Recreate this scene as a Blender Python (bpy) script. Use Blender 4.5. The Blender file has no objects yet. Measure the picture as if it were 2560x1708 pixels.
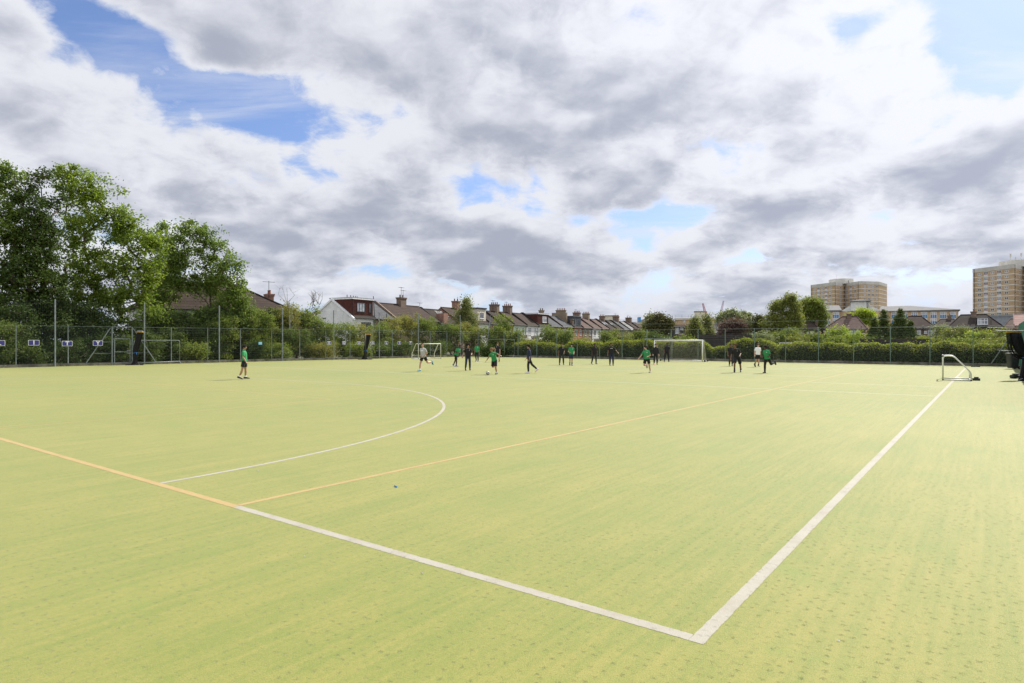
import bpy, bmesh, math, random
import numpy as np
from mathutils import Vector, Matrix

R = math.radians
scene = bpy.context.scene
col = scene.collection

# ---------------------------------------------------------------- camera
F, CX, HZ, CAMH = 1600.0, 1280.0, 852.0, 1.95     # focal length, centre and horizon in photo pixels; eye height
cam_data = bpy.data.cameras.new("camera")
cam_data.sensor_width = 36.0
cam_data.lens = 36.0 * F / 2560.0
cam_data.shift_y = (HZ - 854.0) / 2560.0
cam_data.clip_start = 0.05
cam_data.clip_end = 6000.0
cam = bpy.data.objects.new("camera", cam_data)
cam.location = (0, 0, CAMH)
cam.rotation_euler = (R(90), 0, 0)
col.objects.link(cam)
scene.camera = cam
scene.view_settings.view_transform = 'Standard'
scene.view_settings.look = 'None'
scene.view_settings.exposure = 0.72
scene.view_settings.gamma = 1.0
scene.cycles.max_bounces = 6
scene.cycles.diffuse_bounces = 3
scene.cycles.glossy_bounces = 2
scene.cycles.transmission_bounces = 4
scene.cycles.transparent_max_bounces = 8
scene.cycles.caustics_reflective = False
scene.cycles.caustics_refractive = False

SUN_AZ, SUN_EL = R(45.0), R(45.0)                  # azimuth clockwise from +Y, elevation
SUN_DIR = Vector((math.sin(SUN_AZ) * math.cos(SUN_EL), math.cos(SUN_AZ) * math.cos(SUN_EL), math.sin(SUN_EL)))


# ---------------------------------------------------------------- node helper
class NG:
    """small wrapper to write node trees as expressions"""
    def __init__(self, nt):
        self.nt = nt

    def n(self, kind, ins=None, **props):
        nd = self.nt.nodes.new(kind)
        for k, v in props.items():
            setattr(nd, k, v)
        for k, v in (ins or {}).items():
            self.put(nd.inputs[k], v)
        return nd

    def put(self, sock, v):
        if isinstance(v, bpy.types.NodeSocket):
            self.nt.links.new(v, sock)
        elif v is not None:
            if sock.type == 'RGBA' and len(v) == 3:
                v = (*v, 1.0)
            sock.default_value = v

    def m(self, op, a, b=None, c=None, clamp=False):
        nd = self.nt.nodes.new('ShaderNodeMath')
        nd.operation = op
        nd.use_clamp = clamp
        for i, v in enumerate((a, b, c)):
            if v is not None:
                self.put(nd.inputs[i], v)
        return nd.outputs[0]

    def add(self, a, b): return self.m('ADD', a, b)
    def mul(self, a, b): return self.m('MULTIPLY', a, b)
    def sub(self, a, b): return self.m('SUBTRACT', a, b)
    def mad(self, a, b, c): return self.m('MULTIPLY_ADD', a, b, c)

    def vm(self, op, a, b=None, scale=None):
        nd = self.nt.nodes.new('ShaderNodeVectorMath')
        nd.operation = op
        self.put(nd.inputs[0], a)
        if b is not None:
            self.put(nd.inputs[1], b)
        if scale is not None:
            self.put(nd.inputs['Scale'], scale)
        return nd.outputs['Value'] if op in ('DOT_PRODUCT', 'LENGTH', 'DISTANCE') else nd.outputs[0]

    def sstep(self, x, lo, hi, a=0.0, b=1.0):
        nd = self.n('ShaderNodeMapRange', {0: x, 1: lo, 2: hi, 3: a, 4: b}, interpolation_type='SMOOTHSTEP')
        return nd.outputs[0]

    def lin(self, x, lo, hi, a=0.0, b=1.0):
        nd = self.n('ShaderNodeMapRange', {0: x, 1: lo, 2: hi, 3: a, 4: b})
        return nd.outputs[0]

    def mix(self, f, a, b, blend='MIX'):
        nd = self.n('ShaderNodeMix', data_type='RGBA', blend_type=blend)
        self.put(nd.inputs[0], f)
        self.put(nd.inputs[6], a)
        self.put(nd.inputs[7], b)
        return nd.outputs[2]

    def noise(self, vec, scale, detail=4.0, rough=0.55, dist=0.0, dims='3D', lac=2.0):
        nd = self.n('ShaderNodeTexNoise', {'Scale': scale, 'Detail': detail, 'Roughness': rough, 'Distortion': dist, 'Lacunarity': lac}, noise_dimensions=dims)
        if vec is not None:
            self.put(nd.inputs['Vector'], vec)
        return nd

    def xyz(self, x, y, z):
        return self.n('ShaderNodeCombineXYZ', {0: x, 1: y, 2: z}).outputs[0]

    def sep(self, v):
        return self.n('ShaderNodeSeparateXYZ', {0: v}).outputs


# ---------------------------------------------------------------- world: sky with broken cloud
world = bpy.data.worlds.new("World")
scene.world = world
world.use_nodes = True
wt = world.node_tree
wt.nodes.clear()
g = NG(wt)
sky = g.n('ShaderNodeTexSky', sky_type='NISHITA', sun_disc=False, sun_elevation=SUN_EL, sun_rotation=SUN_AZ,
          altitude=50.0, air_density=1.0, dust_density=1.2, ozone_density=1.0)
SKY_STRENGTH = 0.12
d = g.n('ShaderNodeTexCoord').outputs['Generated']
dx, dy, dz = g.sep(d)
# the cloud layer: a plane overhead, flattened towards the horizon
hz = g.m('MAXIMUM', g.add(dz, 0.19), 0.10)
pl = g.xyz(g.m('DIVIDE', dx, hz), g.m('DIVIDE', dy, hz), 0.0)
# compass-fixed sky chart in which the large cloud banks are laid out (x right of north, y above the horizon)
fy = g.m('MAXIMUM', dy, 0.2)
warp = g.noise(pl, 1.1, 3.0, 0.5)
wx, wy, wz = g.sep(warp.outputs['Color'])
chx = g.mad(g.m("DIVIDE", dx, fy), 1600.0, g.mad(wx, 170.0, 1280.0 - 45.0))
chy = g.mad(g.m("DIVIDE", dz, fy), -1600.0, g.mad(wy, 110.0, 852.0 - 55.0))
chart = g.xyz(chx, chy, 0.0)


def banks(blobs):
    tot = None
    for (x, y, rx, ry, rot, w) in blobs:
        mp = g.n('ShaderNodeMapping', {'Vector': chart, 'Location': (x, y, 0), 'Rotation': (0, 0, R(rot)), 'Scale': (rx, ry, 1)}, vector_type='TEXTURE')
        gr = g.n('ShaderNodeTexGradient', {'Vector': mp.outputs[0]}, gradient_type='QUADRATIC_SPHERE')
        tot = g.mul(gr.outputs['Fac'], w) if tot is None else g.mad(gr.outputs['Fac'], w, tot)
    return tot


cover = banks([
    # gaps of open blue
    (200, 40, 330, 170, 20, -0.80), (390, 130, 330, 150, 24, -0.75), (620, 252, 340, 155, 8, -1.4), (330, 170, 200, 90, 20, -0.3),
    (1190, 430, 200, 60, 28, -0.30), (1400, 530, 300, 50, 8, -0.42), (1670, 552, 310, 56, -3, -0.66), (1940, 640, 220, 60, -14, -0.62),
    (2150, 80, 420, 120, -22, -0.72), (2030, 130, 200, 60, -30, -0.2), (2530, 90, 260, 330, 0, -1.0), (2340, 360, 230, 80, -28, -0.6), (2050, 470, 170, 60, -20, -0.25),
    (860, 425, 200, 50, 10, -0.2),
    # banks that close it
    (60, 55, 200, 130, 20, 0.8), (560, 150, 230, 80, -8, 0.75), (120, 330, 420, 240, 15, 0.6), (1000, 160, 480, 260, 20, 0.5),
    (1600, 230, 700, 330, -12, 0.6), (900, 560, 700, 160, 4, 0.5), (2010, 560, 460, 110, -8, 0.4), (2420, 450, 360, 200, -20, 0.5),
    (2290, 60, 190, 150, 10, 0.75), (1400, 660, 500, 110, 6, 0.55), (2250, 240, 330, 120, -25, 0.5), (1790, 628, 170, 40, -4, 0.6), (2060, 108, 110, 60, 0, 0.9),
])
dark = banks([
    (1560, 190, 620, 210, -12, 0.62), (1480, 350, 520, 120, -20, 0.6), (1720, 420, 420, 100, -14, 0.6), (2040, 240, 300, 110, -22, 0.4), (1250, 300, 300, 120, 0, 0.3),
    (2470, 420, 320, 150, -25, 0.5), (1960, 535, 480, 90, -6, 0.7), (640, 500, 460, 90, 5, 0.55), (1010, 455, 300, 70, 6, 0.5), (1150, 575, 300, 80, 4, 0.65),
    (1330, 625, 340, 80, 8, 0.75), (1640, 655, 170, 50, 0, 0.5), (760, 600, 480, 80, 0, 0.5), (90, 260, 260, 120, 15, 0.22), (1200, 700, 700, 60, 0, 0.4),
    (2200, 700, 600, 80, -6, 0.35), (1450, 20, 380, 90, 0, 0.45), (1900, 770, 900, 60, 0, 0.25), (1000, 90, 260, 100, 0, 0.12),
    # bright crests
    (1930, 140, 220, 260, -20, -0.9), (2230, 170, 330, 160, -20, -0.5), (2440, 290, 300, 130, -20, -0.5), (880, 330, 420, 120, 12, -0.35), (220, 190, 300, 100, 25, -0.4),
    (1060, 120, 300, 130, 20, -0.2), (2200, 420, 420, 80, -15, -0.55), (1700, 270, 180, 45, -22, -0.5), (1840, 400, 210, 45, -20, -0.5), (2000, 470, 330, 50, -14, -0.5), (1500, 290, 200, 40, -10, -0.4),
    (1400, 560, 420, 60, 14, -0.45), (1700, 690, 900, 40, -6, -0.2),
])
# a flatter projection for the cloud relief: far clouds shrink and flatten, near ones stand tall
hz2 = g.m('MAXIMUM', g.add(dz, 0.34), 0.2)
cp = g.xyz(g.m('DIVIDE', dx, hz2), g.m('DIVIDE', dy, hz2), 0.0)
cpw = g.vm('ADD', cp, g.vm('SCALE', g.vm('SUBTRACT', g.noise(cp, 5.0, 3.0).outputs['Color'], (0.5, 0.5, 0.5)), scale=0.10))
cup = g.vm('SCALE', cpw, scale=0.958)


def relief(v):
    lo = g.noise(v, 3.3, 9.0, 0.54).outputs['Fac']
    rd = g.n('ShaderNodeTexNoise', {'Vector': v, 'Scale': 8.5, 'Detail': 5.0, 'Roughness': 0.5, 'Lacunarity': 2.1}, noise_dimensions='3D', noise_type='RIDGED_MULTIFRACTAL', normalize=True).outputs['Fac']
    return lo, rd


h0, r0_ = relief(cpw)
h1, r1_ = relief(cup)
n_fine = g.noise(cpw, 26.0, 6.0, 0.65).outputs['Fac']
stretch = g.n('ShaderNodeMapping', {'Vector': pl, 'Rotation': (0, 0, R(-35)), 'Scale': (0.55, 2.2, 1)}).outputs[0]
n_wisp = g.noise(stretch, 1.5, 7.0, 0.6, 0.6).outputs['Fac']
vol0 = g.sub(h0, g.mul(r0_, 0.16))
vol1 = g.sub(h1, g.mul(r1_, 0.16))
cov = g.add(g.mad(h0, 2.6, -1.30), g.add(g.mad(r0_, -0.42, 0.13), g.mad(n_fine, 0.45, -0.225)))
cov = g.add(cov, g.add(cover, 0.30))
alpha = g.sstep(cov, -0.10, 0.30)
wisp = g.mul(g.sstep(n_wisp, 0.42, 0.72), 0.62)
alpha = g.m('MAXIMUM', alpha, wisp)
thick = g.sstep(cov, 0.05, 0.95)
shade = g.add(g.mul(thick, 0.44), g.mul(dark, 0.72))
shade = g.add(shade, g.mul(g.sub(vol1, vol0), 3.8))
shade = g.add(shade, g.mad(r0_, 0.30, -0.10))
shade = g.add(shade, g.mad(h0, 1.6, -0.80))
shade = g.add(shade, g.mad(n_fine, 0.18, -0.09))
shade = g.add(shade, g.sstep(dz, 0.02, 0.34, 0.30, 0.15))
rim = g.mul(g.sstep(cov, 0.0, 0.16), g.sstep(cov, 0.18, 0.60, 1.0, 0.0))
shade = g.sub(shade, g.mul(rim, 0.24))
sunny = g.vm('DOT_PRODUCT', g.vm('NORMALIZE', d), tuple(SUN_DIR))
shade = g.sub(shade, g.sstep(sunny, 0.72, 1.0, 0.0, 0.35))
shade = g.m('MULTIPLY', g.sstep(shade, -0.20, 1.12), g.sstep(alpha, 0.3, 1.0))
lit_c = g.mix(shade, (0.540, 0.552, 0.592), (0.275, 0.294, 0.360))
lit_c = g.vm('SCALE', lit_c, scale=g.sstep(sunny, 0.6, 1.0, 0.92, 1.10))
haze = g.sstep(dz, 0.0, 0.10, 1.0, 0.0)
lit_c = g.mix(g.mul(haze, 0.35), lit_c, (0.37, 0.395, 0.465))
blue = g.vm('SCALE', sky.outputs[0], scale=SKY_STRENGTH)
blue = g.mix(1.0, blue, (0.56, 0.62, 0.79), 'MULTIPLY')
blue = g.mix(g.add(g.mul(g.sstep(sunny, 0.5, 0.95), 0.30), g.mul(haze, 0.75)), blue, (0.225, 0.33, 0.56))
# clouds opposite the sun are lit from the front, those overhead shine through
front = g.add(g.sstep(dy, 0.30, -0.45, 1.0, 1.5), g.mul(g.sstep(dz, 0.50, 0.85), 0.15))
lit_c = g.vm('SCALE', lit_c, scale=front)
final = g.mix(alpha, blue, lit_c)
bg = g.n('ShaderNodeBackground', {'Color': final, 'Strength': 1.0})
wo = g.n('ShaderNodeOutputWorld', {'Surface': bg.outputs[0]})
world.cycles.sampling_method = 'MANUAL'
world.cycles.sample_map_resolution = 512

# ---------------------------------------------------------------- sun
sun_data = bpy.data.lights.new("sun", 'SUN')
sun_data.energy = 4.5
sun_data.angle = R(0.6)
sun_data.color = (1.0, 0.95, 0.86)
sun = bpy.data.objects.new("sun", sun_data)
sun.rotation_euler = (-SUN_DIR).to_track_quat('-Z', 'Y').to_euler()
sun.location = SUN_DIR * 200
col.objects.link(sun)


# ---------------------------------------------------------------- geometry helpers
TH = R(36.9)
A_DIR = Vector((math.sin(TH), math.cos(TH), 0))        # along the touchline
B_DIR = Vector((-math.cos(TH), math.sin(TH), 0))       # along the near goal line
P0 = Vector(((1757.9 - CX) * CAMH / (1611.9 - HZ), F * CAMH / (1611.9 - HZ), 0))


def UV(u, v, z=0.0):
    p = P0 + A_DIR * u + B_DIR * v
    return Vector((p.x, p.y, z))


def ground(px, py):
    s = F * CAMH / (py - HZ)
    return Vector(((px - CX) / F * s, s, 0))


def at(px, s, z=0.0):
    return Vector(((px - CX) / F * s, s, z))


def zat(py, s):
    return CAMH + (HZ - py) / F * s


def ray_u(px, u):
    """ground point where the sight line px crosses the line u = const of the pitch"""
    tx = (px - CX) / F
    s = (u + P0.dot(A_DIR)) / (tx * A_DIR.x + A_DIR.y)
    return Vector((tx * s, s, 0))


def ray_line(px, q, dr):
    """ground point where the sight line px crosses the line through q along dr"""
    tx = (px - CX) / F
    # (q + t dr).x = tx * (q + t dr).y
    t = (tx * q.y - q.x) / (dr.x - tx * dr.y)
    return q + dr * t, t


class MB:
    """collects vertices and faces, then links them as ONE mesh object"""
    def __init__(self):
        self.v, self.f, self.mi = [], [], []
        self.xf = None

    def add(self, verts, faces, mi=0):
        o = len(self.v)
        if self.xf is not None:
            verts = [self.xf @ Vector(p) for p in verts]
        self.v.extend([tuple(p) for p in verts])
        self.f.extend([tuple(i + o for i in f) for f in faces])
        self.mi.extend([mi] * len(faces))

    def box(self, x0, x1, y0, y1, z0, z1, mi=0):
        self.add([(x0, y0, z0), (x1, y0, z0), (x1, y1, z0), (x0, y1, z0), (x0, y0, z1), (x1, y0, z1), (x1, y1, z1), (x0, y1, z1)],
                 [(0, 3, 2, 1), (4, 5, 6, 7), (0, 1, 5, 4), (1, 2, 6, 5), (2, 3, 7, 6), (3, 0, 4, 7)], mi)

    def tube(self, pts, radii, n=8, caps=True, mi=0):
        pts = [Vector(p) for p in pts]
        if not hasattr(radii, '__len__'):
            radii = [radii] * len(pts)
        prev = None
        vs = []
        for i, p in enumerate(pts):
            t = (pts[min(i + 1, len(pts) - 1)] - pts[max(i - 1, 0)])
            t = t.normalized() if t.length > 1e-9 else Vector((0, 0, 1))
            if prev is None:
                ax = Vector((1, 0, 0)) if abs(t.x) < 0.8 else Vector((0, 1, 0))
                nrm = t.cross(ax).normalized()
            else:
                nrm = (prev - t * prev.dot(t))
                nrm = nrm.normalized() if nrm.length > 1e-6 else t.cross(Vector((0, 0, 1))).normalized()
            prev = nrm
            bn = t.cross(nrm)
            for k in range(n):
                a = 2 * math.pi * k / n
                vs.append(p + (nrm * math.cos(a) + bn * math.sin(a)) * radii[i])
        fs = []
        for i in range(len(pts) - 1):
            for k in range(n):
                k2 = (k + 1) % n
                fs.append((i * n + k, i * n + k2, (i + 1) * n + k2, (i + 1) * n + k))
        if caps:
            fs.append(tuple(range(n - 1, -1, -1)))
            fs.append(tuple((len(pts) - 1) * n + k for k in range(n)))
        self.add(vs, fs, mi)

    def bar(self, a, b, w, n=4, mi=0):
        self.tube([a, b], [w, w], n, True, mi)

    def loft(self, rings, mi=0, caps=True):
        """rings: lists of equally many points"""
        n = len(rings[0])
        vs = [p for r in rings for p in r]
        fs = []
        for i in range(len(rings) - 1):
            for k in range(n):
                k2 = (k + 1) % n
                fs.append((i * n + k, i * n + k2, (i + 1) * n + k2, (i + 1) * n + k))
        if caps:
            fs.append(tuple(range(n - 1, -1, -1)))
            fs.append(tuple((len(rings) - 1) * n + k for k in range(n)))
        self.add(vs, fs, mi)

    def ellipsoid(self, c, rx, ry, rz, seg=12, rings=8, rot=None, mi=0):
        c = Vector(c)
        vs = [Vector((0, 0, -rz))]
        for i in range(1, rings):
            th = math.pi * i / rings
            for k in range(seg):
                a = 2 * math.pi * k / seg
                vs.append(Vector((rx * math.sin(th) * math.cos(a), ry * math.sin(th) * math.sin(a), -rz * math.cos(th))))
        vs.append(Vector((0, 0, rz)))
        if rot is not None:
            vs = [rot @ p for p in vs]
        vs = [p + c for p in vs]
        fs = []
        for k in range(seg):
            fs.append((0, 1 + (k + 1) % seg, 1 + k))
        for i in range(rings - 2):
            for k in range(seg):
                k2 = (k + 1) % seg
                fs.append((1 + i * seg + k, 1 + i * seg + k2, 1 + (i + 1) * seg + k2, 1 + (i + 1) * seg + k))
        last = len(vs) - 1
        for k in range(seg):
            fs.append((last, 1 + (rings - 2) * seg + k, 1 + (rings - 2) * seg + (k + 1) % seg))
        self.add(vs, fs, mi)

    def build(self, name, mats, parent=None, smooth=False, loc=None):
        me = bpy.data.meshes.new(name)
        me.from_pydata(self.v, [], self.f)
        for m in (mats if isinstance(mats, (list, tuple)) else [mats]):
            me.materials.append(m)
        if any(self.mi):
            me.polygons.foreach_set('material_index', self.mi)
        if smooth:
            me.polygons.foreach_set('use_smooth', [True] * len(me.polygons))
        me.update()
        o = bpy.data.objects.new(name, me)
        col.objects.link(o)
        if parent is not None:
            o.parent = parent
        if loc is not None:
            o.location = loc
        return o


def tag(o, label=None, cat=None, group=None, kind=None):
    if label: o['label'] = label
    if cat: o['category'] = cat
    if group: o['group'] = group
    if kind: o['kind'] = kind
    return o


def thing(name, label, cat, loc=(0, 0, 0), rz=0.0, group=None):
    o = bpy.data.objects.new(name, None)
    o.empty_display_size = 0.3
    o.location = loc
    o.rotation_euler = (0, 0, rz)
    col.objects.link(o)
    return tag(o, label, cat, group)


def np_mesh(name, verts, quads, mats, parent=None, mi=None, loc=None):
    me = bpy.data.meshes.new(name)
    nv, nf = len(verts), len(quads)
    me.vertices.add(nv)
    me.vertices.foreach_set('co', np.asarray(verts, dtype=np.float32).ravel())
    me.loops.add(nf * 4)
    me.loops.foreach_set('vertex_index', np.asarray(quads, dtype=np.int32).ravel())
    me.polygons.add(nf)
    me.polygons.foreach_set('loop_start', np.arange(0, nf * 4, 4, dtype=np.int32))
    me.polygons.foreach_set('loop_total', np.full(nf, 4, dtype=np.int32))
    for m in (mats if isinstance(mats, (list, tuple)) else [mats]):
        me.materials.append(m)
    if mi is not None:
        me.polygons.foreach_set('material_index', np.asarray(mi, dtype=np.int32))
    me.update(calc_edges=True)
    o = bpy.data.objects.new(name, me)
    col.objects.link(o)
    if parent is not None:
        o.parent = parent
    if loc is not None:
        o.location = loc
    return o


# ---------------------------------------------------------------- materials
def new_mat(name):
    m = bpy.data.materials.new(name)
    m.use_nodes = True
    m.node_tree.nodes.clear()
    return m, NG(m.node_tree)


def finish(g, bsdf):
    g.n('ShaderNodeOutputMaterial', {'Surface': bsdf})


def mat(name, c, c2=None, scale=3.0, rough=0.7, bump=0.0, bscale=40.0, metal=0.0, spec=0.4, lo=0.35, hi=0.65, sheen=0.0):
    """plain surface whose colour wanders between two tones, with a fine relief"""
    m, g = new_mat(name)
    tc = g.n('ShaderNodeTexCoord').outputs['Object']
    if c2 is None:
        c2 = tuple(x * 0.8 for x in c)
    n1 = g.noise(tc, scale, 6.0, 0.6).outputs['Fac']
    cc = g.mix(g.sstep(n1, lo, hi), c, c2)
    p = g.n('ShaderNodeBsdfPrincipled', {'Base Color': cc, 'Roughness': rough, 'Metallic': metal, 'Specular IOR Level': spec})
    if sheen:
        p.inputs['Sheen Weight'].default_value = sheen
    if bump:
        b = g.n('ShaderNodeBump', {'Strength': bump, 'Distance': 0.02, 'Height': g.noise(tc, bscale, 4.0).outputs['Fac']})
        g.put(p.inputs['Normal'], b.outputs[0])
    finish(g, p.outputs[0])
    return m


def mat_brick(name, c1, c2, mortar, sx=1.0):
    m, g = new_mat(name)
    tc = g.n('ShaderNodeTexCoord').outputs['Object']
    x, y, z = g.sep(tc)
    v = g.xyz(g.add(x, y), z, 0.0)
    br = g.n('ShaderNodeTexBrick', {'Vector': v, 'Color1': c1, 'Color2': c2, 'Mortar': mortar, 'Scale': 1.0 * sx, 'Mortar Size': 0.012, 'Brick Width': 0.225, 'Row Height': 0.075})
    n1 = g.noise(tc, 0.7, 6.0, 0.65).outputs['Fac']
    cc = g.mix(g.sstep(n1, 0.3, 0.75, 0.0, 0.5), br.outputs['Color'], tuple(x * 0.6 for x in c2))
    p = g.n('ShaderNodeBsdfPrincipled', {'Base Color': cc, 'Roughness': 0.85})
    finish(g, p.outputs[0])
    return m


def mat_tiles(name, c1, c2, row=0.30, lichen=None):
    """courses of roof tiles: darker joints across the slope, patchy weathering"""
    m, g = new_mat(name)
    tc = g.n('ShaderNodeTexCoord').outputs['Object']
    x, y, z = g.sep(tc)
    fr = g.m('FRACT', g.mul(z, 1.0 / row))
    joint = g.sstep(fr, 0.0, 0.30)
    n1 = g.noise(tc, 0.8, 7.0, 0.65).outputs['Fac']
    n2 = g.noise(tc, 6.0, 4.0, 0.6).outputs['Fac']
    cc = g.mix(g.sstep(n1, 0.3, 0.7), c1, c2)
    cc = g.mix(g.sstep(n2, 0.4, 0.8, 0.0, 0.6), cc, tuple(a * 0.6 for a in c1))
    if lichen:
        cc = g.mix(g.sstep(g.noise(tc, 1.7, 8.0, 0.7).outputs['Fac'], 0.55, 0.68, 0.0, 0.7), cc, lichen)
    cc = g.mix(g.mul(g.sub(1.0, joint), 0.65), cc, tuple(a * 0.35 for a in c1))
    b = g.n('ShaderNodeBump', {'Strength': 0.8, 'Distance': 0.05, 'Height': fr})
    p = g.n('ShaderNodeBsdfPrincipled', {'Base Color': cc, 'Roughness': 0.92, 'Specular IOR Level': 0.08, 'Normal': b.outputs[0]})
    finish(g, p.outputs[0])
    return m


def mat_leaf(name, c1, c2, c3, trans=0.38, scale=0.35, rough=0.6, spec=0.12):
    """leaves: each one its own tone, clumps of lighter and darker growth, light passing through"""
    m, g = new_mat(name)
    tc = g.n('ShaderNodeTexCoord').outputs['Object']
    rnd = g.n('ShaderNodeNewGeometry').outputs['Random Per Island']
    n1 = g.noise(tc, scale, 4.0, 0.6).outputs['Fac']
    cc = g.mix(g.sstep(n1, 0.35, 0.65), c1, c2)
    cc = g.mix(g.mul(rnd, 0.75), cc, c3)
    p = g.n('ShaderNodeBsdfPrincipled', {'Base Color': cc, 'Roughness': rough, 'Specular IOR Level': spec})
    t = g.n('ShaderNodeBsdfTranslucent', {'Color': g.mix(1.0, cc, (1.25, 1.35, 0.7), 'MULTIPLY')})
    mx = g.n('ShaderNodeMixShader', {0: trans})
    g.put(mx.inputs[1], p.outputs[0])
    g.put(mx.inputs[2], t.outputs[0])
    finish(g, mx.outputs[0])
    return m


M = {}
M['galv'] = mat('galvanised_steel', (0.215, 0.245, 0.25), (0.15, 0.175, 0.18), 4.0, 0.5, metal=0.2)
M['green_post'] = mat('green_steel', (0.16, 0.22, 0.19), (0.11, 0.16, 0.14), 4.0, 0.5)
M['wire'] = mat('dark_green_wire', (0.060, 0.080, 0.072), (0.042, 0.060, 0.052), 4.0, 0.5)
M['wire_light'] = mat('wire_rail', (0.20, 0.25, 0.23), (0.13, 0.17, 0.16), 4.0, 0.5)
M['net_cord'] = mat('grey_net_cord', (0.10, 0.125, 0.125), None, 4.0, 0.8)
M['white_metal'] = mat('white_painted_metal', (0.78, 0.78, 0.75), (0.62, 0.61, 0.57), 6.0, 0.4, spec=0.5)
M['black_metal'] = mat('black_metal', (0.02, 0.02, 0.021), None, 5.0, 0.5)
M['black_plastic'] = mat('black_plastic', (0.028, 0.029, 0.031), (0.02, 0.02, 0.022), 5.0, 0.45)
M['bin_plastic'] = mat('dark_grey_plastic', (0.052, 0.054, 0.058), (0.038, 0.04, 0.044), 5.0, 0.45)
M['black_net'] = mat('black_netting', (0.012, 0.012, 0.014), (0.007, 0.007, 0.008), 12.0, 0.9, bump=1.0, bscale=60)
M['yellow_strap'] = mat('yellow_webbing', (0.55, 0.32, 0.03), (0.42, 0.25, 0.03), 12.0, 0.8)
M['blue_rope'] = mat('blue_rope', (0.03, 0.16, 0.42), None, 12.0, 0.8)
M['concrete'] = mat('weathered_concrete', (0.20, 0.185, 0.155), (0.085, 0.08, 0.065), 1.6, 0.9, bump=0.6, bscale=20)
M['sign_blue'] = mat('blue_sign', (0.045, 0.045, 0.24), (0.04, 0.04, 0.21), 3.0, 0.4)
M['sign_white'] = mat('white_sign', (0.78, 0.78, 0.78), (0.7, 0.7, 0.7), 3.0, 0.5)
M['light_blue'] = mat('light_blue_sign', (0.22, 0.58, 0.80), (0.2, 0.5, 0.72), 3.0, 0.5)
M['windscreen'] = mat('green_screen_cloth', (0.045, 0.19, 0.13), (0.035, 0.15, 0.10), 2.0, 0.85)
M['bark'] = mat('bark', (0.13, 0.105, 0.075), (0.055, 0.045, 0.034), 3.0, 0.95, bump=0.8, bscale=14)
M['pale_bark'] = mat('pale_bark', (0.42, 0.40, 0.36), (0.24, 0.22, 0.19), 4.0, 0.9)
M['render_white'] = mat('white_render', (0.74, 0.74, 0.72), (0.62, 0.62, 0.60), 0.8, 0.85)
M['cream_render'] = mat('cream_render', (0.56, 0.52, 0.42), (0.48, 0.44, 0.35), 0.8, 0.85)
M['green_render'] = mat('pale_green_render', (0.52, 0.60, 0.50), (0.42, 0.50, 0.41), 0.8, 0.85)
M['white_frame'] = mat('white_window_frame', (0.78, 0.78, 0.77), (0.70, 0.70, 0.70), 2.0, 0.45)
M['grey_frame'] = mat('dark_grey_frame', (0.045, 0.05, 0.055), None, 2.0, 0.45)
M['fascia'] = mat('black_gutter', (0.03, 0.03, 0.032), None, 2.0, 0.5)
M['slate_grey'] = mat('slate_cladding', (0.075, 0.085, 0.105), (0.055, 0.062, 0.078), 1.0, 0.7)
M['pot'] = mat('terracotta_pot', (0.34, 0.13, 0.075), (0.22, 0.09, 0.06), 3.0, 0.85)
M['grey_pot'] = mat('sooty_pot', (0.10, 0.085, 0.075), None, 3.0, 0.85)
M['lead'] = mat('grey_flat_roof', (0.26, 0.28, 0.31), (0.20, 0.215, 0.24), 1.0, 0.7)
M['brick_red'] = mat_brick('red_brick', (0.30, 0.12, 0.075), (0.22, 0.085, 0.055), (0.28, 0.22, 0.18))
M['brick_orange'] = mat_brick('orange_painted_brick', (0.50, 0.185, 0.09), (0.42, 0.15, 0.075), (0.4, 0.2, 0.12))
M['brick_stock'] = mat_brick('yellow_stock_brick', (0.27, 0.20, 0.125), (0.19, 0.14, 0.09), (0.24, 0.2, 0.15))
M['brick_brown'] = mat_brick('brown_brick', (0.19, 0.125, 0.085), (0.14, 0.09, 0.06), (0.2, 0.16, 0.13))
M['brick_tan'] = mat_brick('tan_brick', (0.58, 0.41, 0.24), (0.50, 0.345, 0.195), (0.50, 0.39, 0.26))
M['tile_brown'] = mat_tiles('brown_roof_tiles', (0.072, 0.054, 0.046), (0.052, 0.04, 0.035))
M['tile_dark'] = mat_tiles('dark_roof_tiles', (0.058, 0.047, 0.042), (0.04, 0.033, 0.03))
M['tile_red'] = mat_tiles('red_hung_tiles', (0.115, 0.045, 0.037), (0.085, 0.036, 0.030), 0.22)
M['tile_mauve'] = mat_tiles('weathered_mauve_tiles', (0.135, 0.095, 0.085), (0.10, 0.07, 0.062), 0.30, (0.21, 0.19, 0.145))
M['tile_slate'] = mat_tiles('grey_slates', (0.115, 0.118, 0.125), (0.08, 0.083, 0.09), 0.28, (0.16, 0.16, 0.155))
M['tile_pink'] = mat_tiles('pink_roof_tiles', (0.36, 0.245, 0.215), (0.28, 0.185, 0.165), 0.36)
M['tile_ltgrey'] = mat_tiles('pale_grey_roofing', (0.24, 0.24, 0.24), (0.19, 0.185, 0.18), 0.6, (0.14, 0.13, 0.12))


def mat_glass(name, c, c2):
    m, g = new_mat(name)
    tc = g.n('ShaderNodeTexCoord').outputs['Object']
    n1 = g.noise(tc, 0.9, 2.0).outputs['Fac']
    p = g.n('ShaderNodeBsdfPrincipled', {'Base Color': g.mix(g.sstep(n1, 0.4, 0.6), c, c2), 'Roughness': 0.06, 'Specular IOR Level': 0.6})
    finish(g, p.outputs[0])
    return m


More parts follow.
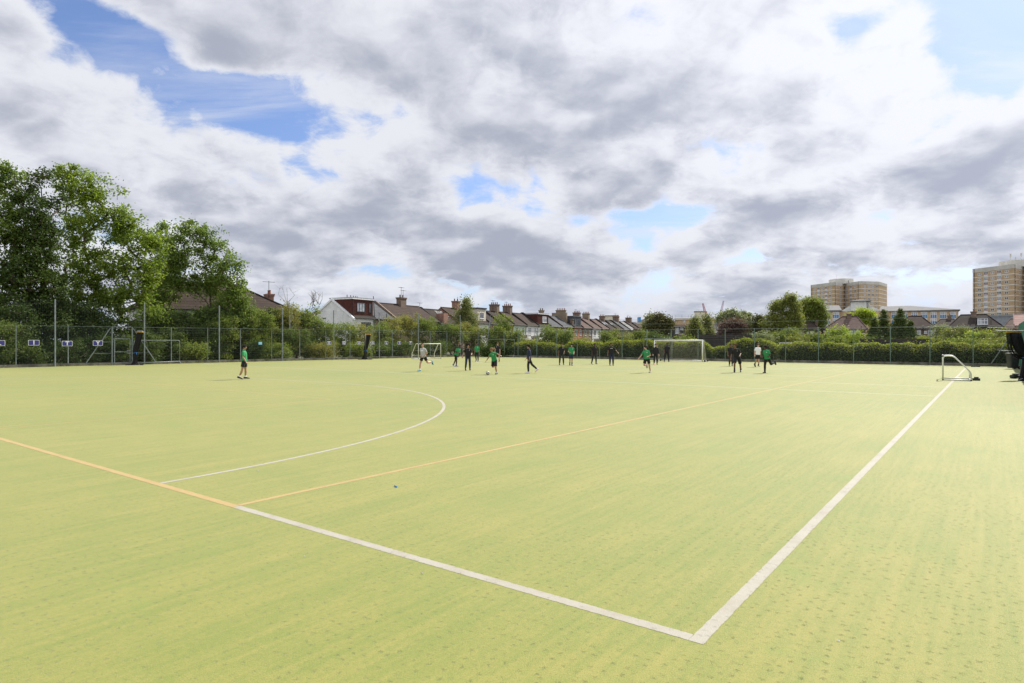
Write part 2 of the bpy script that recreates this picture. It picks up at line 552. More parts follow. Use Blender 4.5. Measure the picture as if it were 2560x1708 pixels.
M['glass'] = mat_glass('window_glass', (0.03, 0.035, 0.04), (0.09, 0.10, 0.11))
M['glass_net'] = mat_glass('glass_with_net_curtain', (0.20, 0.22, 0.25), (0.42, 0.44, 0.46))
M['glass_blue'] = mat('blue_panel', (0.03, 0.19, 0.42), (0.025, 0.15, 0.35), 1.0, 0.4)
M['dark_wood'] = mat('dark_fence_wood', (0.055, 0.045, 0.042), (0.035, 0.03, 0.029), 2.0, 0.9)
M['crane_red'] = mat('red_crane_steel', (0.45, 0.20, 0.24), None, 2.0, 0.6)
M['crane_pale'] = mat('pale_crane_steel', (0.52, 0.42, 0.52), None, 2.0, 0.6)


# ---------------------------------------------------------------- ground, turf, painted lines
def turf_nodes(g, line=None):
    """sand-dressed synthetic turf in pitch coordinates (u along the touchline, v across)"""
    geo = g.n('ShaderNodeNewGeometry').outputs['Position']
    rel = g.vm('SUBTRACT', geo, tuple(P0))
    u = g.vm('DOT_PRODUCT', rel, tuple(A_DIR))
    v = g.vm('DOT_PRODUCT', rel, tuple(B_DIR))
    uv = g.xyz(u, v, 0.0)
    grain = g.noise(uv, 120.0, 3.0, 0.75).outputs['Fac']
    grain2 = g.noise(uv, 26.0, 5.0, 0.75).outputs['Fac']
    mot = g.noise(uv, 1.1, 6.0, 0.6).outputs['Fac']
    mot2 = g.noise(uv, 5.5, 5.0, 0.62, 0.6).outputs['Fac']
    large = g.noise(uv, 0.12, 3.0, 0.5).outputs['Fac']
    streak = g.noise(g.xyz(g.mul(u, 0.45), g.mul(v, 11.0), 3.0), 1.0, 5.0, 0.65).outputs['Fac']
    streak2 = g.noise(g.xyz(g.mul(u, 0.12), g.mul(v, 2.2), 7.0), 1.0, 4.0, 0.6).outputs['Fac']
    t = g.add(g.mad(mot, 1.3, -0.65), g.mad(mot2, 1.0, -0.5))
    t = g.add(t, g.add(g.mad(streak, 2.2, -1.1), g.mad(streak2, 1.2, -0.6)))
    t = g.add(t, g.mad(large, 1.3, -0.65))
    t = g.add(t, g.mad(grain2, 2.4, -1.2))
    c = g.mix(g.sstep(t, -0.85, 0.85), (0.1398, 0.1733, 0.0196), (0.2282, 0.2132, 0.0409))
    fresh_or_lit = g.sstep(g.noise(uv, 0.9, 5.0, 0.65, 0.5).outputs['Fac'], 0.56, 0.74, 0.0, 0.5)
    c = g.mix(fresh_or_lit, c, (0.1398, 0.1959, 0.0218))
    # tufts pressed flat in rows: small dark dimples in a loose grid
    gw = g.vm('ADD', g.vm('SCALE', uv, scale=10.5), g.vm('SCALE', g.noise(uv, 2.3, 2.0).outputs['Color'], scale=0.9))
    vor = g.n('ShaderNodeTexVoronoi', {'Vector': gw, 'Scale': 1.0, 'Randomness': 0.74}, feature='F1', voronoi_dimensions='2D')
    wob = g.add(g.mad(g.noise(uv, 55.0, 4.0, 0.7).outputs['Fac'], 1.0, -0.50), g.mad(grain, 0.5, -0.25))
    pick = g.sep(vor.outputs['Color'])[0]
    dim = g.sstep(g.add(vor.outputs['Distance'], wob), -0.05, 0.19, 1.0, 0.0)
    dim = g.mul(dim, g.sstep(pick, 0.15, 0.95, 0.25, 1.0))
    dim = g.mul(dim, g.sstep(g.noise(uv, 0.55, 3.0).outputs['Fac'], 0.35, 0.62, 0.45, 1.0))
    c = g.mix(g.mul(dim, 0.46), c, (0.0414, 0.0671, 0.0074))
    c = g.mix(g.sstep(grain, 0.52, 0.72, 0.0, 0.75), c, (0.2766, 0.2438, 0.0562))
    c = g.mix(g.sstep(grain, 0.32, 0.46, 0.8, 0.0), c, (0.0471, 0.0582, 0.0071))
    h = g.add(g.mul(grain, 0.6), g.add(g.mul(grain2, 0.6), g.mul(dim, -0.9)))
    if line is not None:
        pl = g.noise(uv, 2.2, 6.0, 0.65).outputs['Fac']
        lc = g.mix(g.sstep(pl, 0.4, 0.75), line[0], line[1])
        lc = g.mix(g.sstep(grain, 0.25, 0.42, 0.5, 0.0), lc, tuple(x * 0.4 for x in line[1]))
        lc = g.mix(g.sstep(grain2, 0.58, 0.8, 0.0, line[2]), lc, c)
        c = lc
    return c, h


def turf_mat(name, line=None):
    m, g = new_mat(name)
    c, h = turf_nodes(g, line)
    b = g.n('ShaderNodeBump', {'Strength': 0.55, 'Distance': 0.012, 'Height': h})
    p = g.n('ShaderNodeBsdfPrincipled', {'Base Color': c, 'Roughness': 0.72, 'Specular IOR Level': 0.25, 'Normal': b.outputs[0], 'Sheen Weight': 0.16, 'Sheen Roughness': 0.5})
    finish(g, p.outputs[0])
    return m


M['turf'] = turf_mat('synthetic_turf')
M['line_white'] = turf_mat('white_line_turf', ((0.310, 0.288, 0.235), (0.255, 0.228, 0.175), 0.42))
M['line_yellow'] = turf_mat('yellow_line_turf', ((0.340, 0.238, 0.080), (0.295, 0.200, 0.066), 0.40))
M['line_faint'] = turf_mat('worn_white_line_turf', ((0.40, 0.40, 0.33), (0.37, 0.37, 0.30), 0.20))
M['line_yfaint'] = turf_mat('worn_yellow_line_turf', ((0.36, 0.285, 0.11), (0.33, 0.265, 0.10), 0.40))
M['soil'] = mat('rough_grass_ground', (0.060, 0.075, 0.028), (0.09, 0.075, 0.045), 0.4, 0.95)

V_LEFT0, V_LEFT1 = 55.4, 50.6       # the left fence closes in a little towards the far corner
U_FAR = 56.8
V_RIGHT = -3.1
FENCE_L0, CORNER = UV(10.6, V_LEFT0), UV(U_FAR, V_LEFT1)
LDIR = (CORNER - FENCE_L0).normalized()
CORNER_R = UV(U_FAR, V_RIGHT)

mb = MB()
S = 3500
mb.add([(-S, -S, -0.06), (S, -S, -0.06), (S, S, -0.06), (-S, S, -0.06)], [(0, 1, 2, 3)])
tag(mb.build('ground', M['soil']), kind='structure')

mb = MB()
pl_ = FENCE_L0 - LDIR * 40
mb.add([UV(-25, V_RIGHT - 1), CORNER_R - B_DIR * 1.0, CORNER, pl_], [(0, 1, 2, 3)])
tag(mb.build('turf_pitch', M['turf']), kind='structure')

rl = random.Random(5)


def strip(mb, pts, w, step=0.03, near=16.0, jit=0.003):
    """painted strip along a polyline given in (u, v); its edges are ragged where one can see it"""
    P = [UV(*p, 0.0018) for p in pts]
    dense = [P[0]]
    for a, b in zip(P[:-1], P[1:]):
        L = (b - a).length
        t = 0.0
        while t < L:
            q = a + (b - a) * (t / L)
            st = step if q.length < near else 0.6
            t += st
            if t < L:
                dense.append(a + (b - a) * (t / L))
        dense.append(b)
    vs, n = [], len(dense)
    for i, p in enumerate(dense):
        t = (dense[min(i + 1, n - 1)] - dense[max(i - 1, 0)]).normalized()
        s = Vector((-t.y, t.x, 0))
        j = jit if p.length < near else 0
        vs.append(p + s * (w / 2 + rl.uniform(-j, j)))
        vs.append(p - s * (w / 2 + rl.uniform(-j, j)))
    mb.add(vs, [(2 * i, 2 * i + 1, 2 * i + 3, 2 * i + 2) for i in range(n - 1)])


W = 0.098
# touchline and near goal line (white part)
mb = MB(); strip(mb, [(0.0, W / 2), (51.2, W / 2)], W)
tag(mb.build('white_touchline', M['line_white']), kind='structure')
mb = MB(); strip(mb, [(W / 2, W + 0.003), (W / 2, 5.62)], W)
tag(mb.build('white_goal_line', M['line_white']), kind='structure')
mb = MB(); strip(mb, [(W / 2, 5.623), (W / 2, 50.0)], W)
tag(mb.build('yellow_goal_line', M['line_yellow']), kind='structure')
mb = MB(); strip(mb, [(W + 0.003, 5.66), (48.5, 5.45)], 0.085)
tag(mb.build('yellow_sideline', M['line_yellow']), kind='structure')
# the shooting circle: two quarter arcs joined by a flat front
RD, VP1, VP2 = 14.63, 22.25, 25.9
arc = [(RD * math.cos(t), VP1 - RD * math.sin(t)) for t in [math.pi / 2 * (1 - i / 60) for i in range(61)]]
arc[0] = (W + 0.003, arc[0][1])
arc += [(RD * math.cos(t), VP2 + RD * math.sin(t)) for t in [math.pi / 2 * i / 60 for i in range(61)]]
mb = MB(); strip(mb, arc, 0.085)
tag(mb.build('white_shooting_circle', M['line_white']), kind='structure')
mb = MB(); strip(mb, [(W + 0.003, 16.1), (9.4, 16.1), (9.4, 33.4), (W + 0.003, 33.6)], 0.06)
tag(mb.build('yellow_box_line', M['line_yellow']), kind='structure')
mb = MB(); strip(mb, [(22.9, W + 0.003), (22.9, 5.35)], 0.075); strip(mb, [(22.9, 5.65), (22.9, 51.0)], 0.075)
tag(mb.build('white_cross_line', M['line_faint']), kind='structure')
mb = MB(); strip(mb, [(28.4, W + 0.003), (28.4, 5.35)], 0.075); strip(mb, [(33.4, 5.65), (33.4, 50.0)], 0.075); strip(mb, [(41.2, 5.65), (41.2, 50.0)], 0.075)
strip(mb, [(51.2, W + 0.2), (51.2, 49.0)], 0.075)
tag(mb.build('white_far_lines', M['line_faint']), kind='structure')
mb = MB(); strip(mb, [(28.4, 5.65), (28.4, 49.5)], 0.06)
tag(mb.build('yellow_halfway_line', M['line_yfaint']), kind='structure')
farD = [(51.2 - RD * math.cos(t), VP1 - RD * math.sin(t)) for t in [math.pi / 2 * (1 - i / 40) for i in range(41)]]
farD += [(51.2 - RD * math.cos(t), VP2 + RD * math.sin(t)) for t in [math.pi / 2 * i / 40 for i in range(41)]]
mb = MB(); strip(mb, farD[2:-2], 0.08)
tag(mb.build('white_far_circle', M['line_faint']), kind='structure')


# ---------------------------------------------------------------- fences round the pitch
UP = Vector((0, 0, 1))
FH = 3.05
LNRM = Vector((LDIR.y, -LDIR.x, 0))                       # from the left fence into the pitch


def kerb(name, a, b, inward, h, label):
    d = (b - a).normalized()
    L = (b - a).length
    mb = MB()
    n = max(1, round(L / 2.5))
    for i in range(n):                                     # concrete boards between the posts, with open joints
        s0, s1 = L * i / n + 0.012, L * (i + 1) / n - 0.012
        r = random.Random(i * 7 + len(name))
        dz_ = r.uniform(-0.012, 0.012)
        q = [a + d * s0 + inward * -0.04, a + d * s1 + inward * -0.04, a + d * s1 + inward * 0.06, a + d * s0 + inward * 0.06]
        v = [p + UP * -0.05 for p in q] + [p + UP * (h + dz_ - (0.012 if k > 1 else 0)) for k, p in enumerate(q)]
        mb.add(v, [(0, 3, 2, 1), (4, 5, 6, 7), (0, 1, 5, 4), (1, 2, 6, 5), (2, 3, 7, 6), (3, 0, 4, 7)])
    return tag(mb.build(name, M['concrete']), kind='structure')


FENCE_START = FENCE_L0 - LDIR * 14
kerb('kerb', FENCE_START, CORNER, LNRM, 0.22, '')
kerb('kerb', CORNER, CORNER_R, -A_DIR, 0.22, '')

FENCE_KERB = 0.22


def weld_mesh(mb, a, b, z0, z1, vstep=0.1, hstep=0.2, rv=0.0026, rh=0.0045, off=Vector((0, 0, 0))):
    d = (b - a).normalized()
    L = (b - a).length
    a, b = a + off, b + off
    n = int(L / vstep)
    for i in range(n + 1):
        p = a + d * (i * vstep)
        mb.bar(p + UP * z0, p + UP * z1, rv, 3)
    k = 0
    z = z0
    nrm = Vector((d.y, -d.x, 0))
    while z <= z1 + 1e-6:
        mb.bar(a + UP * z + nrm * 0.006, b + UP * z + nrm * 0.006, rh, 4)
        z += hstep
        k += 1


def chain_link(mb, a, b, z0, z1, step=0.11, r=0.0030):
    """diagonal wires both ways"""
    d = (b - a).normalized()
    L = (b - a).length
    H = z1 - z0
    s = -H
    while s < L:
        for sg in (0, 1):
            t0, t1 = max(s, 0), min(s + H, L)
            if t1 - t0 < 0.02:
                continue
            za, zb = z0 + (t0 - s), z0 + (t1 - s)
            if sg:
                za, zb = z1 - (t0 - s), z1 - (t1 - s)
            mb.bar(a + d * t0 + UP * za, a + d * t1 + UP * zb, r, 3)
        s += step
    for z in (z0, z0 + 0.6, z0 + 1.2, z0 + 1.8, z0 + 2.4, z1):
        mb.bar(a + UP * z, b + UP * z, 0.004, 3)


def left_pt(px):
    return ray_line(px, FENCE_L0, LDIR)[0]


lf = thing('fence', 'long mesh fence in front of the trees, galvanised posts on a low concrete kerb', 'fence', FENCE_START)
GATE0, GATE1 = left_pt(280), left_pt(330)


def local(o, p):
    return Vector(p) - o.location


off = -FENCE_START
mb = MB(); mb.xf = Matrix.Translation(off)
chain_link(mb, FENCE_START, GATE0, 0.24, FH)
mb.build('chain_link_mesh', M['wire'], lf)
mb = MB(); mb.xf = Matrix.Translation(off)
weld_mesh(mb, GATE1, CORNER, 0.24, FH, 0.10, 0.2, 0.0030, 0.0065)
for z in (0.85, 1.5, 2.05, 2.6):
    mb.bar(GATE1 + UP * z + LNRM * 0.02, CORNER + UP * z + LNRM * 0.02, 0.006, 4)
mb.build('wire_mesh', M['wire'], lf)
mb = MB(); mb.xf = Matrix.Translation(off)
mb.bar(FENCE_START + UP * (FH + 0.01), GATE0 + UP * (FH + 0.01), 0.010, 5)
mb.bar(GATE1 + UP * (FH + 0.01), CORNER + UP * (FH + 0.01), 0.010, 5)
mb.build('top_rail', M['wire_light'], lf)
posts_l = [-60, -20, 40, 170, 428, 519, 601, 679, 749, 814, 874.6, 929, 981, 1029, 1075, 1117, 1157, 1195]
for px in posts_l:
    p = left_pt(px) + off
    mb = MB()
    mb.tube([p + UP * 0.0 + LNRM * 0.02, p + UP * (FH + 0.02) + LNRM * 0.02], 0.035, 8)
    mb.ellipsoid(p + UP * (FH + 0.03) + LNRM * 0.02, 0.038, 0.038, 0.02, 8, 4)
    mb.build('post', M['galv'], lf)
# raking struts at the gate
for (q0, z0, q1, z1) in ((left_pt(275.6), FH - 0.1, left_pt(214.6), 0.2), (left_pt(332.5), FH - 0.1, left_pt(388), 0.2)):
    mb = MB(); mb.xf = Matrix.Translation(off)
    mb.bar(q0 + UP * z0 + LNRM * 0.05, q1 + UP * z1 + LNRM * 0.05, 0.032, 8)
    mb.build('raking_strut', M['galv'], lf)
for (x0, x1, zz) in ((252, 279, 1.85), (237, 279, 0.95), (331, 366, 1.85), (331, 372, 0.95)):
    mb = MB(); mb.xf = Matrix.Translation(off)
    mb.bar(left_pt(x0) + UP * zz + LNRM * 0.05, left_pt(x1) + UP * zz + LNRM * 0.05, 0.018, 6)
    mb.build('cross_rail', M['galv'], lf)

# gate
gt = thing('gate', 'steel framed mesh gate in the long fence, beside the tied black net', 'gate', GATE0)
gd = (GATE1 - GATE0)
gl = gd.length
gd = gd / gl
mb = MB(); mb.xf = Matrix.Translation(-GATE0)
for s in (0.0, gl):
    mb.box(-0.05, 0.05, -0.05, 0.05, 0, 0) if False else mb.tube([GATE0 + gd * s + LNRM * 0.04, GATE0 + gd * s + LNRM * 0.04 + UP * FH], 0.062, 4)
mb.bar(GATE0 + UP * FH + LNRM * 0.04, GATE1 + UP * FH + LNRM * 0.04, 0.03, 6)
mb.build('gate_post', M['galv'], gt)
mb = MB(); mb.xf = Matrix.Translation(-GATE0)
s0, s1 = 0.16, gl - 0.16
for s in (s0, s1):
    mb.bar(GATE0 + gd * s + LNRM * 0.06 + UP * 0.12, GATE0 + gd * s + LNRM * 0.06 + UP * 2.1, 0.032, 6)
for z in (0.14, 1.05, 2.1):
    mb.bar(GATE0 + gd * s0 + LNRM * 0.06 + UP * z, GATE0 + gd * s1 + LNRM * 0.06 + UP * z, 0.028, 6)
mb.build('gate_frame', M['galv'], gt)
mb = MB(); mb.xf = Matrix.Translation(-GATE0)
chain_link(mb, GATE0 + gd * s0, GATE0 + gd * s1, 0.14, 2.1 + 0.4, 0.11)
mb.build('gate_mesh', M['wire'], gt)
mb = MB(); mb.xf = Matrix.Translation(-GATE0)
q = GATE0 + gd * (gl - 0.26) + LNRM * 0.09 + UP * 1.05
mb.tube([q - gd * 0.12 - UP * 0.11, q + gd * 0.12 - UP * 0.11, q + gd * 0.12 + UP * 0.11, q - gd * 0.12 + UP * 0.11, q - gd * 0.12 - UP * 0.11], 0.022, 5)
mb.build('latch', M['galv'], gt)

# tall posts and the fine netting strung between them
nt_ = thing('ball_stop_net', 'fine high netting above the tree-side fence, strung on tall grey posts', 'netting', FENCE_START)
tall = [-150, 137, 360, 547, 705, 833, 947, 1044.5, 1149, 1224]
TP = [left_pt(px) for px in tall]
for p in TP:
    mb = MB()
    q = p + off
    mb.tube([q - UP * 0.05 + LNRM * 0.09, q + UP * 5.05 + LNRM * 0.09], 0.052, 10)
    mb.ellipsoid(q + UP * 5.05 + LNRM * 0.09, 0.055, 0.055, 0.02, 10, 4)
    mb.build('tall_post', M['galv'], nt_)
mb = MB(); mb.xf = Matrix.Translation(off + LNRM * 0.09)
for p, q in zip(TP[:-1], TP[1:]):
    L = (q - p).length
    dd = (q - p) / L

    def sag(s):
        return 5.0 - 0.10 * 4 * (s / L) * (1 - s / L)
    n = int(L / 0.12)
    for i in range(n):
        s = (i + 0.5) * L / n
        mb.bar(p + dd * s + UP * FH, p + dd * s + UP * sag(s), 0.0018, 3)
    for k in range(16):
        f = k / 15
        mb.tube([p + dd * (L * t / 6) + UP * (FH + (sag(L * t / 6) - FH) * f) for t in range(7)], 0.0045 if k == 15 else 0.0018, 3, False)
mb.build('net', M['net_cord'], nt_)
mb = MB(); mb.xf = Matrix.Translation(off)
q0 = left_pt(1224) + LNRM * 0.1
q1 = left_pt(1199) + LNRM * 1.1
mb.bar(q0 + UP * 4.7, q1 + UP * 0.1, 0.045, 8)
mb.build('raking_strut', M['galv'], nt_)
# long cable that carries on over the pitch
cb = MB()
c0, c1 = CORNER + UP * 3.95, UV(51.0, -3.5, 3.75)
cb.tube([c0 + (c1 - c0) * (i / 12) - UP * (0.28 * 4 * (i / 12) * (1 - i / 12)) for i in range(13)], 0.009, 4)
tag(cb.build('net_cable', M['wire_light']), 'thin steel cable stretched across the sky from the tall corner post', 'cable')

# far fence
ff = thing('fence', 'mesh fence with dark horizontal wires in front of the low hedge', 'fence', CORNER)
off2 = -CORNER
mb = MB(); mb.xf = Matrix.Translation(off2)
weld_mesh(mb, CORNER, CORNER_R, 0.24, FH, 0.085, 0.2, 0.0026, 0.0075)
for z in (0.34, 0.54, 0.74, 0.94, 1.14):
    mb.bar(CORNER + UP * z, CORNER_R + UP * z, 0.007, 4)
mb.build('wire_mesh', M['wire'], ff)
mb = MB(); mb.xf = Matrix.Translation(off2)
mb.bar(CORNER + UP * (FH + 0.01) - A_DIR * 0.02, CORNER_R + UP * (FH + 0.01) - A_DIR * 0.02, 0.011, 5)
mb.build('top_rail', M['wire_light'], ff)
far_posts = [1260, 1295, 1342, 1392, 1443, 1499, 1555, 1617, 1678, 1745, 1813, 1886, 1964, 2046, 2134, 2226, 2325, 2433]
for px in far_posts:
    p = ray_u(px, U_FAR - 0.05) + off2
    mb = MB()
    mb.tube([p + UP * 0.0, p + UP * (FH + 0.03)], 0.036, 8)
    mb.ellipsoid(p + UP * (FH + 0.03), 0.038, 0.038, 0.02, 8, 4)
    mb.build('post', M['green_post'], ff)
mb = MB(); mb.xf = Matrix.Translation(off2)
mb.bar(ray_u(2478, U_FAR - 0.12) + UP * 0.2, ray_u(2523, U_FAR - 0.12) + UP * 2.15, 0.036, 8)
mb.build('raking_strut', M['galv'], ff)
mb = MB(); mb.xf = Matrix.Translation(off2)
mb.bar(ray_u(2498, U_FAR - 0.12) + UP * 1.2, ray_u(2545, U_FAR - 0.12) + UP * 1.2, 0.022, 6)
mb.build('cross_rail', M['galv'], ff)

# right fence, closed with a green screen cloth
rf_a, rf_b = UV(20, V_RIGHT), UV(U_FAR, V_RIGHT)
rf = thing('fence', 'fence hung with green screen cloth at the right edge, behind the wheelie bin', 'fence', rf_a)
off3 = -rf_a
L = (rf_b - rf_a).length
for i in range(16):
    p = rf_a + A_DIR * (L * i / 15) + off3
    mb = MB()
    mb.tube([p, p + UP * 3.2], 0.04, 8)
    mb.build('post', M['green_post'], rf)
mb = MB(); mb.xf = Matrix.Translation(off3)
n = 240
vs, fs = [], []
rr = random.Random(3)
for i in range(n + 1):
    s = L * i / n
    w = 0.025 * math.sin(i * 1.7) + 0.015 * math.sin(i * 0.63)
    for k, z in enumerate((0.16, 0.9, 1.8, 3.12 + 0.04 * math.sin(i * 0.26))):
        vs.append(rf_a + A_DIR * s + B_DIR * (0.07 + w) + UP * z)
    if i < n:
        for k in range(3):
            fs.append((i * 4 + k, i * 4 + k + 1, (i + 1) * 4 + k + 1, (i + 1) * 4 + k))
mb.add(vs, fs)
mb.build('screen_cloth', M['windscreen'], rf, True)
mb = MB(); mb.xf = Matrix.Translation(off3)
mb.bar(rf_a + UP * 3.2, rf_b + UP * 3.2, 0.012, 5)
mb.build('top_rail', M['wire_light'], rf)
kerb('kerb', UV(20, V_RIGHT + 0.05), UV(U_FAR - 0.1, V_RIGHT + 0.05), B_DIR, 0.2, '')

# ---------------------------------------------------------------- letter tiles on the fence
FACE_L = math.atan2(LDIR.y, LDIR.x)


def letter_tile(ch, px, py, w, h, label):
    p = left_pt(px) + LNRM * 0.075
    s = p.y
    z = zat(py, s)
    # text runs along the fence, facing the pitch
    o = thing('letter_tile', label, 'letter sign', (p.x, p.y, z), FACE_L, 'letter tiles on the fence')
    mb = MB()
    rx, rz = w / 2, h / 2
    rad = 0.045

    def rr_(rx, rz, y):
        pts = []
        for (cx_, cz_, a0) in ((rx - rad, rz - rad, 0), (-rx + rad, rz - rad, 90), (-rx + rad, -rz + rad, 180), (rx - rad, -rz + rad, 270)):
            for k in range(5):
                a = R(a0 + 22.5 * k)
                pts.append(Vector((cx_ + rad * math.cos(a), y, cz_ + rad * math.sin(a))))
        return pts
    mb.loft([rr_(rx, rz, 0.0), rr_(rx, rz, -0.010)])
    mb.build('border', M['sign_white'], o)
    mb = MB()
    mb.loft([rr_(rx - 0.028, rz - 0.028, -0.0105), rr_(rx - 0.028, rz - 0.028, -0.014)])
    mb.build('panel', M['sign_blue'], o)
    cu = bpy.data.curves.new('letter', 'FONT')
    cu.body = ch
    cu.align_x, cu.align_y = 'CENTER', 'CENTER'
    cu.size = h * 1.02
    cu.extrude = 0.002
    cu.offset = 0.014
    cu.materials.append(M['sign_white'])
    tmp = bpy.data.objects.new('letter_curve', cu)
    col.objects.link(tmp)
    bpy.context.view_layer.update()
    me = bpy.data.meshes.new_from_object(tmp.evaluated_get(bpy.context.evaluated_depsgraph_get()))
    bpy.data.objects.remove(tmp)
    me.name = 'letter'
    t = bpy.data.objects.new('letter', me)
    t.rotation_euler = (R(90), 0, 0)
    t.location = (0, -0.019, -0.005)
    t.parent = o
    col.objects.link(t)
    return o


for ch, px, py, lab in (('L', -2.5, 858, 'blue letter L tile cut by the left edge, on the fence under the big trees'),
                        ('I', 84, 857, 'blue letter I tile on the chain-link fence, left of the first tall post'),
                        ('T', 167.5, 859, 'blue letter T tile fixed over a post of the chain-link fence'),
                        ('Y', 244, 858, 'blue letter Y tile on the raking strut by the gate')):
    letter_tile(ch, px, py, 0.68, 0.40, lab)
for ch, px, lab in (('E', 821.5, 'small blue letter E tile starting the word on the mesh fence'),
                    ('Q', 859, 'small blue letter Q tile on the mesh fence'),
                    ('U', 896, 'small blue letter U tile just left of the tied black net'),
                    ('A', 931, 'small blue letter A tile just right of the tied black net'),
                    ('L', 965, 'small blue letter L tile on the mesh fence, between A and I'),
                    ('I', 997, 'small blue letter I tile on the mesh fence, between L and T'),
                    ('T', 1025.5, 'small blue letter T tile above the small white goal')):
    letter_tile(ch, px, 857.5, 0.44, 0.34, lab)
p = left_pt(650) + LNRM * 0.06
o = thing('notice', 'small plain light blue notice on the mesh fence', 'notice', (p.x, p.y, zat(858.5, p.y)), FACE_L)
mb = MB(); mb.box(-0.17, 0.17, -0.008, 0, -0.13, 0.13)
mb.build('panel', M['light_blue'], o)
mb = MB()
for k, z in enumerate((0.06, 0.015, -0.03, -0.07)):
    mb.box(-0.11, 0.11 - 0.03 * (k % 2), -0.0105, -0.0085, z - 0.008, z + 0.008)
mb.build('text_lines', M['sign_white'], o)

# ---------------------------------------------------------------- goals


def fillet(pts, r=0.12, n=5):
    """round the inner corners of a bent pipe"""
    P = [Vector(p) for p in pts]
    out = [P[0]]
    for i in range(1, len(P) - 1):
        a, b, c = P[i - 1], P[i], P[i + 1]
        d1, d2 = (a - b), (c - b)
        rr_ = min(r, d1.length * 0.45, d2.length * 0.45)
        p1, p2 = b + d1.normalized() * rr_, b + d2.normalized() * rr_
        for k in range(n + 1):
            t = k / n
            out.append(p1 * (1 - t) ** 2 + b * 2 * t * (1 - t) + p2 * t ** 2)
    out.append(P[-1])
    return out


def frame_xf(o, ax, ay):
    """object whose local x, y axes are ax, ay"""
    o.rotation_euler = (0, 0, math.atan2(ax.y, ax.x))


# the big white goal by the hedge; local x along the goal line, y into the net
GL, GR = ground(1636.5, 903.5), ground(1756.0, 905.3)
gdir = (GR - GL).normalized()
gw = (GR - GL).length
goal = thing('football_goal', 'big white football goal with sagging net in front of the hedge', 'goal', GL, math.atan2(gdir.y, gdir.x))
GH = 1.98
mb = MB(); mb.tube([(0, 0, 0), (0, 0, GH)], 0.055, 12); mb.build('post', M['white_metal'], goal, True)
mb = MB(); mb.tube([(gw, 0, 0), (gw, 0, GH)], 0.055, 12); mb.build('post', M['white_metal'], goal, True)
mb = MB(); mb.tube([(-0.05, 0, GH), (gw + 0.05, 0, GH)], 0.055, 12); mb.build('crossbar', M['white_metal'], goal, True)
for x in (0, gw):
    mb = MB(); mb.tube(fillet([(x, 0.02, GH), (x, 0.75, GH), (x, 0.75, GH - 0.16)], 0.05), 0.022, 8); mb.build('net_support', M['white_metal'], goal, True)
    mb = MB(); mb.tube([(x, 0.03, 0.07), (x, 1.9, 0.07)], 0.04, 8); mb.build('ground_bar', M['white_metal'], goal, True)
    for y in (0.55, 1.75):
        mb = MB()
        for k in range(2):
            mb.tube([(x + 0.06 + 0.07 * k, y, 0.10), (x + 0.11 + 0.07 * k, y, 0.10)], 0.10, 14)
        mb.tube([(x + 0.03, y, 0.10), (x + 0.19, y, 0.10)], 0.03, 8)
        mb.build('wheel', M['black_plastic'], goal, True)
mb = MB(); mb.tube([(0, 1.9, 0.07), (gw, 1.9, 0.07)], 0.04, 8); mb.build('ground_bar', M['white_metal'], goal, True)
mb = MB()


def net_pt(s, t):
    """s across, t from the crossbar over the supports down to the rear ground bar"""
    L1, L2 = 0.75, math.hypot(1.15, GH)
    q = t * (L1 + L2)
    if q < L1:
        y, z = q, GH - 0.06 * math.sin(math.pi * q / L1)
    else:
        f = (q - L1) / L2
        y, z = 0.75 + 1.15 * f - 0.20 * math.sin(math.pi * f) * math.sin(math.pi * s), GH * (1 - f) + 0.05 * f
    z -= 0.10 * math.sin(math.pi * s) * math.sin(math.pi * min(1, q / L1)) * 0.6
    return Vector((gw * s, y, max(z, 0.05)))


NS, NT_ = int(gw / 0.12), 24
for i in range(NS + 1):
    mb.tube([net_pt(i / NS, k / 12) for k in range(13)], 0.0045, 3, False)
for k in range(NT_ + 1):
    mb.tube([net_pt(i / 12, k / NT_) for i in range(13)], 0.0045, 3, False)
for x in (0.0, gw):
    for k in range(1, 15):
        z = GH * k / 15
        y1 = 0.75 + 1.15 * (1 - z / GH)
        mb.bar((x, 0.02, z), (x, y1, z), 0.0045, 3)
    for k in range(1, 15):
        y = 1.9 * k / 15
        z1 = GH if y < 0.75 else GH * (1 - (y - 0.75) / 1.15)
        mb.bar((x, y, 0.05), (x, y, z1), 0.0045, 3)
M['net_white'] = mat('pale_net_cord', (0.50, 0.48, 0.36), (0.40, 0.38, 0.27), 5.0, 0.8)
mb.build('net', M['net_white'], goal)
for x in (0.0, gw):
    mb = MB()
    mb.bar((x, 0.75, GH - 0.16), (x + 0.0, 1.88, 0.1), 0.013, 5)
    mb.build('net_edge_rope', M['net_white'], goal)


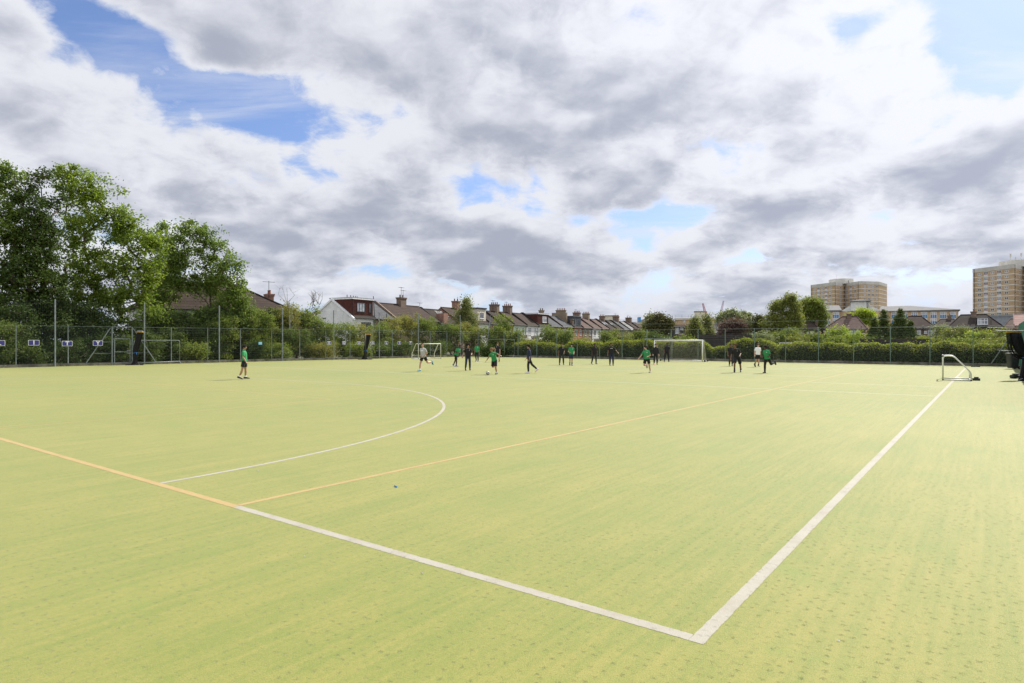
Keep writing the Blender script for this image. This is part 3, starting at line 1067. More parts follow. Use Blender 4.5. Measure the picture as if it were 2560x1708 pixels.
def five_goal(name, label, base, dirx, w, h, d, m, r=0.03, group=None, weight=False):
    """small goal of bent tube: local x along the mouth, y backwards"""
    o = thing(name, label, 'goal', base, math.atan2(dirx.y, dirx.x), group)
    top = d * 0.38
    for x, nm in ((0, 'side_frame'), (w, 'side_frame')):
        mb = MB()
        mb.tube(fillet([(x, 0, r), (x, 0, h), (x, top, h), (x, d, 0.34 * h), (x, d, r)], 0.14), r, 10)
        mb.build(nm, m, o, True)
        mb = MB(); mb.tube([(x, 0, r), (x, d, r)], r * 0.95, 8)
        mb.build('ground_bar', m, o, True)
    mb = MB(); mb.tube([(0, 0, h), (w, 0, h)], r, 10); mb.build('crossbar', m, o, True)
    mb = MB(); mb.tube([(0, d, r), (w, d, r)], r, 8); mb.build('rear_bar', m, o, True)
    for x in (0, w):
        for (y, z) in ((0, h), (0, r), (d, r)):
            mb = MB()
            mb.ellipsoid((x, y, z), r * 1.35, r * 1.35, r * 1.5, 8, 6)
            mb.build('joint', M['black_plastic'], o, True)
    return o


# small goal on the right: its end faces the camera, near frame from (2357,951) to (2427,953)
sa, sb = ground(2357.5, 951.0), ground(2428.0, 953.0)
yd = (sb - sa).normalized()
xd = Vector((yd.y, -yd.x, 0))                       # x cross y = up
# local y = yd (from the mouth to the back); local x = xd points towards the camera side, so the far frame is at -w
base = sa - xd * 1.75
fg = five_goal('small_goal', 'small white goal standing by itself near the end of the white touchline', base, xd, 1.75, 1.2, (sb - sa).length, M['white_metal'], 0.032)
wb = thing('counterweight', 'black weight block behind the small white goal at the right', 'weight', sb + yd * 0.08 - xd * 0.7, math.atan2(yd.y, yd.x))
mb = MB(); mb.box(0.0, 0.30, -0.13, 0.13, 0.0, 0.12); mb.build('block', M['black_plastic'], wb)
mb = MB(); mb.box(0.06, 0.24, -0.08, 0.06, 0.122, 0.18); mb.build('upper_block', M['black_plastic'], wb)
mb = MB(); mb.tube([(-0.10, 0, 0.05), (0.0, 0, 0.08)], 0.03, 6); mb.build('hook', M['black_metal'], wb)

# small goal at the far left fence, seen from the front
ga, gb = ground(1046, 898.0), ground(1102, 896.8)
xd = (gb - ga).normalized()
yd = Vector((-xd.y, xd.x, 0))
sg = five_goal('small_goal', 'small white goal against the tree-side fence, behind the man in grey', ga, xd, (gb - ga).length, 1.62, 1.3, M['white_metal'], 0.035)
# bent tube frames leaning against the fences


def tube_frame(label, pxa, pxb, s_line, h, m, closed=True):
    a, b = s_line(pxa), s_line(pxb)
    d = (b - a).normalized()
    L = (b - a).length
    nrm = Vector((d.y, -d.x, 0))
    o = thing('goal_frame', label, 'goal frame', a, math.atan2(d.y, d.x))
    mb = MB(); mb.tube(fillet([(0, -0.10, 0.22), (0, -0.10, h), (L, -0.10, h), (L, -0.10, 0.0)], 0.16), 0.028, 10)
    mb.build('hoop', m, o, True)
    mb = MB(); mb.tube([(0, -0.42, 0.14), (L, -0.14, 0.2)], 0.028, 8)
    mb.build('foot_bar', m, o, True)
    mb = MB(); mb.tube([(L, -0.12, 0.2), (L, -0.38, 0.02)], 0.026, 8)
    mb.build('foot', m, o, True)
    return o


tube_frame('bent grey goal frame leaning on the fence next to the gate', 333, 446.5, lambda px: left_pt(px) + LNRM * 0.12, 1.98, M['galv'])
tube_frame('thin grey goal frame standing in the far corner of the fences', 1190, 1262, lambda px: ray_line(px, UV(U_FAR - 0.3, 0), B_DIR)[0], 2.1, M['galv'])
tube_frame('grey tube frame at the hedge side fence right of the corner', 1263, 1287, lambda px: ray_u(px, U_FAR - 0.3), 2.1, M['galv'])
tube_frame('grey tube frame standing behind the big goal net', 1610, 1682, lambda px: ray_u(px, U_FAR - 0.3), 2.15, M['galv'])
# white bar of a goal that shows over the hedge
p0, p1 = at(1949, 63.5), at(2029, 60.5)
d = (p1 - p0).normalized()
L = (p1 - p0).length
o = thing('football_goal', 'white goal frame half hidden beyond the hedge', 'goal', p0, math.atan2(d.y, d.x))
mb = MB(); mb.tube([(0, 0, 1.72), (L, 0, 1.72)], 0.035, 8); mb.build('crossbar', M['white_metal'], o, True)
for x in (0, L):
    mb = MB(); mb.tube([(x, 0, 0), (x, 0, 1.72)], 0.035, 8); mb.build('post', M['white_metal'], o, True)

# ---------------------------------------------------------------- gathered black nets


def gathered_net(name, label, base, H, top_c, top_w, waist_c, waist_z, waist_w, foot_w, ax, seed, bar):
    """a pitch divider drawn together: hangs from a short strap, tied at the waist, spreads on the ground.
    ax: horizontal axis in which the offsets top_c / waist_c are given"""
    o = thing(name, label, 'net', base, math.atan2(ax.y, ax.x))
    r = random.Random(seed)
    n = 40
    ph = [r.uniform(0, 6.28) for _ in range(6)]
    rings = []
    prof = [(0.0, foot_w, 0.0), (0.06, foot_w * 0.72, 0.0), (0.18, foot_w * 0.52, 0.0), (0.45, foot_w * 0.36, waist_c * 0.5)]
    prof += [(waist_z * 0.85, waist_w * 1.15, waist_c * 0.9), (waist_z, waist_w, waist_c), (waist_z * 1.12, waist_w * 1.2, waist_c * 1.0)]
    for f in (0.2, 0.45, 0.7, 0.9, 1.0):
        z = waist_z * 1.12 + (H - waist_z * 1.12) * f
        prof.append((z, waist_w * 1.2 + (top_w - waist_w * 1.2) * f ** 0.6, waist_c + (top_c - waist_c) * f))
    for (z, w, c) in prof:
        ring = []
        for k in range(n):
            a = 2 * math.pi * k / n
            wob = 1 + 0.22 * math.sin(7 * a + ph[0]) + 0.10 * math.sin(11 * a + ph[1] + z) + (0.25 * math.sin(3 * a + ph[2]) if z < 0.1 else 0)
            ring.append(Vector((c + w * wob * math.cos(a), 0.55 * w * wob * math.sin(a), z)))
        rings.append(ring)
    mb = MB(); mb.loft(rings)
    mb.build('netting', M['black_net'], o, True)
    mb = MB()
    mb.tube([(waist_c + waist_w * 1.12 * math.cos(2 * math.pi * k / 16), 0.62 * waist_w * 1.12 * math.sin(2 * math.pi * k / 16), waist_z + 0.03 * math.cos(2 * math.pi * k / 16)) for k in range(17)], 0.022, 6)
    mb.tube([(waist_c + waist_w * 0.9, -waist_w * 0.55, waist_z), (waist_c + waist_w * 1.1, -waist_w * 0.7, waist_z - 0.16)], 0.018, 6)
    mb.build('tie', M['blue_rope'], o, True)
    mb = MB(); mb.box(top_c - top_w * 1.02, top_c + top_w * 1.02, -top_w * 0.6, top_w * 0.6, H, H + 0.07)
    mb.build('yellow_heading', M['yellow_strap'], o)
    mb = MB()
    for k in range(9):
        x = top_c + top_w * (k / 4 - 1) * 0.95
        mb.tube([(x, -0.03, H + 0.075), (x, 0.0, H + 0.16)], 0.02, 5)
    mb.build('rings', M['galv'], o)
    mb = MB(); mb.bar((top_c - bar[0], 0, H + 0.17), (top_c + bar[1], 0, H + 0.17), 0.012, 6)
    mb.build('hanging_cable', M['black_metal'], o)
    mb = MB()
    for k in range(7):
        a = r.uniform(0, 6.28)
        rad = foot_w * r.uniform(0.8, 1.5)
        c = Vector((rad * math.cos(a) * 1.25, -abs(rad * math.sin(a)) * 0.5, 0.0))
        mb.ellipsoid(c + UP * 0.025, r.uniform(0.10, 0.25), 0.10, 0.045, 10, 6)
    mb.build('spread_hem', M['black_net'], o, True)
    return o


XAX = Vector((1, 0, 0))
gathered_net('gathered_net', 'black netting gathered and tied with blue rope beside the gate', ground(337, 913.0), 2.62, 0.42, 0.21, 0.05, 0.98, 0.15, 0.33, XAX, 1, (0.3, 0.6))
gathered_net('gathered_net', 'black netting tied up in front of the letter tiles on the mesh fence', ground(911, 899.0), 2.55, 0.42, 0.22, 0.12, 0.95, 0.12, 0.36, XAX, 2, (0.75, 0.9))
# a dark pole stands with the middle bundle
pp = ground(911.5, 899.5)
mb = MB(); mb.tube([pp + Vector((0.04, 0.15, 0)), pp + Vector((0.04, 0.15, 2.70))], 0.055, 10)
tag(mb.build('net_pole', M['black_metal'], None, True), 'black pole beside the tied net below the letters', 'pole')

# the right-hand bundle, drawn to the edge of the pitch on its cable
SR = 32.0
bx = at(2566, SR)
o = thing('gathered_net', 'large black net drawn to the right edge, hanging from a yellow heading', 'net', bx)


def lx(px): return (px - 2566) / F * SR


def lz(py): return zat(py, SR)


r = random.Random(9)
mb = MB()
rings = []
prof = [(831.5, 2526, 2551), (845, 2527.5, 2554), (860, 2531, 2558), (875, 2538, 2563), (885, 2547, 2567), (893, 2556, 2571), (900, 2559, 2571), (915, 2557, 2573), (935, 2552, 2577), (947, 2548, 2582), (952.5, 2546, 2586)]
n = 44
for (py, a_, b_) in prof:
    c_, w_ = (lx(a_) + lx(b_)) / 2, (lx(b_) - lx(a_)) / 2
    ring = []
    for k in range(n):
        t = 2 * math.pi * k / n
        wob = 1 + 0.10 * math.sin(9 * t) + 0.06 * math.sin(14 * t + 1)
        ring.append(Vector((c_ + w_ * wob * math.cos(t), 0.16 * wob * math.sin(t), max(lz(py), 0.0))))
    rings.append(ring)
mb.loft(rings)
mb.build('netting', M['black_net'], o, True)
# looser strands that swing down to the tie from the leading edge
mb = MB()
for k in range(26):
    f = k / 25
    x0 = lx(2516.5 + 12 * f)
    pts = []
    for j in range(15):
        t = j / 14
        x = x0 + (lx(2566) - x0) * t ** 2.6
        z = lz(831.5) + (lz(893 + 4 * math.sin(f * 9)) - lz(831.5)) * (1 - (1 - t) ** 1.5) - 0.22 * math.sin(math.pi * t) * (1 - f * 0.5)
        pts.append((x, 0.05 * math.sin(k * 1.7), z))
    mb.tube(pts, 0.0075, 4, False)
for j in range(24):
    t = j / 24 * 0.8
    pts = []
    for k in range(0, 26, 3):
        f = k / 25
        x0 = lx(2516.5 + 12 * f)
        x = x0 + (lx(2566) - x0) * t ** 2.6
        z = lz(831.5) + (lz(893 + 4 * math.sin(f * 9)) - lz(831.5)) * (1 - (1 - t) ** 1.5) - 0.22 * math.sin(math.pi * t) * (1 - f * 0.5)
        pts.append((x, 0.05 * math.sin(k * 1.7), z))
    mb.tube(pts, 0.005, 3, False)
mb.build('loose_strands', M['black_net'], o)
mb = MB(); mb.box(lx(2516), lx(2550), -0.06, 0.06, lz(831.6), lz(829.2)); mb.build('yellow_heading', M['yellow_strap'], o)
mb = MB()
for k in range(16):
    x = lx(2517 + 33 * k / 15)
    mb.tube([(x, -0.02, lz(829.1)), (x + 0.005, 0.0, lz(826.8))], 0.016, 5)
mb.build('rings', M['galv'], o)
mb = MB(); mb.bar((lx(2488), 0, lz(827.2)), (lx(2600), 0, lz(826.6)), 0.012, 6); mb.build('hanging_cable', M['galv'], o)
mb = MB(); mb.tube([(lx(2563) + 0.16 * math.cos(2 * math.pi * k / 16), 0.2 * math.sin(2 * math.pi * k / 16), lz(894.5)) for k in range(17)], 0.03, 6); mb.build('tie', M['blue_rope'], o, True)

# black sports bag and shoes at its foot
q = ground(2541, 946.5)
o = thing('sports_bag', 'black holdall with red trim lying at the foot of the right-hand net', 'bag', q)
mb = MB()
rings = []
for i in range(9):
    t = i / 8
    w_ = 0.13 * (0.75 + 0.25 * math.sin(math.pi * t))
    ring = []
    for k in range(14):
        a = 2 * math.pi * k / 14
        ring.append(Vector((-0.27 + 0.62 * t, w_ * 1.2 * math.cos(a), 0.10 + 0.10 * math.copysign(abs(math.sin(a)) ** 0.6, math.sin(a)) * (0.9 + 0.1 * math.sin(9 * t)))))
    rings.append(ring)
mb.loft(rings); mb.build('bag_body', M['black_plastic'], o, True)
mb = MB(); mb.ellipsoid((-0.05, 0, 0.23), 0.17, 0.12, 0.055, 12, 6); mb.build('grey_flap', mat('grey_bag_cloth', (0.24, 0.24, 0.25), (0.1, 0.1, 0.1), 14.0, 0.8), o, True)
mb = MB(); mb.tube([(0.06, -0.05, 0.20), (0.16, -0.06, 0.235), (0.26, -0.05, 0.21)], 0.022, 6); mb.build('red_trim', mat('red_cloth', (0.50, 0.05, 0.03), None, 9.0, 0.7), o, True)
mb = MB(); mb.tube([(0.0, -0.14, 0.12), (0.12, -0.22, 0.05), (0.28, -0.22, 0.04), (0.36, -0.1, 0.12)], 0.014, 6); mb.build('strap', M['black_plastic'], o, True)


def shoe_mesh(mb, c, yaw, L=0.29, Wd=0.10, Hh=0.105, mi=0):
    """trainer: c is the heel on the ground, toe along yaw"""
    ca, sa_ = math.cos(yaw), math.sin(yaw)
    rings = []
    for i in range(10):
        t = i / 9
        w_ = Wd / 2 * (0.72 + 0.5 * math.sin(math.pi * min(1, t * 0.95 + 0.05)) ** 0.8) * (1 if t < 0.9 else 0.72)
        h_ = Hh * (1.0 - 0.62 * max(0, (t - 0.28) / 0.72) ** 0.9) * (1.0 if t > 0.03 else 0.85)
        ring = []
        for k in range(12):
            a = 2 * math.pi * k / 12
            x, y, z = L * t, w_ * math.cos(a), h_ / 2 + h_ / 2 * math.copysign(abs(math.sin(a)) ** 0.55, math.sin(a))
            ring.append(Vector((c[0] + x * ca - y * sa_, c[1] + x * sa_ + y * ca, c[2] + z)))
        rings.append(ring)
    mb.loft(rings, mi)


q = ground(2560, 952.5)
o = thing('shoe', 'shiny black shoe lying in front of the right-hand net', 'shoe', q)
mb = MB(); shoe_mesh(mb, (0.02, 0.0, 0.0), math.pi + 0.15, 0.33, 0.12, 0.13); mb.build('upper', mat('black_shoe_leather', (0.015, 0.015, 0.016), None, 9.0, 0.25, spec=0.6), o, True)
mb = MB(); shoe_mesh(mb, (0.03, 0.0, -0.002), math.pi + 0.15, 0.345, 0.13, 0.025); mb.build('sole', M['black_plastic'], o, True)

# wheelie bin
q = ground(2532, 922.5)
wbn = thing('wheelie_bin', 'dark grey wheelie bin by the green screen cloth', 'wheelie bin', q, R(-8))
mb = MB()
rings = []
for (z, w_, d_) in ((0.06, 0.225, 0.25), (0.5, 0.255, 0.29), (0.98, 0.285, 0.335), (1.0, 0.30, 0.35), (1.03, 0.30, 0.35)):
    ring = []
    for k in range(20):
        a = 2 * math.pi * k / 20
        ring.append(Vector((d_ * math.copysign(abs(math.cos(a)) ** 0.35, math.cos(a)), w_ * math.copysign(abs(math.sin(a)) ** 0.35, math.sin(a)), z)))
    rings.append(ring)
mb.loft(rings); mb.build('bin_body', M['bin_plastic'], wbn)
mb = MB()
rings = []
for (z, sc, dx_) in ((1.035, 1.03, -0.01), (1.07, 1.03, -0.01), (1.10, 0.9, 0.0), (1.115, 0.6, 0.02)):
    rings.append([Vector((dx_ + 0.36 * sc * math.copysign(abs(math.cos(2 * math.pi * k / 20)) ** 0.35, math.cos(2 * math.pi * k / 20)), 0.31 * sc * math.copysign(abs(math.sin(2 * math.pi * k / 20)) ** 0.35, math.sin(2 * math.pi * k / 20)), z)) for k in range(20)])
mb.loft(rings); mb.build('lid', M['bin_plastic'], wbn)
mb = MB(); mb.tube([(0.42, -0.24, 1.0), (0.42, 0.24, 1.0)], 0.018, 8); mb.tube([(0.33, -0.2, 1.02), (0.42, -0.2, 1.0)], 0.018, 6); mb.tube([(0.33, 0.2, 1.02), (0.42, 0.2, 1.0)], 0.018, 6); mb.build('handle', M['bin_plastic'], wbn)
for y in (-0.26, 0.26):
    mb = MB(); mb.tube([(0.27, y - 0.03, 0.10), (0.27, y + 0.03, 0.10)], 0.10, 16); o = mb.build('wheel', M['black_plastic'], wbn, False)
    mb = MB(); mb.tube([(0.27, y - 0.036, 0.10), (0.27, y + 0.036, 0.10)], 0.05, 12); mb.build('hub', M['galv'], o)

# odds and ends
q = ground(2437, 917.5)
o = thing('cloth_bundle', 'small heap of black netting on the turf by the kerb, beyond the small goal', 'cloth', q)
mb = MB(); mb.ellipsoid((-0.12, 0, 0.03), 0.17, 0.12, 0.055, 12, 6); mb.ellipsoid((0.05, 0.02, 0.03), 0.16, 0.12, 0.04, 12, 6); mb.ellipsoid((0.24, 0, 0.03), 0.15, 0.1, 0.07, 12, 6); mb.build('folds', M['black_net'], o, True)
q = ground(989, 1217.5)
d = (ground(996, 1221.5) - ground(983, 1214.5)).normalized()
o = thing('marker_pen', 'bright blue pen lying on the turf inside the yellow line', 'pen', q, math.atan2(d.y, d.x))
blue_pl = mat('blue_plastic', (0.015, 0.20, 0.55), (0.012, 0.16, 0.48), 9.0, 0.35)
mb = MB(); mb.tube([(-0.042, 0, 0.0095), (0.014, 0, 0.0095)], 0.007, 10); mb.build('barrel', blue_pl, o, True)
mb = MB(); mb.tube([(0.0145, 0, 0.0095), (0.044, 0, 0.0095)], 0.0085, 10); mb.build('cap', blue_pl, o, True)
M['litter_white'] = mat('white_paper', (0.42, 0.42, 0.44), None, 30.0, 0.7)
for k, (px, py, lab, sz) in enumerate(((645, 1177.5, 'white scrap lying between the white arc and the yellow line', 0.035), (761, 1392.5, 'white scrap on the turf below the white goal line', 0.022),
                                       (1056, 1434.5, 'white scrap just under the middle of the white goal line', 0.026), (455, 914.3, 'crumpled white paper at the kerb by the leaning frame', 0.11),
                                       (2096, 1604, 'grey scrap of foil near the lower right corner of the turf', 0.022), (314, 979.5, 'pale scrap far out on the turf inside the yellow box', 0.06))):
    q = ground(px, py)
    mb = MB()
    r = random.Random(k)
    sz *= 0.45
    mb.ellipsoid((0, 0, 0.006 + sz * 0.1), sz, sz * 0.5, sz * 0.18, 7, 4)
    mb.v = [(x * r.uniform(0.7, 1.2), y * r.uniform(0.7, 1.2), z) for (x, y, z) in mb.v]
    o = mb.build('paper_scrap', M['litter_white'], None)
    o.location = q
    o.rotation_euler = (0, 0, r.uniform(0, 3))
    tag(o, lab, 'litter', 'litter on the turf')
# football
q = ground(1219.5, 938.0)
bpy_ball = bmesh.new()
bmesh.ops.create_icosphere(bpy_ball, subdivisions=5, radius=0.112)
phi = (1 + 5 ** 0.5) / 2
ico = [Vector(v).normalized() for v in ((0, 1, phi), (0, 1, -phi), (0, -1, phi), (0, -1, -phi), (1, phi, 0), (1, -phi, 0), (-1, phi, 0), (-1, -phi, 0), (phi, 0, 1), (phi, 0, -1), (-phi, 0, 1), (-phi, 0, -1))]
me = bpy.data.meshes.new('football')
for f in bpy_ball.faces:
    f.smooth = True
    c = f.calc_center_median().normalized()
    f.material_index = 1 if max(c.dot(v) for v in ico) > 0.935 else 0
bpy_ball.to_mesh(me)
bpy_ball.free()
me.materials.append(mat('white_ball_leather', (0.55, 0.54, 0.48), (0.42, 0.41, 0.36), 20.0, 0.4))
me.materials.append(M['black_plastic'])
o = bpy.data.objects.new('football', me)
o.location = q + UP * 0.114
o.rotation_euler = (0.6, 0.4, 0.3)
col.objects.link(o)
tag(o, 'white and black football rolling in front of the long-haired kicker', 'ball')


# ---------------------------------------------------------------- people
def skin_mat(name, c):
    m, g = new_mat(name)
    tc = g.n('ShaderNodeTexCoord').outputs['Object']
    n1 = g.noise(tc, 9.0, 4.0).outputs['Fac']
    p = g.n('ShaderNodeBsdfPrincipled', {'Base Color': g.mix(g.sstep(n1, 0.35, 0.65), c, tuple(x * 0.82 for x in c)), 'Roughness': 0.5, 'Specular IOR Level': 0.4, 'Subsurface Weight': 0.0})
    finish(g, p.outputs[0])
    return m


SK = {'fair': skin_mat('fair_skin', (0.52, 0.31, 0.22)), 'tan': skin_mat('tan_skin', (0.38, 0.21, 0.13)), 'brown': skin_mat('brown_skin', (0.19, 0.095, 0.055)), 'dark': skin_mat('dark_skin', (0.075, 0.038, 0.024))}
CL = {
    'green': mat('green_polo_cloth', (0.030, 0.250, 0.085), (0.025, 0.205, 0.070), 6.0, 0.85, bump=0.4, bscale=9),
    'black': mat('black_cloth', (0.014, 0.014, 0.016), (0.010, 0.010, 0.012), 6.0, 0.85, bump=0.4, bscale=9),
    'charcoal': mat('charcoal_cloth', (0.030, 0.030, 0.033), (0.022, 0.022, 0.025), 6.0, 0.85, bump=0.4, bscale=9),
    'navy': mat('navy_cloth', (0.018, 0.026, 0.062), (0.014, 0.020, 0.048), 6.0, 0.85, bump=0.4, bscale=9),
    'grey': mat('grey_marl_cloth', (0.42, 0.42, 0.41), (0.36, 0.36, 0.35), 6.0, 0.9, bump=0.4, bscale=9),
    'white': mat('white_cloth', (0.78, 0.77, 0.78), (0.72, 0.71, 0.73), 6.0, 0.85, bump=0.4, bscale=9),
    'red': mat('red_shoe', (0.58, 0.03, 0.03), None, 9.0, 0.5),
    'orange': mat('orange_shoe', (0.65, 0.14, 0.03), None, 9.0, 0.5),
    'teal': mat('teal_shoe', (0.03, 0.22, 0.30), None, 9.0, 0.5),
    'blue': mat('blue_shoe', (0.04, 0.06, 0.35), None, 9.0, 0.5),
    'shoe': mat('black_shoe', (0.016, 0.016, 0.017), (0.012, 0.012, 0.013), 9.0, 0.45),
    'yellow': mat('yellow_print', (0.60, 0.45, 0.06), None, 9.0, 0.7),
}
HAIR = {'black': mat('black_hair', (0.012, 0.010, 0.009), (0.022, 0.018, 0.015), 30.0, 0.85, bump=1.0, bscale=90, spec=0.15),
        'brown': mat('brown_hair', (0.075, 0.042, 0.022), (0.13, 0.08, 0.045), 30.0, 0.85, bump=1.0, bscale=90, spec=0.15),
        'fairbrown': mat('light_brown_hair', (0.21, 0.135, 0.075), (0.12, 0.075, 0.04), 30.0, 0.85, bump=1.0, bscale=90, spec=0.15)}
M['eye'] = mat('dark_eye', (0.012, 0.010, 0.010), None, 5.0, 0.3)
M['lip'] = mat('lip', (0.25, 0.09, 0.07), None, 5.0, 0.5)
BAKE = []          # (object, voxel size, smooth iterations)


def ring_pts(c, ax1, ax2, r1, r2, n=16, p=2.0):
    out = []
    for k in range(n):
        a = 2 * math.pi * k / n
        ca, sa_ = math.cos(a), math.sin(a)
        out.append(c + ax1 * (r1 * math.copysign(abs(ca) ** (2 / p), ca)) + ax2 * (r2 * math.copysign(abs(sa_) ** (2 / p), sa_)))
    return out


def capsule(mb, a, b, ra, rb, n=12):
    mb.tube([a, b], [ra, rb], n)
    mb.ellipsoid(a, ra, ra, ra, n, 8)
    mb.ellipsoid(b, rb, rb, rb, n, 8)


def person(label, px, py, H, heading, pose, skin, top, bottom, hair, shoes=('shoe', 'shoe'), socks=None, build=1.0, extras=()):
    """px, py: where the (lower) foot meets the turf in the photograph's pixels. heading: degrees, 0 = to the right, 90 = away.
    pose: angles in degrees; thigh/upper arm swing forward positive"""
    P = dict(lean=4, side=0, twist=0, th=(4, -4), ab=(4, 4), kn=(5, 5), ft=(0, 0), sh=(5, 5), sab=(9, 9), el=(15, 15), elin=(15, 15), head=0, nod=0)
    P.update(pose)
    k = H / 1.75
    fw, lf_, up = Vector((1, 0, 0)), Vector((0, 1, 0)), Vector((0, 0, 1))
    pel = Vector((0, 0, 0))

    def rotv(v, axis, deg):
        return Matrix.Rotation(R(deg), 3, axis) @ v
    # spine: lean forward about y, side about x, shoulders twisted about z
    Rs = Matrix.Rotation(R(P['side']), 3, 'X') @ Matrix.Rotation(R(P['lean']), 3, 'Y')
    Rt = Rs @ Matrix.Rotation(R(P['twist']), 3, 'Z')
    b = build
    hipw, shw = 0.088 * k * (0.9 + 0.1 * b), 0.172 * k * (0.8 + 0.2 * b)
    waist = pel + Rs @ Vector((0.005, 0, 0.14 * k))
    chest = pel + Rs @ Vector((0.01, 0, 0.33 * k))
    shl = pel + Rs @ Vector((0.0, 0, 0.475 * k))
    neck = pel + Rs @ Vector((0.0, 0, 0.515 * k))
    Rh = Rs @ Matrix.Rotation(R(-P['lean'] * 0.7), 3, 'Y') @ Matrix.Rotation(R(P['head']), 3, 'Z') @ Matrix.Rotation(R(P['nod']), 3, 'Y')
    hc = neck + Rs @ Vector((0.015 * k, 0, 0.075 * k)) + Rh @ Vector((0.012 * k, 0, 0.085 * k))
    J = {}
    for i, sgn in ((0, 1), (1, -1)):
        hip = pel + Vector((0, sgn * hipw, -0.015 * k))
        d1 = Matrix.Rotation(R(-sgn * -P['ab'][i]), 3, 'X') @ (Matrix.Rotation(R(-P['th'][i]), 3, 'Y') @ Vector((0, 0, -1)))
        knee = hip + d1 * 0.425 * k
        d2 = Matrix.Rotation(R(sgn * P['ab'][i] * 0.4), 3, 'X') @ (Matrix.Rotation(R(-(P['th'][i] - P['kn'][i])), 3, 'Y') @ Vector((0, 0, -1)))
        ank = knee + d2 * 0.405 * k
        fa = P['th'][i] - P['kn'][i] + P['ft'][i]
        fd = Matrix.Rotation(R(-fa), 3, 'Y') @ Vector((1, 0, 0))
        fu = Matrix.Rotation(R(-fa), 3, 'Y') @ Vector((0, 0, 1))
        J['hip', i], J['knee', i], J['ank', i], J['fd', i], J['fu', i] = hip, knee, ank, fd, fu
        sp = shl + Rt @ Vector((0, sgn * shw * 0.95, -0.042 * k))
        a1 = Rt @ (Matrix.Rotation(R(sgn * P['sab'][i]), 3, 'X') @ (Matrix.Rotation(R(-P['sh'][i]), 3, 'Y') @ Vector((0, 0, -1))))
        elb = sp + a1 * 0.285 * k
        bend = Matrix.Rotation(R(sgn * P['sab'][i]), 3, 'X') @ (Matrix.Rotation(R(-(P['sh'][i] + P['el'][i])), 3, 'Y') @ Vector((0, 0, -1)))
        bend = Matrix.Rotation(R(-sgn * P['elin'][i]), 3, 'Z') @ bend
        a2 = Rt @ bend
        wr = elb + a2 * 0.245 * k
        J['sh', i], J['elb', i], J['wr', i], J['a1', i], J['a2', i] = sp, elb, wr, a1, a2
    # drop the figure so that its lowest sole is on the turf
    low = 1e9
    for i in (0, 1):
        sole0 = J['ank', i] - J['fu', i] * 0.075 * k - J['fd', i] * 0.06 * k
        sole1 = sole0 + J['fd', i] * 0.27 * k
        low = min(low, sole0.z, sole1.z)
    dz_ = Vector((0, 0, -low))
    for key in list(J):
        if key[0] in ('hip', 'knee', 'ank', 'sh', 'elb', 'wr'):
            J[key] = J[key] + dz_
    pel, waist, chest, shl, neck, hc = (p + dz_ for p in (pel, waist, chest, shl, neck, hc))
    # the foot that stands at (px, py)
    stand = min((0, 1), key=lambda i: (J['ank', i] - J['fu', i] * 0.075 * k).z)
    base = ground(px, py)
    yaw = R(heading)
    foot = J['ank', stand] + J['fd', stand] * 0.05 * k
    rot = Matrix.Rotation(yaw, 3, 'Z')
    fo = rot @ Vector((foot.x, foot.y, 0))
    root = thing('person', label, 'person', (base.x - fo.x, base.y - fo.y, 0.004), yaw, 'people on the pitch')

    # ---- body: one continuous surface
    mb = MB()
    sx, sy, sz = Rs @ fw, Rs @ lf_, Rs @ up
    tx_, ty_ = Rt @ fw, Rt @ lf_
    mb.loft([ring_pts(pel - sz * 0.09 * k, sx, sy, 0.070 * k * b, 0.10 * k * b), ring_pts(pel, sx, sy, 0.105 * k * b, 0.152 * k * b), ring_pts(waist, sx, sy, 0.088 * k * b, 0.128 * k * b),
             ring_pts(chest, tx_, ty_, 0.105 * k * b, 0.155 * k * (0.5 + b / 2)), ring_pts(shl - sz * 0.03 * k, tx_, ty_, 0.085 * k, 0.165 * k * (0.5 + b / 2)), ring_pts(shl + sz * 0.03 * k, tx_, ty_, 0.055 * k, 0.08 * k)])
    mb.tube([shl - sz * 0.01, neck + sz * 0.05 * k, hc - Rh @ Vector((0.01, 0, 0.03 * k))], [0.062 * k, 0.054 * k, 0.054 * k], 12)
    hx, hy, hz_ = Rh @ fw, Rh @ lf_, Rh @ up
    rotm = Matrix((hx, hy, hz_)).transposed()
    hs = k ** 0.5
    mb.ellipsoid(hc + hz_ * 0.022 * hs, 0.096 * hs, 0.077 * hs, 0.105 * hs, 16, 12, rotm)                 # skull
    mb.ellipsoid(hc + hx * 0.022 * hs - hz_ * 0.055 * hs, 0.066 * hs, 0.057 * hs, 0.068 * hs, 14, 10, rotm)  # jaw
    mb.ellipsoid(hc + hx * 0.060 * hs - hz_ * 0.100 * hs, 0.024 * hs, 0.028 * hs, 0.020 * hs, 10, 8, rotm)   # chin
    mb.tube([hc + hx * 0.090 * hs + hz_ * 0.012 * hs, hc + hx * 0.115 * hs - hz_ * 0.032 * hs], [0.010 * hs, 0.017 * hs], 8)   # nose
    for s_ in (1, -1):
        mb.ellipsoid(hc + hy * s_ * 0.077 * hs - hz_ * 0.012 * hs - hx * 0.004, 0.018 * hs, 0.010 * hs, 0.030 * hs, 8, 6, rotm)     # ear
        mb.ellipsoid(hc + hx * 0.083 * hs + hy * s_ * 0.032 * hs + hz_ * 0.022 * hs, 0.016, 0.026, 0.010, 8, 6, rotm)             # brow
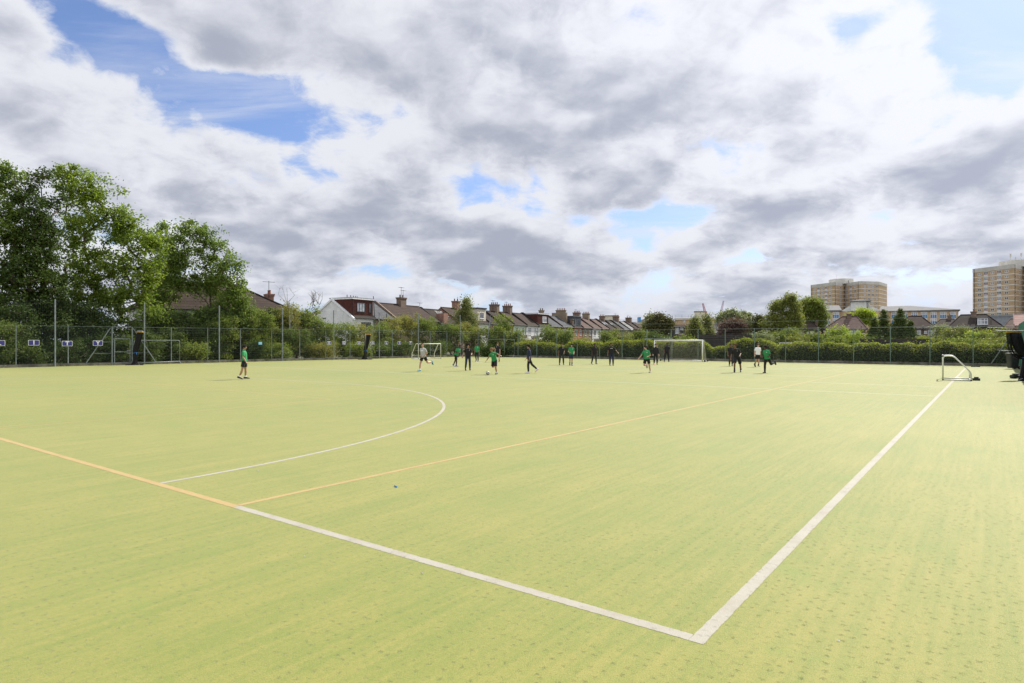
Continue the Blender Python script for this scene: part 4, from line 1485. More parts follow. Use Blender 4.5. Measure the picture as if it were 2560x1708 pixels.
    for i, sgn in ((0, 1), (1, -1)):
        hip, knee, ank, fd, fu = (J[n_, i] for n_ in ('hip', 'knee', 'ank', 'fd', 'fu'))
        lm = 0.6 + 0.4 * b
        capsule(mb, hip, knee, 0.086 * k * lm, 0.056 * k * lm)
        q = knee + (ank - knee) * 0.3
        back = (ank - knee).normalized().cross(lf_).normalized()
        mb.tube([knee, q + back * 0.012, ank], [0.054 * k * lm, 0.058 * k * lm, 0.037 * k], 12)
        mb.ellipsoid(ank, 0.04 * k, 0.04 * k, 0.04 * k)
        lat = fu.cross(fd)
        mb.loft([ring_pts(ank + fd * s * k - fu * h * k, lat, fu, w * k, hh * k, 12, 2.6) for (s, h, w, hh) in ((-0.055, 0.045, 0.028, 0.03), (-0.03, 0.04, 0.036, 0.036), (0.05, 0.043, 0.040, 0.034), (0.13, 0.055, 0.044, 0.022), (0.185, 0.060, 0.034, 0.014))])
        sp, elb, wr, a1, a2 = (J[n_, i] for n_ in ('sh', 'elb', 'wr', 'a1', 'a2'))
        am = 0.7 + 0.3 * b
        capsule(mb, sp, elb, 0.052 * k * am, 0.038 * k * am)
        mb.tube([elb, elb + (wr - elb) * 0.3, wr], [0.038 * k * am, 0.040 * k * am, 0.026 * k], 12)
        # hand: palm, four curled fingers of their own lengths, thumb from the side of the palm
        side_ = a2.cross(Vector((0, 0, 1)))
        side_ = side_.normalized() if side_.length > 0.2 else (Rt @ fw)
        pn = a2.cross(side_).normalized()
        inward = Rt @ Vector((0.25, -sgn, 0))
        if pn.dot(inward) < 0:
            pn = -pn
        th_ = pn.cross(a2).normalized()
        if th_.dot(Rt @ fw + up * 0.4) < 0:
            th_ = -th_
        hk = k * 1.0
        mb.loft([ring_pts(wr + a2 * s * hk, th_, pn, w * hk, 0.014 * hk, 12, 2.6) for (s, w) in ((-0.01, 0.025), (0.03, 0.036), (0.085, 0.041), (0.098, 0.036))])
        for j, ln in enumerate((0.070, 0.078, 0.073, 0.058)):
            o_ = wr + a2 * 0.088 * hk + th_ * (0.031 - 0.0205 * j) * hk
            d_ = (a2 + th_ * (0.06 - 0.05 * j)).normalized()
            cur = 0.45 + 0.12 * j
            p1 = o_ + (d_ * math.cos(cur * 0.5) + pn * math.sin(cur * 0.5)) * ln * 0.45 * hk
            p2 = p1 + (d_ * math.cos(cur * 1.6) + pn * math.sin(cur * 1.6)) * ln * 0.32 * hk
            p3 = p2 + (d_ * math.cos(cur * 2.5) + pn * math.sin(cur * 2.5)) * ln * 0.25 * hk
            mb.tube([o_ - d_ * 0.02, o_, p1, p2, p3], [0.0095 * hk, 0.0095 * hk, 0.009 * hk, 0.0083 * hk, 0.0072 * hk], 8)
        t0 = wr + a2 * 0.028 * hk + th_ * 0.026 * hk
        t1 = t0 + (a2 * 0.6 + th_ * 0.75 + pn * 0.2).normalized() * 0.040 * hk
        t2 = t1 + (a2 * 0.9 + th_ * 0.25 + pn * 0.3).normalized() * 0.034 * hk
        mb.tube([t0, t1, t2], [0.0125 * hk, 0.0105 * hk, 0.0085 * hk], 8)
    body = mb.build('body', [SK[skin], M['eye'], M['lip']], root, True)
    BAKE.append((body, 0.0085, 3, (hc.copy(), hx.copy(), hy.copy(), hz_.copy(), hs)))

    # ---- top
    tcol, tkind = top
    mb = MB()
    e = 0.016 * k
    hem = -0.055 * k if tkind != 'jacket' else -0.03 * k
    flare = 0.018 * k
    mb.loft([ring_pts(pel + sz * hem, sx, sy, 0.108 * k * b + e + flare, 0.155 * k * b + e + flare, 20), ring_pts(pel + sz * 0.05 * k, sx, sy, 0.102 * k * b + e + flare, 0.147 * k * b + e + flare, 20),
             ring_pts(waist, sx, sy, 0.092 * k * b + e + flare, 0.135 * k * b + e + flare, 20), ring_pts(chest, tx_, ty_, 0.107 * k * b + e, 0.160 * k * (0.5 + b / 2) + e, 20),
             ring_pts(shl - sz * 0.025 * k, tx_, ty_, 0.088 * k + e * 0.8, 0.170 * k * (0.5 + b / 2) + e * 0.6, 20), ring_pts(shl + sz * 0.035 * k, tx_, ty_, 0.062 * k, 0.088 * k, 20)])
    mb.tube([shl + sz * 0.0, neck + sz * (0.012 if tkind == 'tee' else 0.05 if tkind == 'jacket' else 0.028) * k], [0.075 * k, 0.066 * k], 14)
    for i in (0, 1):
        sp, elb, wr, a1, a2 = (J[n_, i] for n_ in ('sh', 'elb', 'wr', 'a1', 'a2'))
        am = 0.7 + 0.3 * b
        mb.ellipsoid(sp, 0.060 * k * am, 0.060 * k * am, 0.060 * k * am)
        if tkind == 'jacket':
            mb.tube([sp, elb], [0.066 * k * am, 0.054 * k * am], 12)
            mb.ellipsoid(elb, 0.054 * k * am, 0.054 * k * am, 0.054 * k * am)
            mb.tube([elb, elb + (wr - elb) * P.get('cuff', 0.92)], [0.054 * k * am, 0.042 * k * am], 12)
        else:
            mb.tube([sp, sp + (elb - sp) * 0.72], [0.060 * k * am, 0.066 * k * am], 12)
    o = mb.build('jacket' if tkind == 'jacket' else 'polo_shirt' if tkind == 'polo' else 't_shirt', CL[tcol], root, True)
    BAKE.append((o, 0.013, 4, None))

    # ---- bottom
    bcol, bkind = bottom
    mb = MB()
    mb.loft([ring_pts(pel - sz * 0.12 * k, sx, sy, 0.085 * k * b + e, 0.12 * k * b + e, 18), ring_pts(pel - sz * 0.02 * k, sx, sy, 0.108 * k * b + e, 0.156 * k * b + e, 18), ring_pts(pel + sz * 0.055 * k, sx, sy, 0.10 * k * b + e, 0.145 * k * b + e, 18)])
    lm = 0.6 + 0.4 * b
    for i in (0, 1):
        hip, knee, ank = (J[n_, i] for n_ in ('hip', 'knee', 'ank'))
        mb.ellipsoid(hip, 0.10 * k * lm, 0.10 * k * lm, 0.10 * k * lm)
        if bkind == 'shorts':
            mb.tube([hip, hip + (knee - hip) * P.get('hem', 0.80)], [0.102 * k * lm, 0.098 * k * lm], 14)
        else:
            mb.tube([hip, knee], [0.102 * k * lm, 0.070 * k * lm], 14)
            mb.ellipsoid(knee, 0.070 * k * lm, 0.070 * k * lm, 0.070 * k * lm)
            mb.tube([knee, knee + (ank - knee) * 0.35, knee + (ank - knee) * 0.97], [0.070 * k * lm, 0.071 * k * lm, 0.050 * k], 14)
    o = mb.build('shorts' if bkind == 'shorts' else 'trousers', CL[bcol], root, True)
    BAKE.append((o, 0.013, 4, None))

    # ---- socks and shoes
    for i in (0, 1):
        knee, ank, fd, fu = (J[n_, i] for n_ in ('knee', 'ank', 'fd', 'fu'))
        if socks:
            mb = MB()
            mb.tube([ank - fu * 0.02 * k, ank + (knee - ank) * socks[1]], [0.043 * k, 0.047 * k + 0.02 * socks[1] * k], 14)
            mb.build('sock', CL[socks[0]], root, True)
        mb = MB()
        lat = fu.cross(fd)
        mb.loft([ring_pts(ank + fd * s * k - fu * h * k, lat, fu, w * k, hh * k, 14, 2.8) for (s, h, w, hh) in
                 ((-0.085, 0.030, 0.022, 0.030), (-0.072, 0.028, 0.040, 0.042), (-0.03, 0.020, 0.046, 0.048), (0.03, 0.024, 0.047, 0.044), (0.08, 0.036, 0.049, 0.032), (0.14, 0.046, 0.052, 0.022), (0.185, 0.050, 0.046, 0.017), (0.21, 0.053, 0.026, 0.011))])
        o = mb.build('shoe', CL[shoes[i] if shoes[i] != 'whitered' else 'white'], root, True)
        mb = MB()
        mb.loft([ring_pts(ank + fd * s * k - fu * 0.070 * k, lat, fu, w * k, 0.010 * k, 14, 2.8) for (s, w) in ((-0.092, 0.024), (-0.07, 0.043), (-0.02, 0.048), (0.06, 0.049), (0.14, 0.055), (0.19, 0.047), (0.217, 0.026))])
        mb.build('sole', CL['red' if shoes[i] == 'whitered' else 'white' if shoes[i] in ('teal', 'blue', 'orange') else 'shoe'], o, True)

    # ---- hair
    hcol, hkind = hair
    mb = MB()
    r = random.Random(int(px))
    if hkind == 'afro' or hkind == 'curls':
        Rr = 0.145 if hkind == 'afro' else 0.128
        cc = hc + hz_ * 0.066 * hs - hx * 0.040 * hs
        mb.ellipsoid(cc, Rr * 0.90 * hs, Rr * hs, Rr * 0.86 * hs, 18, 14, rotm)
        for _ in range(110):
            v = Vector((r.gauss(0, 1), r.gauss(0, 1), r.gauss(0, 1) + 0.35)).normalized()
            if v.x > 0.40 and v.z < 0.40 or v.z < -0.55:
                continue
            pz = cc + rotm @ Vector((v.x * Rr * 0.95, v.y * Rr, v.z * Rr * 0.86)) * hs
            q_ = r.uniform(0.018, 0.034)
            mb.ellipsoid(pz, q_, q_, q_, 8, 6)
        vox = 0.011
    else:
        thick = 0.010 if hkind == 'crop' else 0.020
        cc = hc + hz_ * 0.030 * hs - hx * 0.012 * hs
        mb.ellipsoid(cc + hz_ * 0.012, (0.092 + thick) * hs, (0.075 + thick) * hs, (0.090 + thick) * hs, 16, 12, rotm)
        mb.ellipsoid(hc - hx * 0.045 * hs - hz_ * 0.005 * hs, (0.058 + thick * 0.5) * hs, (0.068 + thick * 0.6) * hs, (0.080 if hkind == 'crop' else 0.088) * hs, 14, 10, rotm)
        if hkind in ('mop', 'fringe', 'long'):
            for _ in range(46):
                a = r.uniform(0, 6.28)
                rr_ = r.uniform(0.0, 0.085)
                p_ = cc + rotm @ Vector((rr_ * math.cos(a) * 1.1 + 0.01, rr_ * math.sin(a), 0.100 - 0.5 * rr_ * rr_ / 0.085)) * hs
                q_ = r.uniform(0.014, 0.022)
                mb.tube([p_, p_ + rotm @ Vector((0.030 * math.cos(a), 0.030 * math.sin(a), -0.018)) * hs], [q_, q_ * 0.6], 6)
        if hkind in ('fringe',):
            for j in range(7):
                y = (j - 3) * 0.019
                mb.tube([cc + rotm @ Vector((0.075, y, 0.070)) * hs, cc + rotm @ Vector((0.098, y * 1.02, 0.030 - 0.004 * (j % 2))) * hs], [0.016, 0.010], 6)
        if hkind == 'long':
            for j in range(14):
                y = (j - 6.5) * 0.011
                z0 = r.uniform(-0.06, 0.06)
                s_ = P.get('hairside', 1)
                p_ = cc + rotm @ Vector((-0.075, y, z0)) * hs
                mb.tube([p_, p_ + rotm @ Vector((-0.11, 0.02 * s_, 0.005 - z0 * 0.4)) * hs, p_ + rotm @ Vector((-0.20, 0.05 * s_, -0.03 + r.uniform(-0.03, 0.03))) * hs, p_ + rotm @ Vector((-0.29, 0.07 * s_, -0.085 + r.uniform(-0.05, 0.05))) * hs], [0.024, 0.020, 0.015, 0.006], 6)
        vox = 0.0095
    o = mb.build('hair', HAIR[hcol], root, True)
    BAKE.append((o, vox, 2, None))

    # ---- small marks on the clothes: (kind, colour, side -1..1, height 0..1, width, height)
    for (nm, ccol, ys, zs, w, h) in extras:
        cpos = waist + (shl - waist) * zs
        ry = 0.158 * k
        rx_ = 0.107 * k * b + e + 0.012
        a = ys * 1.0
        mb = MB()
        grid = []
        for iy in (-1, 0, 1):
            aa = a + iy * w / 2 / ry
            q_ = cpos + tx_ * (rx_ * math.cos(aa)) + ty_ * ((ry + e + 0.012) * math.sin(aa))
            grid.append(q_)
        vs = []
        for q_ in grid:
            nn = (q_ - cpos).normalized()
            vs += [q_ - sz * h / 2, q_ + sz * h / 2, q_ + sz * h / 2 - nn * 0.03, q_ - sz * h / 2 - nn * 0.03]
        fs = [(0, 4, 5, 1), (1, 5, 6, 2), (2, 6, 7, 3), (3, 7, 4, 0), (4, 8, 9, 5), (5, 9, 10, 6), (6, 10, 11, 7), (7, 11, 8, 4), (0, 1, 2, 3), (8, 11, 10, 9)]
        mb.add(vs, fs)
        mb.build(nm, CL[ccol], root)
    return root


STAND = dict(th=(2, -3), kn=(3, 4), sh=(2, 0), el=(14, 12), elin=(20, 20))
emb = (('chest_badge', 'white', 0.55, 0.72, 0.035, 0.04),)
person('person in green polo and black shorts standing alone on the left, side on', 616, 948, 1.74, 5,
       dict(lean=-2, th=(2, -9), kn=(3, 12), ft=(1, 4), sh=(-6, 4), el=(18, 26), elin=(10, 12), head=-6, hem=0.72), 'tan', ('green', 'polo'), ('black', 'shorts'), ('black', 'mop'), socks=('white', 0.16))
person('person in grey t-shirt and black shorts jogging in front of the small white goal', 1048, 929, 1.84, -122,
       dict(lean=7, ab=(4, 10), th=(-34, 12), kn=(58, 8), ft=(-20, 0), sh=(-18, -22), sab=(14, 18), el=(82, 86), elin=(30, 42), head=50, hem=0.62), 'fair', ('grey', 'tee'), ('black', 'shorts'), ('brown', 'crop'),
       shoes=('teal', 'teal'), socks=('white', 0.2), extras=(('shirt_print', 'white', 0.15, 0.66, 0.16, 0.05), ))
person('person in green polo and black shorts leaning into a run, beside the afro-haired runner', 1142, 917, 1.70, -38,
       dict(lean=20, side=-16, th=(-16, 6), ab=(-8, -10), kn=(10, 12), ft=(6, 6), sh=(-20, 12), sab=(14, 20), el=(50, 96), elin=(20, 40), head=-20, hem=0.9), 'dark', ('green', 'polo'), ('black', 'shorts'), ('black', 'crop'),
       shoes=('blue', 'blue'), socks=('blue', 0.14))
person('person with big afro in black t-shirt and navy trousers running to the camera', 1175, 927, 1.73, -78,
       dict(lean=8, th=(6, -4), kn=(14, 26), ft=(6, 0), sh=(2, -8), sab=(18, 26), el=(80, 50), elin=(18, 0), head=4), 'tan', ('black', 'tee'), ('navy', 'trousers'), ('black', 'afro'), extras=(('shirt_print', 'white', 0.4, 0.80, 0.03, 0.015),))
person('person in green polo and black trousers walking, far back left of the long-haired kicker', 1195, 904.5, 1.70, -100,
       dict(lean=2, th=(4, -4), kn=(4, 30), sh=(4, -4), sab=(12, 10), el=(16, 18)), 'brown', ('green', 'polo'), ('black', 'trousers'), ('black', 'crop'), extras=emb)
person('person with long fair hair in green polo kicking at the football, arms spread', 1241, 936, 1.62, -112,
       dict(lean=16, side=9, twist=-14, th=(16, -10), ab=(6, 10), kn=(36, 84), ft=(16, -16), sh=(10, 8), sab=(76, 42), el=(14, 22), elin=(0, 0), head=-24, nod=8, hem=0.92, hairside=-1), 'tan', ('green', 'polo'), ('black', 'shorts'), ('fairbrown', 'long'),
       socks=('white', 0.16), extras=emb)
person('person in black t-shirt and shorts standing behind the long-haired kicker', 1248, 905.5, 1.78, -95,
       dict(lean=1, th=(2, -2), ab=(6, 9), kn=(3, 10), sh=(2, 6), sab=(8, 12), el=(14, 40), head=20), 'fair', ('black', 'tee'), ('black', 'shorts'), ('brown', 'mop'), socks=('black', 0.3), extras=(('shirt_print', 'white', -0.45, 0.82, 0.05, 0.02),))
person('person in navy and black jacket, black trousers, red and white boots, striding left', 1319, 933.5, 1.74, 186,
       dict(lean=0, side=2, th=(10, -26), kn=(12, 22), ft=(4, 6), sh=(-8, 2), sab=(8, 12), el=(22, 30), elin=(10, 10), head=10, cuff=0.35), 'tan', ('navy', 'jacket'), ('black', 'trousers'), ('black', 'fringe'), shoes=('whitered', 'whitered'))
person('person in black t-shirt and black trousers walking beside the one in green and navy shorts', 1409, 913, 1.76, -88,
       dict(lean=0, th=(4, -4), ab=(6, 6), kn=(4, 8), sh=(-4, -2), sab=(10, 10), el=(56, 12), elin=(24, 8)), 'brown', ('black', 'tee'), ('charcoal', 'trousers'), ('black', 'crop'), extras=(('chest_badge', 'grey', 0.6, 0.78, 0.05, 0.05),))
person('person in green polo and navy shorts jogging next to one in all black', 1430, 914.5, 1.68, -92,
       dict(lean=3, side=-3, th=(0, 6), ab=(-2, 2), kn=(12, 20), ft=(-10, 0), sh=(-14, -16), sab=(12, 16), el=(70, 88), elin=(14, 30), head=-12, hem=0.95), 'fair', ('green', 'polo'), ('navy', 'shorts'), ('black', 'fringe'), socks=('black', 0.3), extras=emb)
person('person in plain black t-shirt walking alone left of the one with a chest print', 1491, 911, 1.72, -70,
       dict(lean=3, th=(4, -6), ab=(7, 7), kn=(6, 10), sh=(2, -2), sab=(12, 12), el=(14, 16), head=-6), 'dark', ('black', 'tee'), ('charcoal', 'trousers'), ('black', 'crop'))
person('person in black t-shirt with a white chest print and navy trousers, arm held out', 1533, 914, 1.80, -92,
       dict(lean=2, side=2, th=(3, 0), ab=(3, 3), kn=(4, 4), sh=(-14, 2), sab=(36, 16), el=(46, 12), elin=(-10, 8), head=10), 'brown', ('black', 'tee'), ('navy', 'trousers'), ('black', 'crop'), build=1.12, extras=(('shirt_print', 'white', 0.0, 0.72, 0.17, 0.022),))
person('person in green polo and black shorts running in front of the big goal', 1625, 932, 1.68, -122,
       dict(lean=5, side=5, th=(-12, 8), ab=(6, 8), kn=(8, 96), ft=(12, -10), sh=(-8, 14), sab=(14, 34), el=(92, 34), elin=(18, 0), head=-26, nod=-8, hem=0.76), 'fair', ('green', 'polo'), ('black', 'shorts'), ('black', 'mop'), shoes=('grey', 'grey'), extras=emb)
person('person in black jacket, one orange boot, standing by the left goal post', 1643, 912, 1.70, -96,
       dict(lean=1, th=(2, -2), ab=(3, 3), kn=(3, 6), sh=(4, 2), sab=(13, 10), el=(12, 18), nod=-6), 'fair', ('black', 'jacket'), ('black', 'trousers'), ('brown', 'fringe'), shoes=('shoe', 'orange'), build=1.08)
person('goalkeeper in black t-shirt with white sleeve bands standing inside the big goal', 1672, 905, 1.78, -95,
       dict(lean=0, side=-3, th=(2, -2), ab=(7, 12), kn=(3, 4), sh=(6, 2), sab=(10, 12), el=(20, 24), elin=(24, 24)), 'dark', ('black', 'tee'), ('black', 'trousers'), ('black', 'crop'))
person('person in black t-shirt and dark trousers walking just behind the curly-haired runner', 1831, 916, 1.73, -96,
       dict(lean=2, th=(4, 2), ab=(2, 0), kn=(5, 8), sh=(2, -6), sab=(12, 10), el=(14, 30), head=10), 'brown', ('black', 'tee'), ('charcoal', 'trousers'), ('black', 'crop'), socks=('white', 0.12))
person('person with big brown curls in black t-shirt and black shorts, running', 1852, 931, 1.80, -112,
       dict(lean=13, side=10, th=(-16, 34), ab=(12, 6), kn=(10, 62), ft=(12, -14), sh=(-2, -14), sab=(16, 24), el=(84, 46), elin=(16, 0), head=-22, hem=0.95), 'brown', ('black', 'tee'), ('black', 'shorts'), ('brown', 'curls'), socks=('black', 0.22), extras=(('chest_badge', 'yellow', 0.5, 0.74, 0.04, 0.025),))
person('person in white t-shirt and black shorts jogging behind a runner in green polo', 1897, 918, 1.72, -88,
       dict(lean=1, side=-3, th=(4, -2), ab=(-3, 2), kn=(6, 34), ft=(2, -12), sh=(-4, -8), sab=(8, 12), el=(14, 30), elin=(8, 16), head=-10, hem=0.82), 'fair', ('white', 'tee'), ('black', 'shorts'), ('brown', 'mop'), socks=('black', 0.26))
person('person in green polo and black trousers running, rightmost of the players', 1911, 933, 1.72, -142,
       dict(lean=10, side=4, th=(-32, 8), ab=(6, 4), kn=(72, 10), ft=(-16, 2), sh=(2, -16), sab=(14, 18), el=(80, 86), elin=(16, 14), head=-14, nod=-4), 'dark', ('green', 'polo'), ('black', 'trousers'), ('black', 'mop'), extras=emb)

# the figures' surfaces are fused into continuous skins here
for (o, vox, it, face) in BAKE:
    md = o.modifiers.new('fuse', 'REMESH')
    md.mode = 'VOXEL'
    md.voxel_size = vox
    md.use_smooth_shade = True
    sm = o.modifiers.new('relax', 'SMOOTH')
    sm.iterations = it
    sm.factor = 0.5
bpy.context.view_layer.update()
dg = bpy.context.evaluated_depsgraph_get()
for (o, vox, it, face) in BAKE:
    ev = o.evaluated_get(dg)
    me = bpy.data.meshes.new_from_object(ev)
    old = o.data
    mats_ = [m for m in old.materials]
    o.modifiers.clear()
    o.data = me
    me.name = old.name
    bpy.data.meshes.remove(old)
    me.materials.clear()
    for m in mats_:
        me.materials.append(m)
    nf = len(me.polygons)
    mi = np.zeros(nf, dtype=np.int32)
    if face is not None:
        hc, hx, hy, hz_, hs = face
        co = np.empty(nf * 3, dtype=np.float32)
        me.polygons.foreach_get('center', co)
        co = co.reshape(-1, 3) - np.array(hc, dtype=np.float32)
        X, Y, Z = co @ np.array(hx), co @ np.array(hy), co @ np.array(hz_)
        for s_ in (1, -1):
            mi[(X > 0.05 * hs) & (((Y - s_ * 0.032 * hs) / 0.014) ** 2 + ((Z - 0.002 * hs) / 0.007) ** 2 < 1)] = 1
            mi[(X > 0.05 * hs) & (((Y - s_ * 0.033 * hs) / 0.020) ** 2 + ((Z - 0.030 * hs) / 0.0045) ** 2 < 1)] = 1
        mi[(X > 0.05 * hs) & ((Y / 0.026) ** 2 + ((Z + 0.068 * hs) / 0.009) ** 2 < 1)] = 2
    me.polygons.foreach_set('material_index', mi)
    me.polygons.foreach_set('use_smooth', np.ones(nf, dtype=bool))
    me.update()


# ---------------------------------------------------------------- trees, bushes and hedges
LEAF = {
    'ash': mat_leaf('ash_leaves', (0.161, 0.217, 0.039), (0.228, 0.282, 0.054), (0.114, 0.162, 0.035), 0.50),
    'ash2': mat_leaf('ash_leaves_cool', (0.142, 0.205, 0.052), (0.201, 0.252, 0.065), (0.105, 0.151, 0.040), 0.40),
    'ivy': mat_leaf('ivy_leaves', (0.052, 0.082, 0.022), (0.081, 0.114, 0.028), (0.040, 0.064, 0.019), 0.20),
    'shrub': mat_leaf('shrub_leaves', (0.175, 0.221, 0.048), (0.260, 0.285, 0.066), (0.125, 0.166, 0.038), 0.34),
    'shrub_dark': mat_leaf('dark_shrub_leaves', (0.101, 0.143, 0.037), (0.146, 0.182, 0.046), (0.073, 0.103, 0.031), 0.26),
    'bramble': mat_leaf('bramble_leaves', (0.217, 0.226, 0.059), (0.153, 0.191, 0.048), (0.330, 0.271, 0.089), 0.32),
    'hedge': mat_leaf('sunlit_hedge_leaves', (0.308, 0.336, 0.051), (0.394, 0.386, 0.079), (0.165, 0.215, 0.043), 0.30, 0.6),  # bright tone: sunlight on the hedge top put into the colour
    'hedge_shade': mat_leaf('shaded_hedge_leaves', (0.092, 0.129, 0.037), (0.126, 0.159, 0.044), (0.061, 0.088, 0.029), 0.10, 0.6),  # dark tone: shade on the hedge sides put into the colour
    'lime': mat_leaf('yellow_green_leaves', (0.299, 0.363, 0.054), (0.363, 0.399, 0.073), (0.199, 0.272, 0.051), 0.45),
    'birch': mat_leaf('birch_leaves', (0.181, 0.195, 0.063), (0.142, 0.170, 0.053), (0.221, 0.222, 0.094), 0.35),
    'grey': mat_leaf('grey_green_leaves', (0.211, 0.241, 0.133), (0.161, 0.195, 0.097), (0.282, 0.294, 0.172), 0.30),
    'dark': mat_leaf('dark_tree_leaves', (0.101, 0.107, 0.041), (0.077, 0.085, 0.034), (0.131, 0.110, 0.050), 0.24),
    'copper': mat_leaf('copper_leaves', (0.14, 0.083, 0.079), (0.19, 0.124, 0.112), (0.099, 0.059, 0.059), 0.25),
    'conifer': mat_leaf('conifer_sprays', (0.099, 0.132, 0.033), (0.132, 0.162, 0.043), (0.066, 0.096, 0.03), 0.22),
    'olive': mat_leaf('olive_green_leaves', (0.213, 0.229, 0.061), (0.271, 0.279, 0.077), (0.156, 0.179, 0.049), 0.34),
}


def leaf_quads(rng, centres, L, W, up=0.35, flat=0.0):
    """one rhombic leaf or leaf spray per centre, randomly turned"""
    n = len(centres)
    d = rng.normal(size=(n, 3))
    d[:, 2] = d[:, 2] * (1 - flat) - 0.15
    d /= np.linalg.norm(d, axis=1)[:, None] + 1e-9
    w = rng.normal(size=(n, 3))
    w[:, 2] *= 0.6
    w -= d * (w * d).sum(1)[:, None]
    w /= np.linalg.norm(w, axis=1)[:, None] + 1e-9
    s = rng.uniform(0.65, 1.35, size=(n, 1))
    a = d * (L / 2) * s
    b = w * (W / 2) * s
    v = np.stack([centres - a, centres + b + a * 0.1, centres + a, centres - b + a * 0.1], axis=1).reshape(-1, 3)
    q = np.arange(n * 4).reshape(-1, 4)
    return v, q


def in_blobs(rng, blobs, n, shell=2.4):
    """points spread through ellipsoids (x, y, z, rx, ry, rz), denser towards their surfaces"""
    vol = np.array([max(b[3] * b[4] * b[5], 1e-6) ** 0.72 * (b[6] if len(b) > 6 else 1.0) for b in blobs])
    idx = rng.choice(len(blobs), size=n, p=vol / vol.sum())
    B = np.array([b[:6] for b in blobs])[idx]
    u = rng.normal(size=(n, 3))
    u /= np.linalg.norm(u, axis=1)[:, None]
    r = rng.uniform(0.02, 1.0, size=(n, 1)) ** (1 / shell)
    return B[:, :3] + u * r * B[:, 3:]


def px_blobs(o_loc, s, lst, rng, depth=0.85, yspread=0.5):
    """blobs noted as (photo x, photo y, half width, half height) at distance s, turned into metres about the plant's base"""
    out = []
    for b in lst:
        px, py, rx, ry = b[:4]
        X = (px - CX) / F * s - o_loc.x
        Z = zat(py, s)
        RX, RZ = rx / F * s, ry / F * s
        RY = (RX + RZ) / 2 * depth
        Y = (b[4] if len(b) > 4 else rng.uniform(-1, 1) * yspread * RY)
        out.append((X, Y, max(Z, RZ * 0.6), RX, RY, RZ))
    return out


def grow(name, label, cat, loc, blobs, nclump, per, sig, leaf, lmat, r0, seed, group=None, bark='bark', fork=0.25, trunk_h=None, stems=1, flat=0.3, leafy=1.0, bare=0, parts=('crown', 'trunk'), shell=2.4, droop=0.0):
    """a plant: clumps spread through its crown, limbs that reach every clump, leaves round each clump"""
    rng = np.random.default_rng(seed)
    o = thing(name, label, cat, loc, 0.0, group)
    C = in_blobs(rng, blobs, nclump, shell)
    C = C[C[:, 2] > 0.15]
    top = C[:, 2].max()
    th = trunk_h if trunk_h else max(0.4, top * fork)
    # skeleton
    nodes, par = [], []
    for k in range(stems):
        bx_, by_ = (rng.normal(size=2) * 0.25 if stems > 1 else (0, 0))
        tip = np.array([rng.normal() * 0.25 * top * 0.12 + bx_ * 3, rng.normal() * 0.3 + by_ * 2, th])
        for i in range(5):
            f = i / 4
            nodes.append(np.array([bx_, by_, 0.0]) * (1 - f) + tip * f + np.array([math.sin(3 * f + seed) * 0.05, 0, 0]))
            par.append(-1 if i == 0 else len(nodes) - 2)
    order = np.argsort(np.linalg.norm(C - np.array([0, 0, th]), axis=1))
    leafnodes = []
    for i in order:
        c = C[i]
        A = np.array(nodes)
        dv = c - A
        dist = np.linalg.norm(dv, axis=1) + np.where(dv[:, 2] < 0.05, 1.2 + 0.6 * np.abs(dv[:, 2]), 0) + np.where(A[:, 2] < th * 0.6, 1.5, 0)
        j = int(np.argmin(dist))
        seg = np.linalg.norm(c - A[j])
        if seg > 1.2:
            m_ = (A[j] + c) / 2 + rng.normal(size=3) * seg * 0.07 + np.array([0, 0, seg * 0.06])
            nodes.append(m_); par.append(j); j = len(nodes) - 1
        nodes.append(c); par.append(j)
        leafnodes.append(len(nodes) - 1)
    cnt = np.zeros(len(nodes))
    for i in leafnodes:
        cnt[i] += 1
    for i in range(len(nodes) - 1, -1, -1):
        if par[i] >= 0:
            cnt[par[i]] += cnt[i]
    tot = max(cnt.max(), 1)
    mb = MB()
    for i in range(len(nodes)):
        j = par[i]
        if j < 0:
            continue
        ra = max(r0 * (max(cnt[j], 1) / tot) ** 0.5, 0.010)
        rb = max(r0 * (max(cnt[i], 0.6) / tot) ** 0.5, 0.008)
        if j in (0, 5, 10) and nodes[j][2] < 0.01:
            ra *= 1.35
        mb.tube([nodes[j], nodes[i]], [min(ra, rb * 1.5), rb], 7 if rb > 0.05 else 4, False)
    for k in range(bare):
        c = Vector(C[order[-1 - k % 8]])
        p1 = c + Vector((rng.normal() * 0.3, rng.normal() * 0.3, 0.7))
        p2 = p1 + Vector((rng.normal() * 0.35, rng.normal() * 0.3, 0.8))
        mb.tube([c, p1, p2], [0.03, 0.02, 0.008], 4, False)
        for _ in range(2):
            q_ = p1 + (p2 - p1) * rng.uniform(0.1, 0.8)
            mb.tube([q_, q_ + Vector((rng.normal() * 0.4, rng.normal() * 0.3, 0.45))], [0.012, 0.005], 4, False)
    mb.build(parts[1], M[bark], o)
    # leaves
    n = int(len(C) * per * leafy)
    ci = rng.integers(0, len(C), size=n)
    sg = sig * rng.uniform(0.55, 1.3, size=len(C))[ci][:, None]
    off_ = rng.normal(size=(n, 3)) * sg * np.array([1.0, 1.0, 0.75])
    if droop:
        off_[:, 2] -= np.abs(rng.normal(size=n)) * droop
    P = C[ci] + off_
    P = P[P[:, 2] > 0.04]
    v, q = leaf_quads(rng, P, leaf, leaf * 0.52, flat=flat)
    np_mesh(parts[0], v, q, LEAF[lmat], o)
    return o


def s_v(px, v):
    tx = (px - CX) / F
    return (v + P0.dot(B_DIR)) / (tx * B_DIR.x + B_DIR.y)


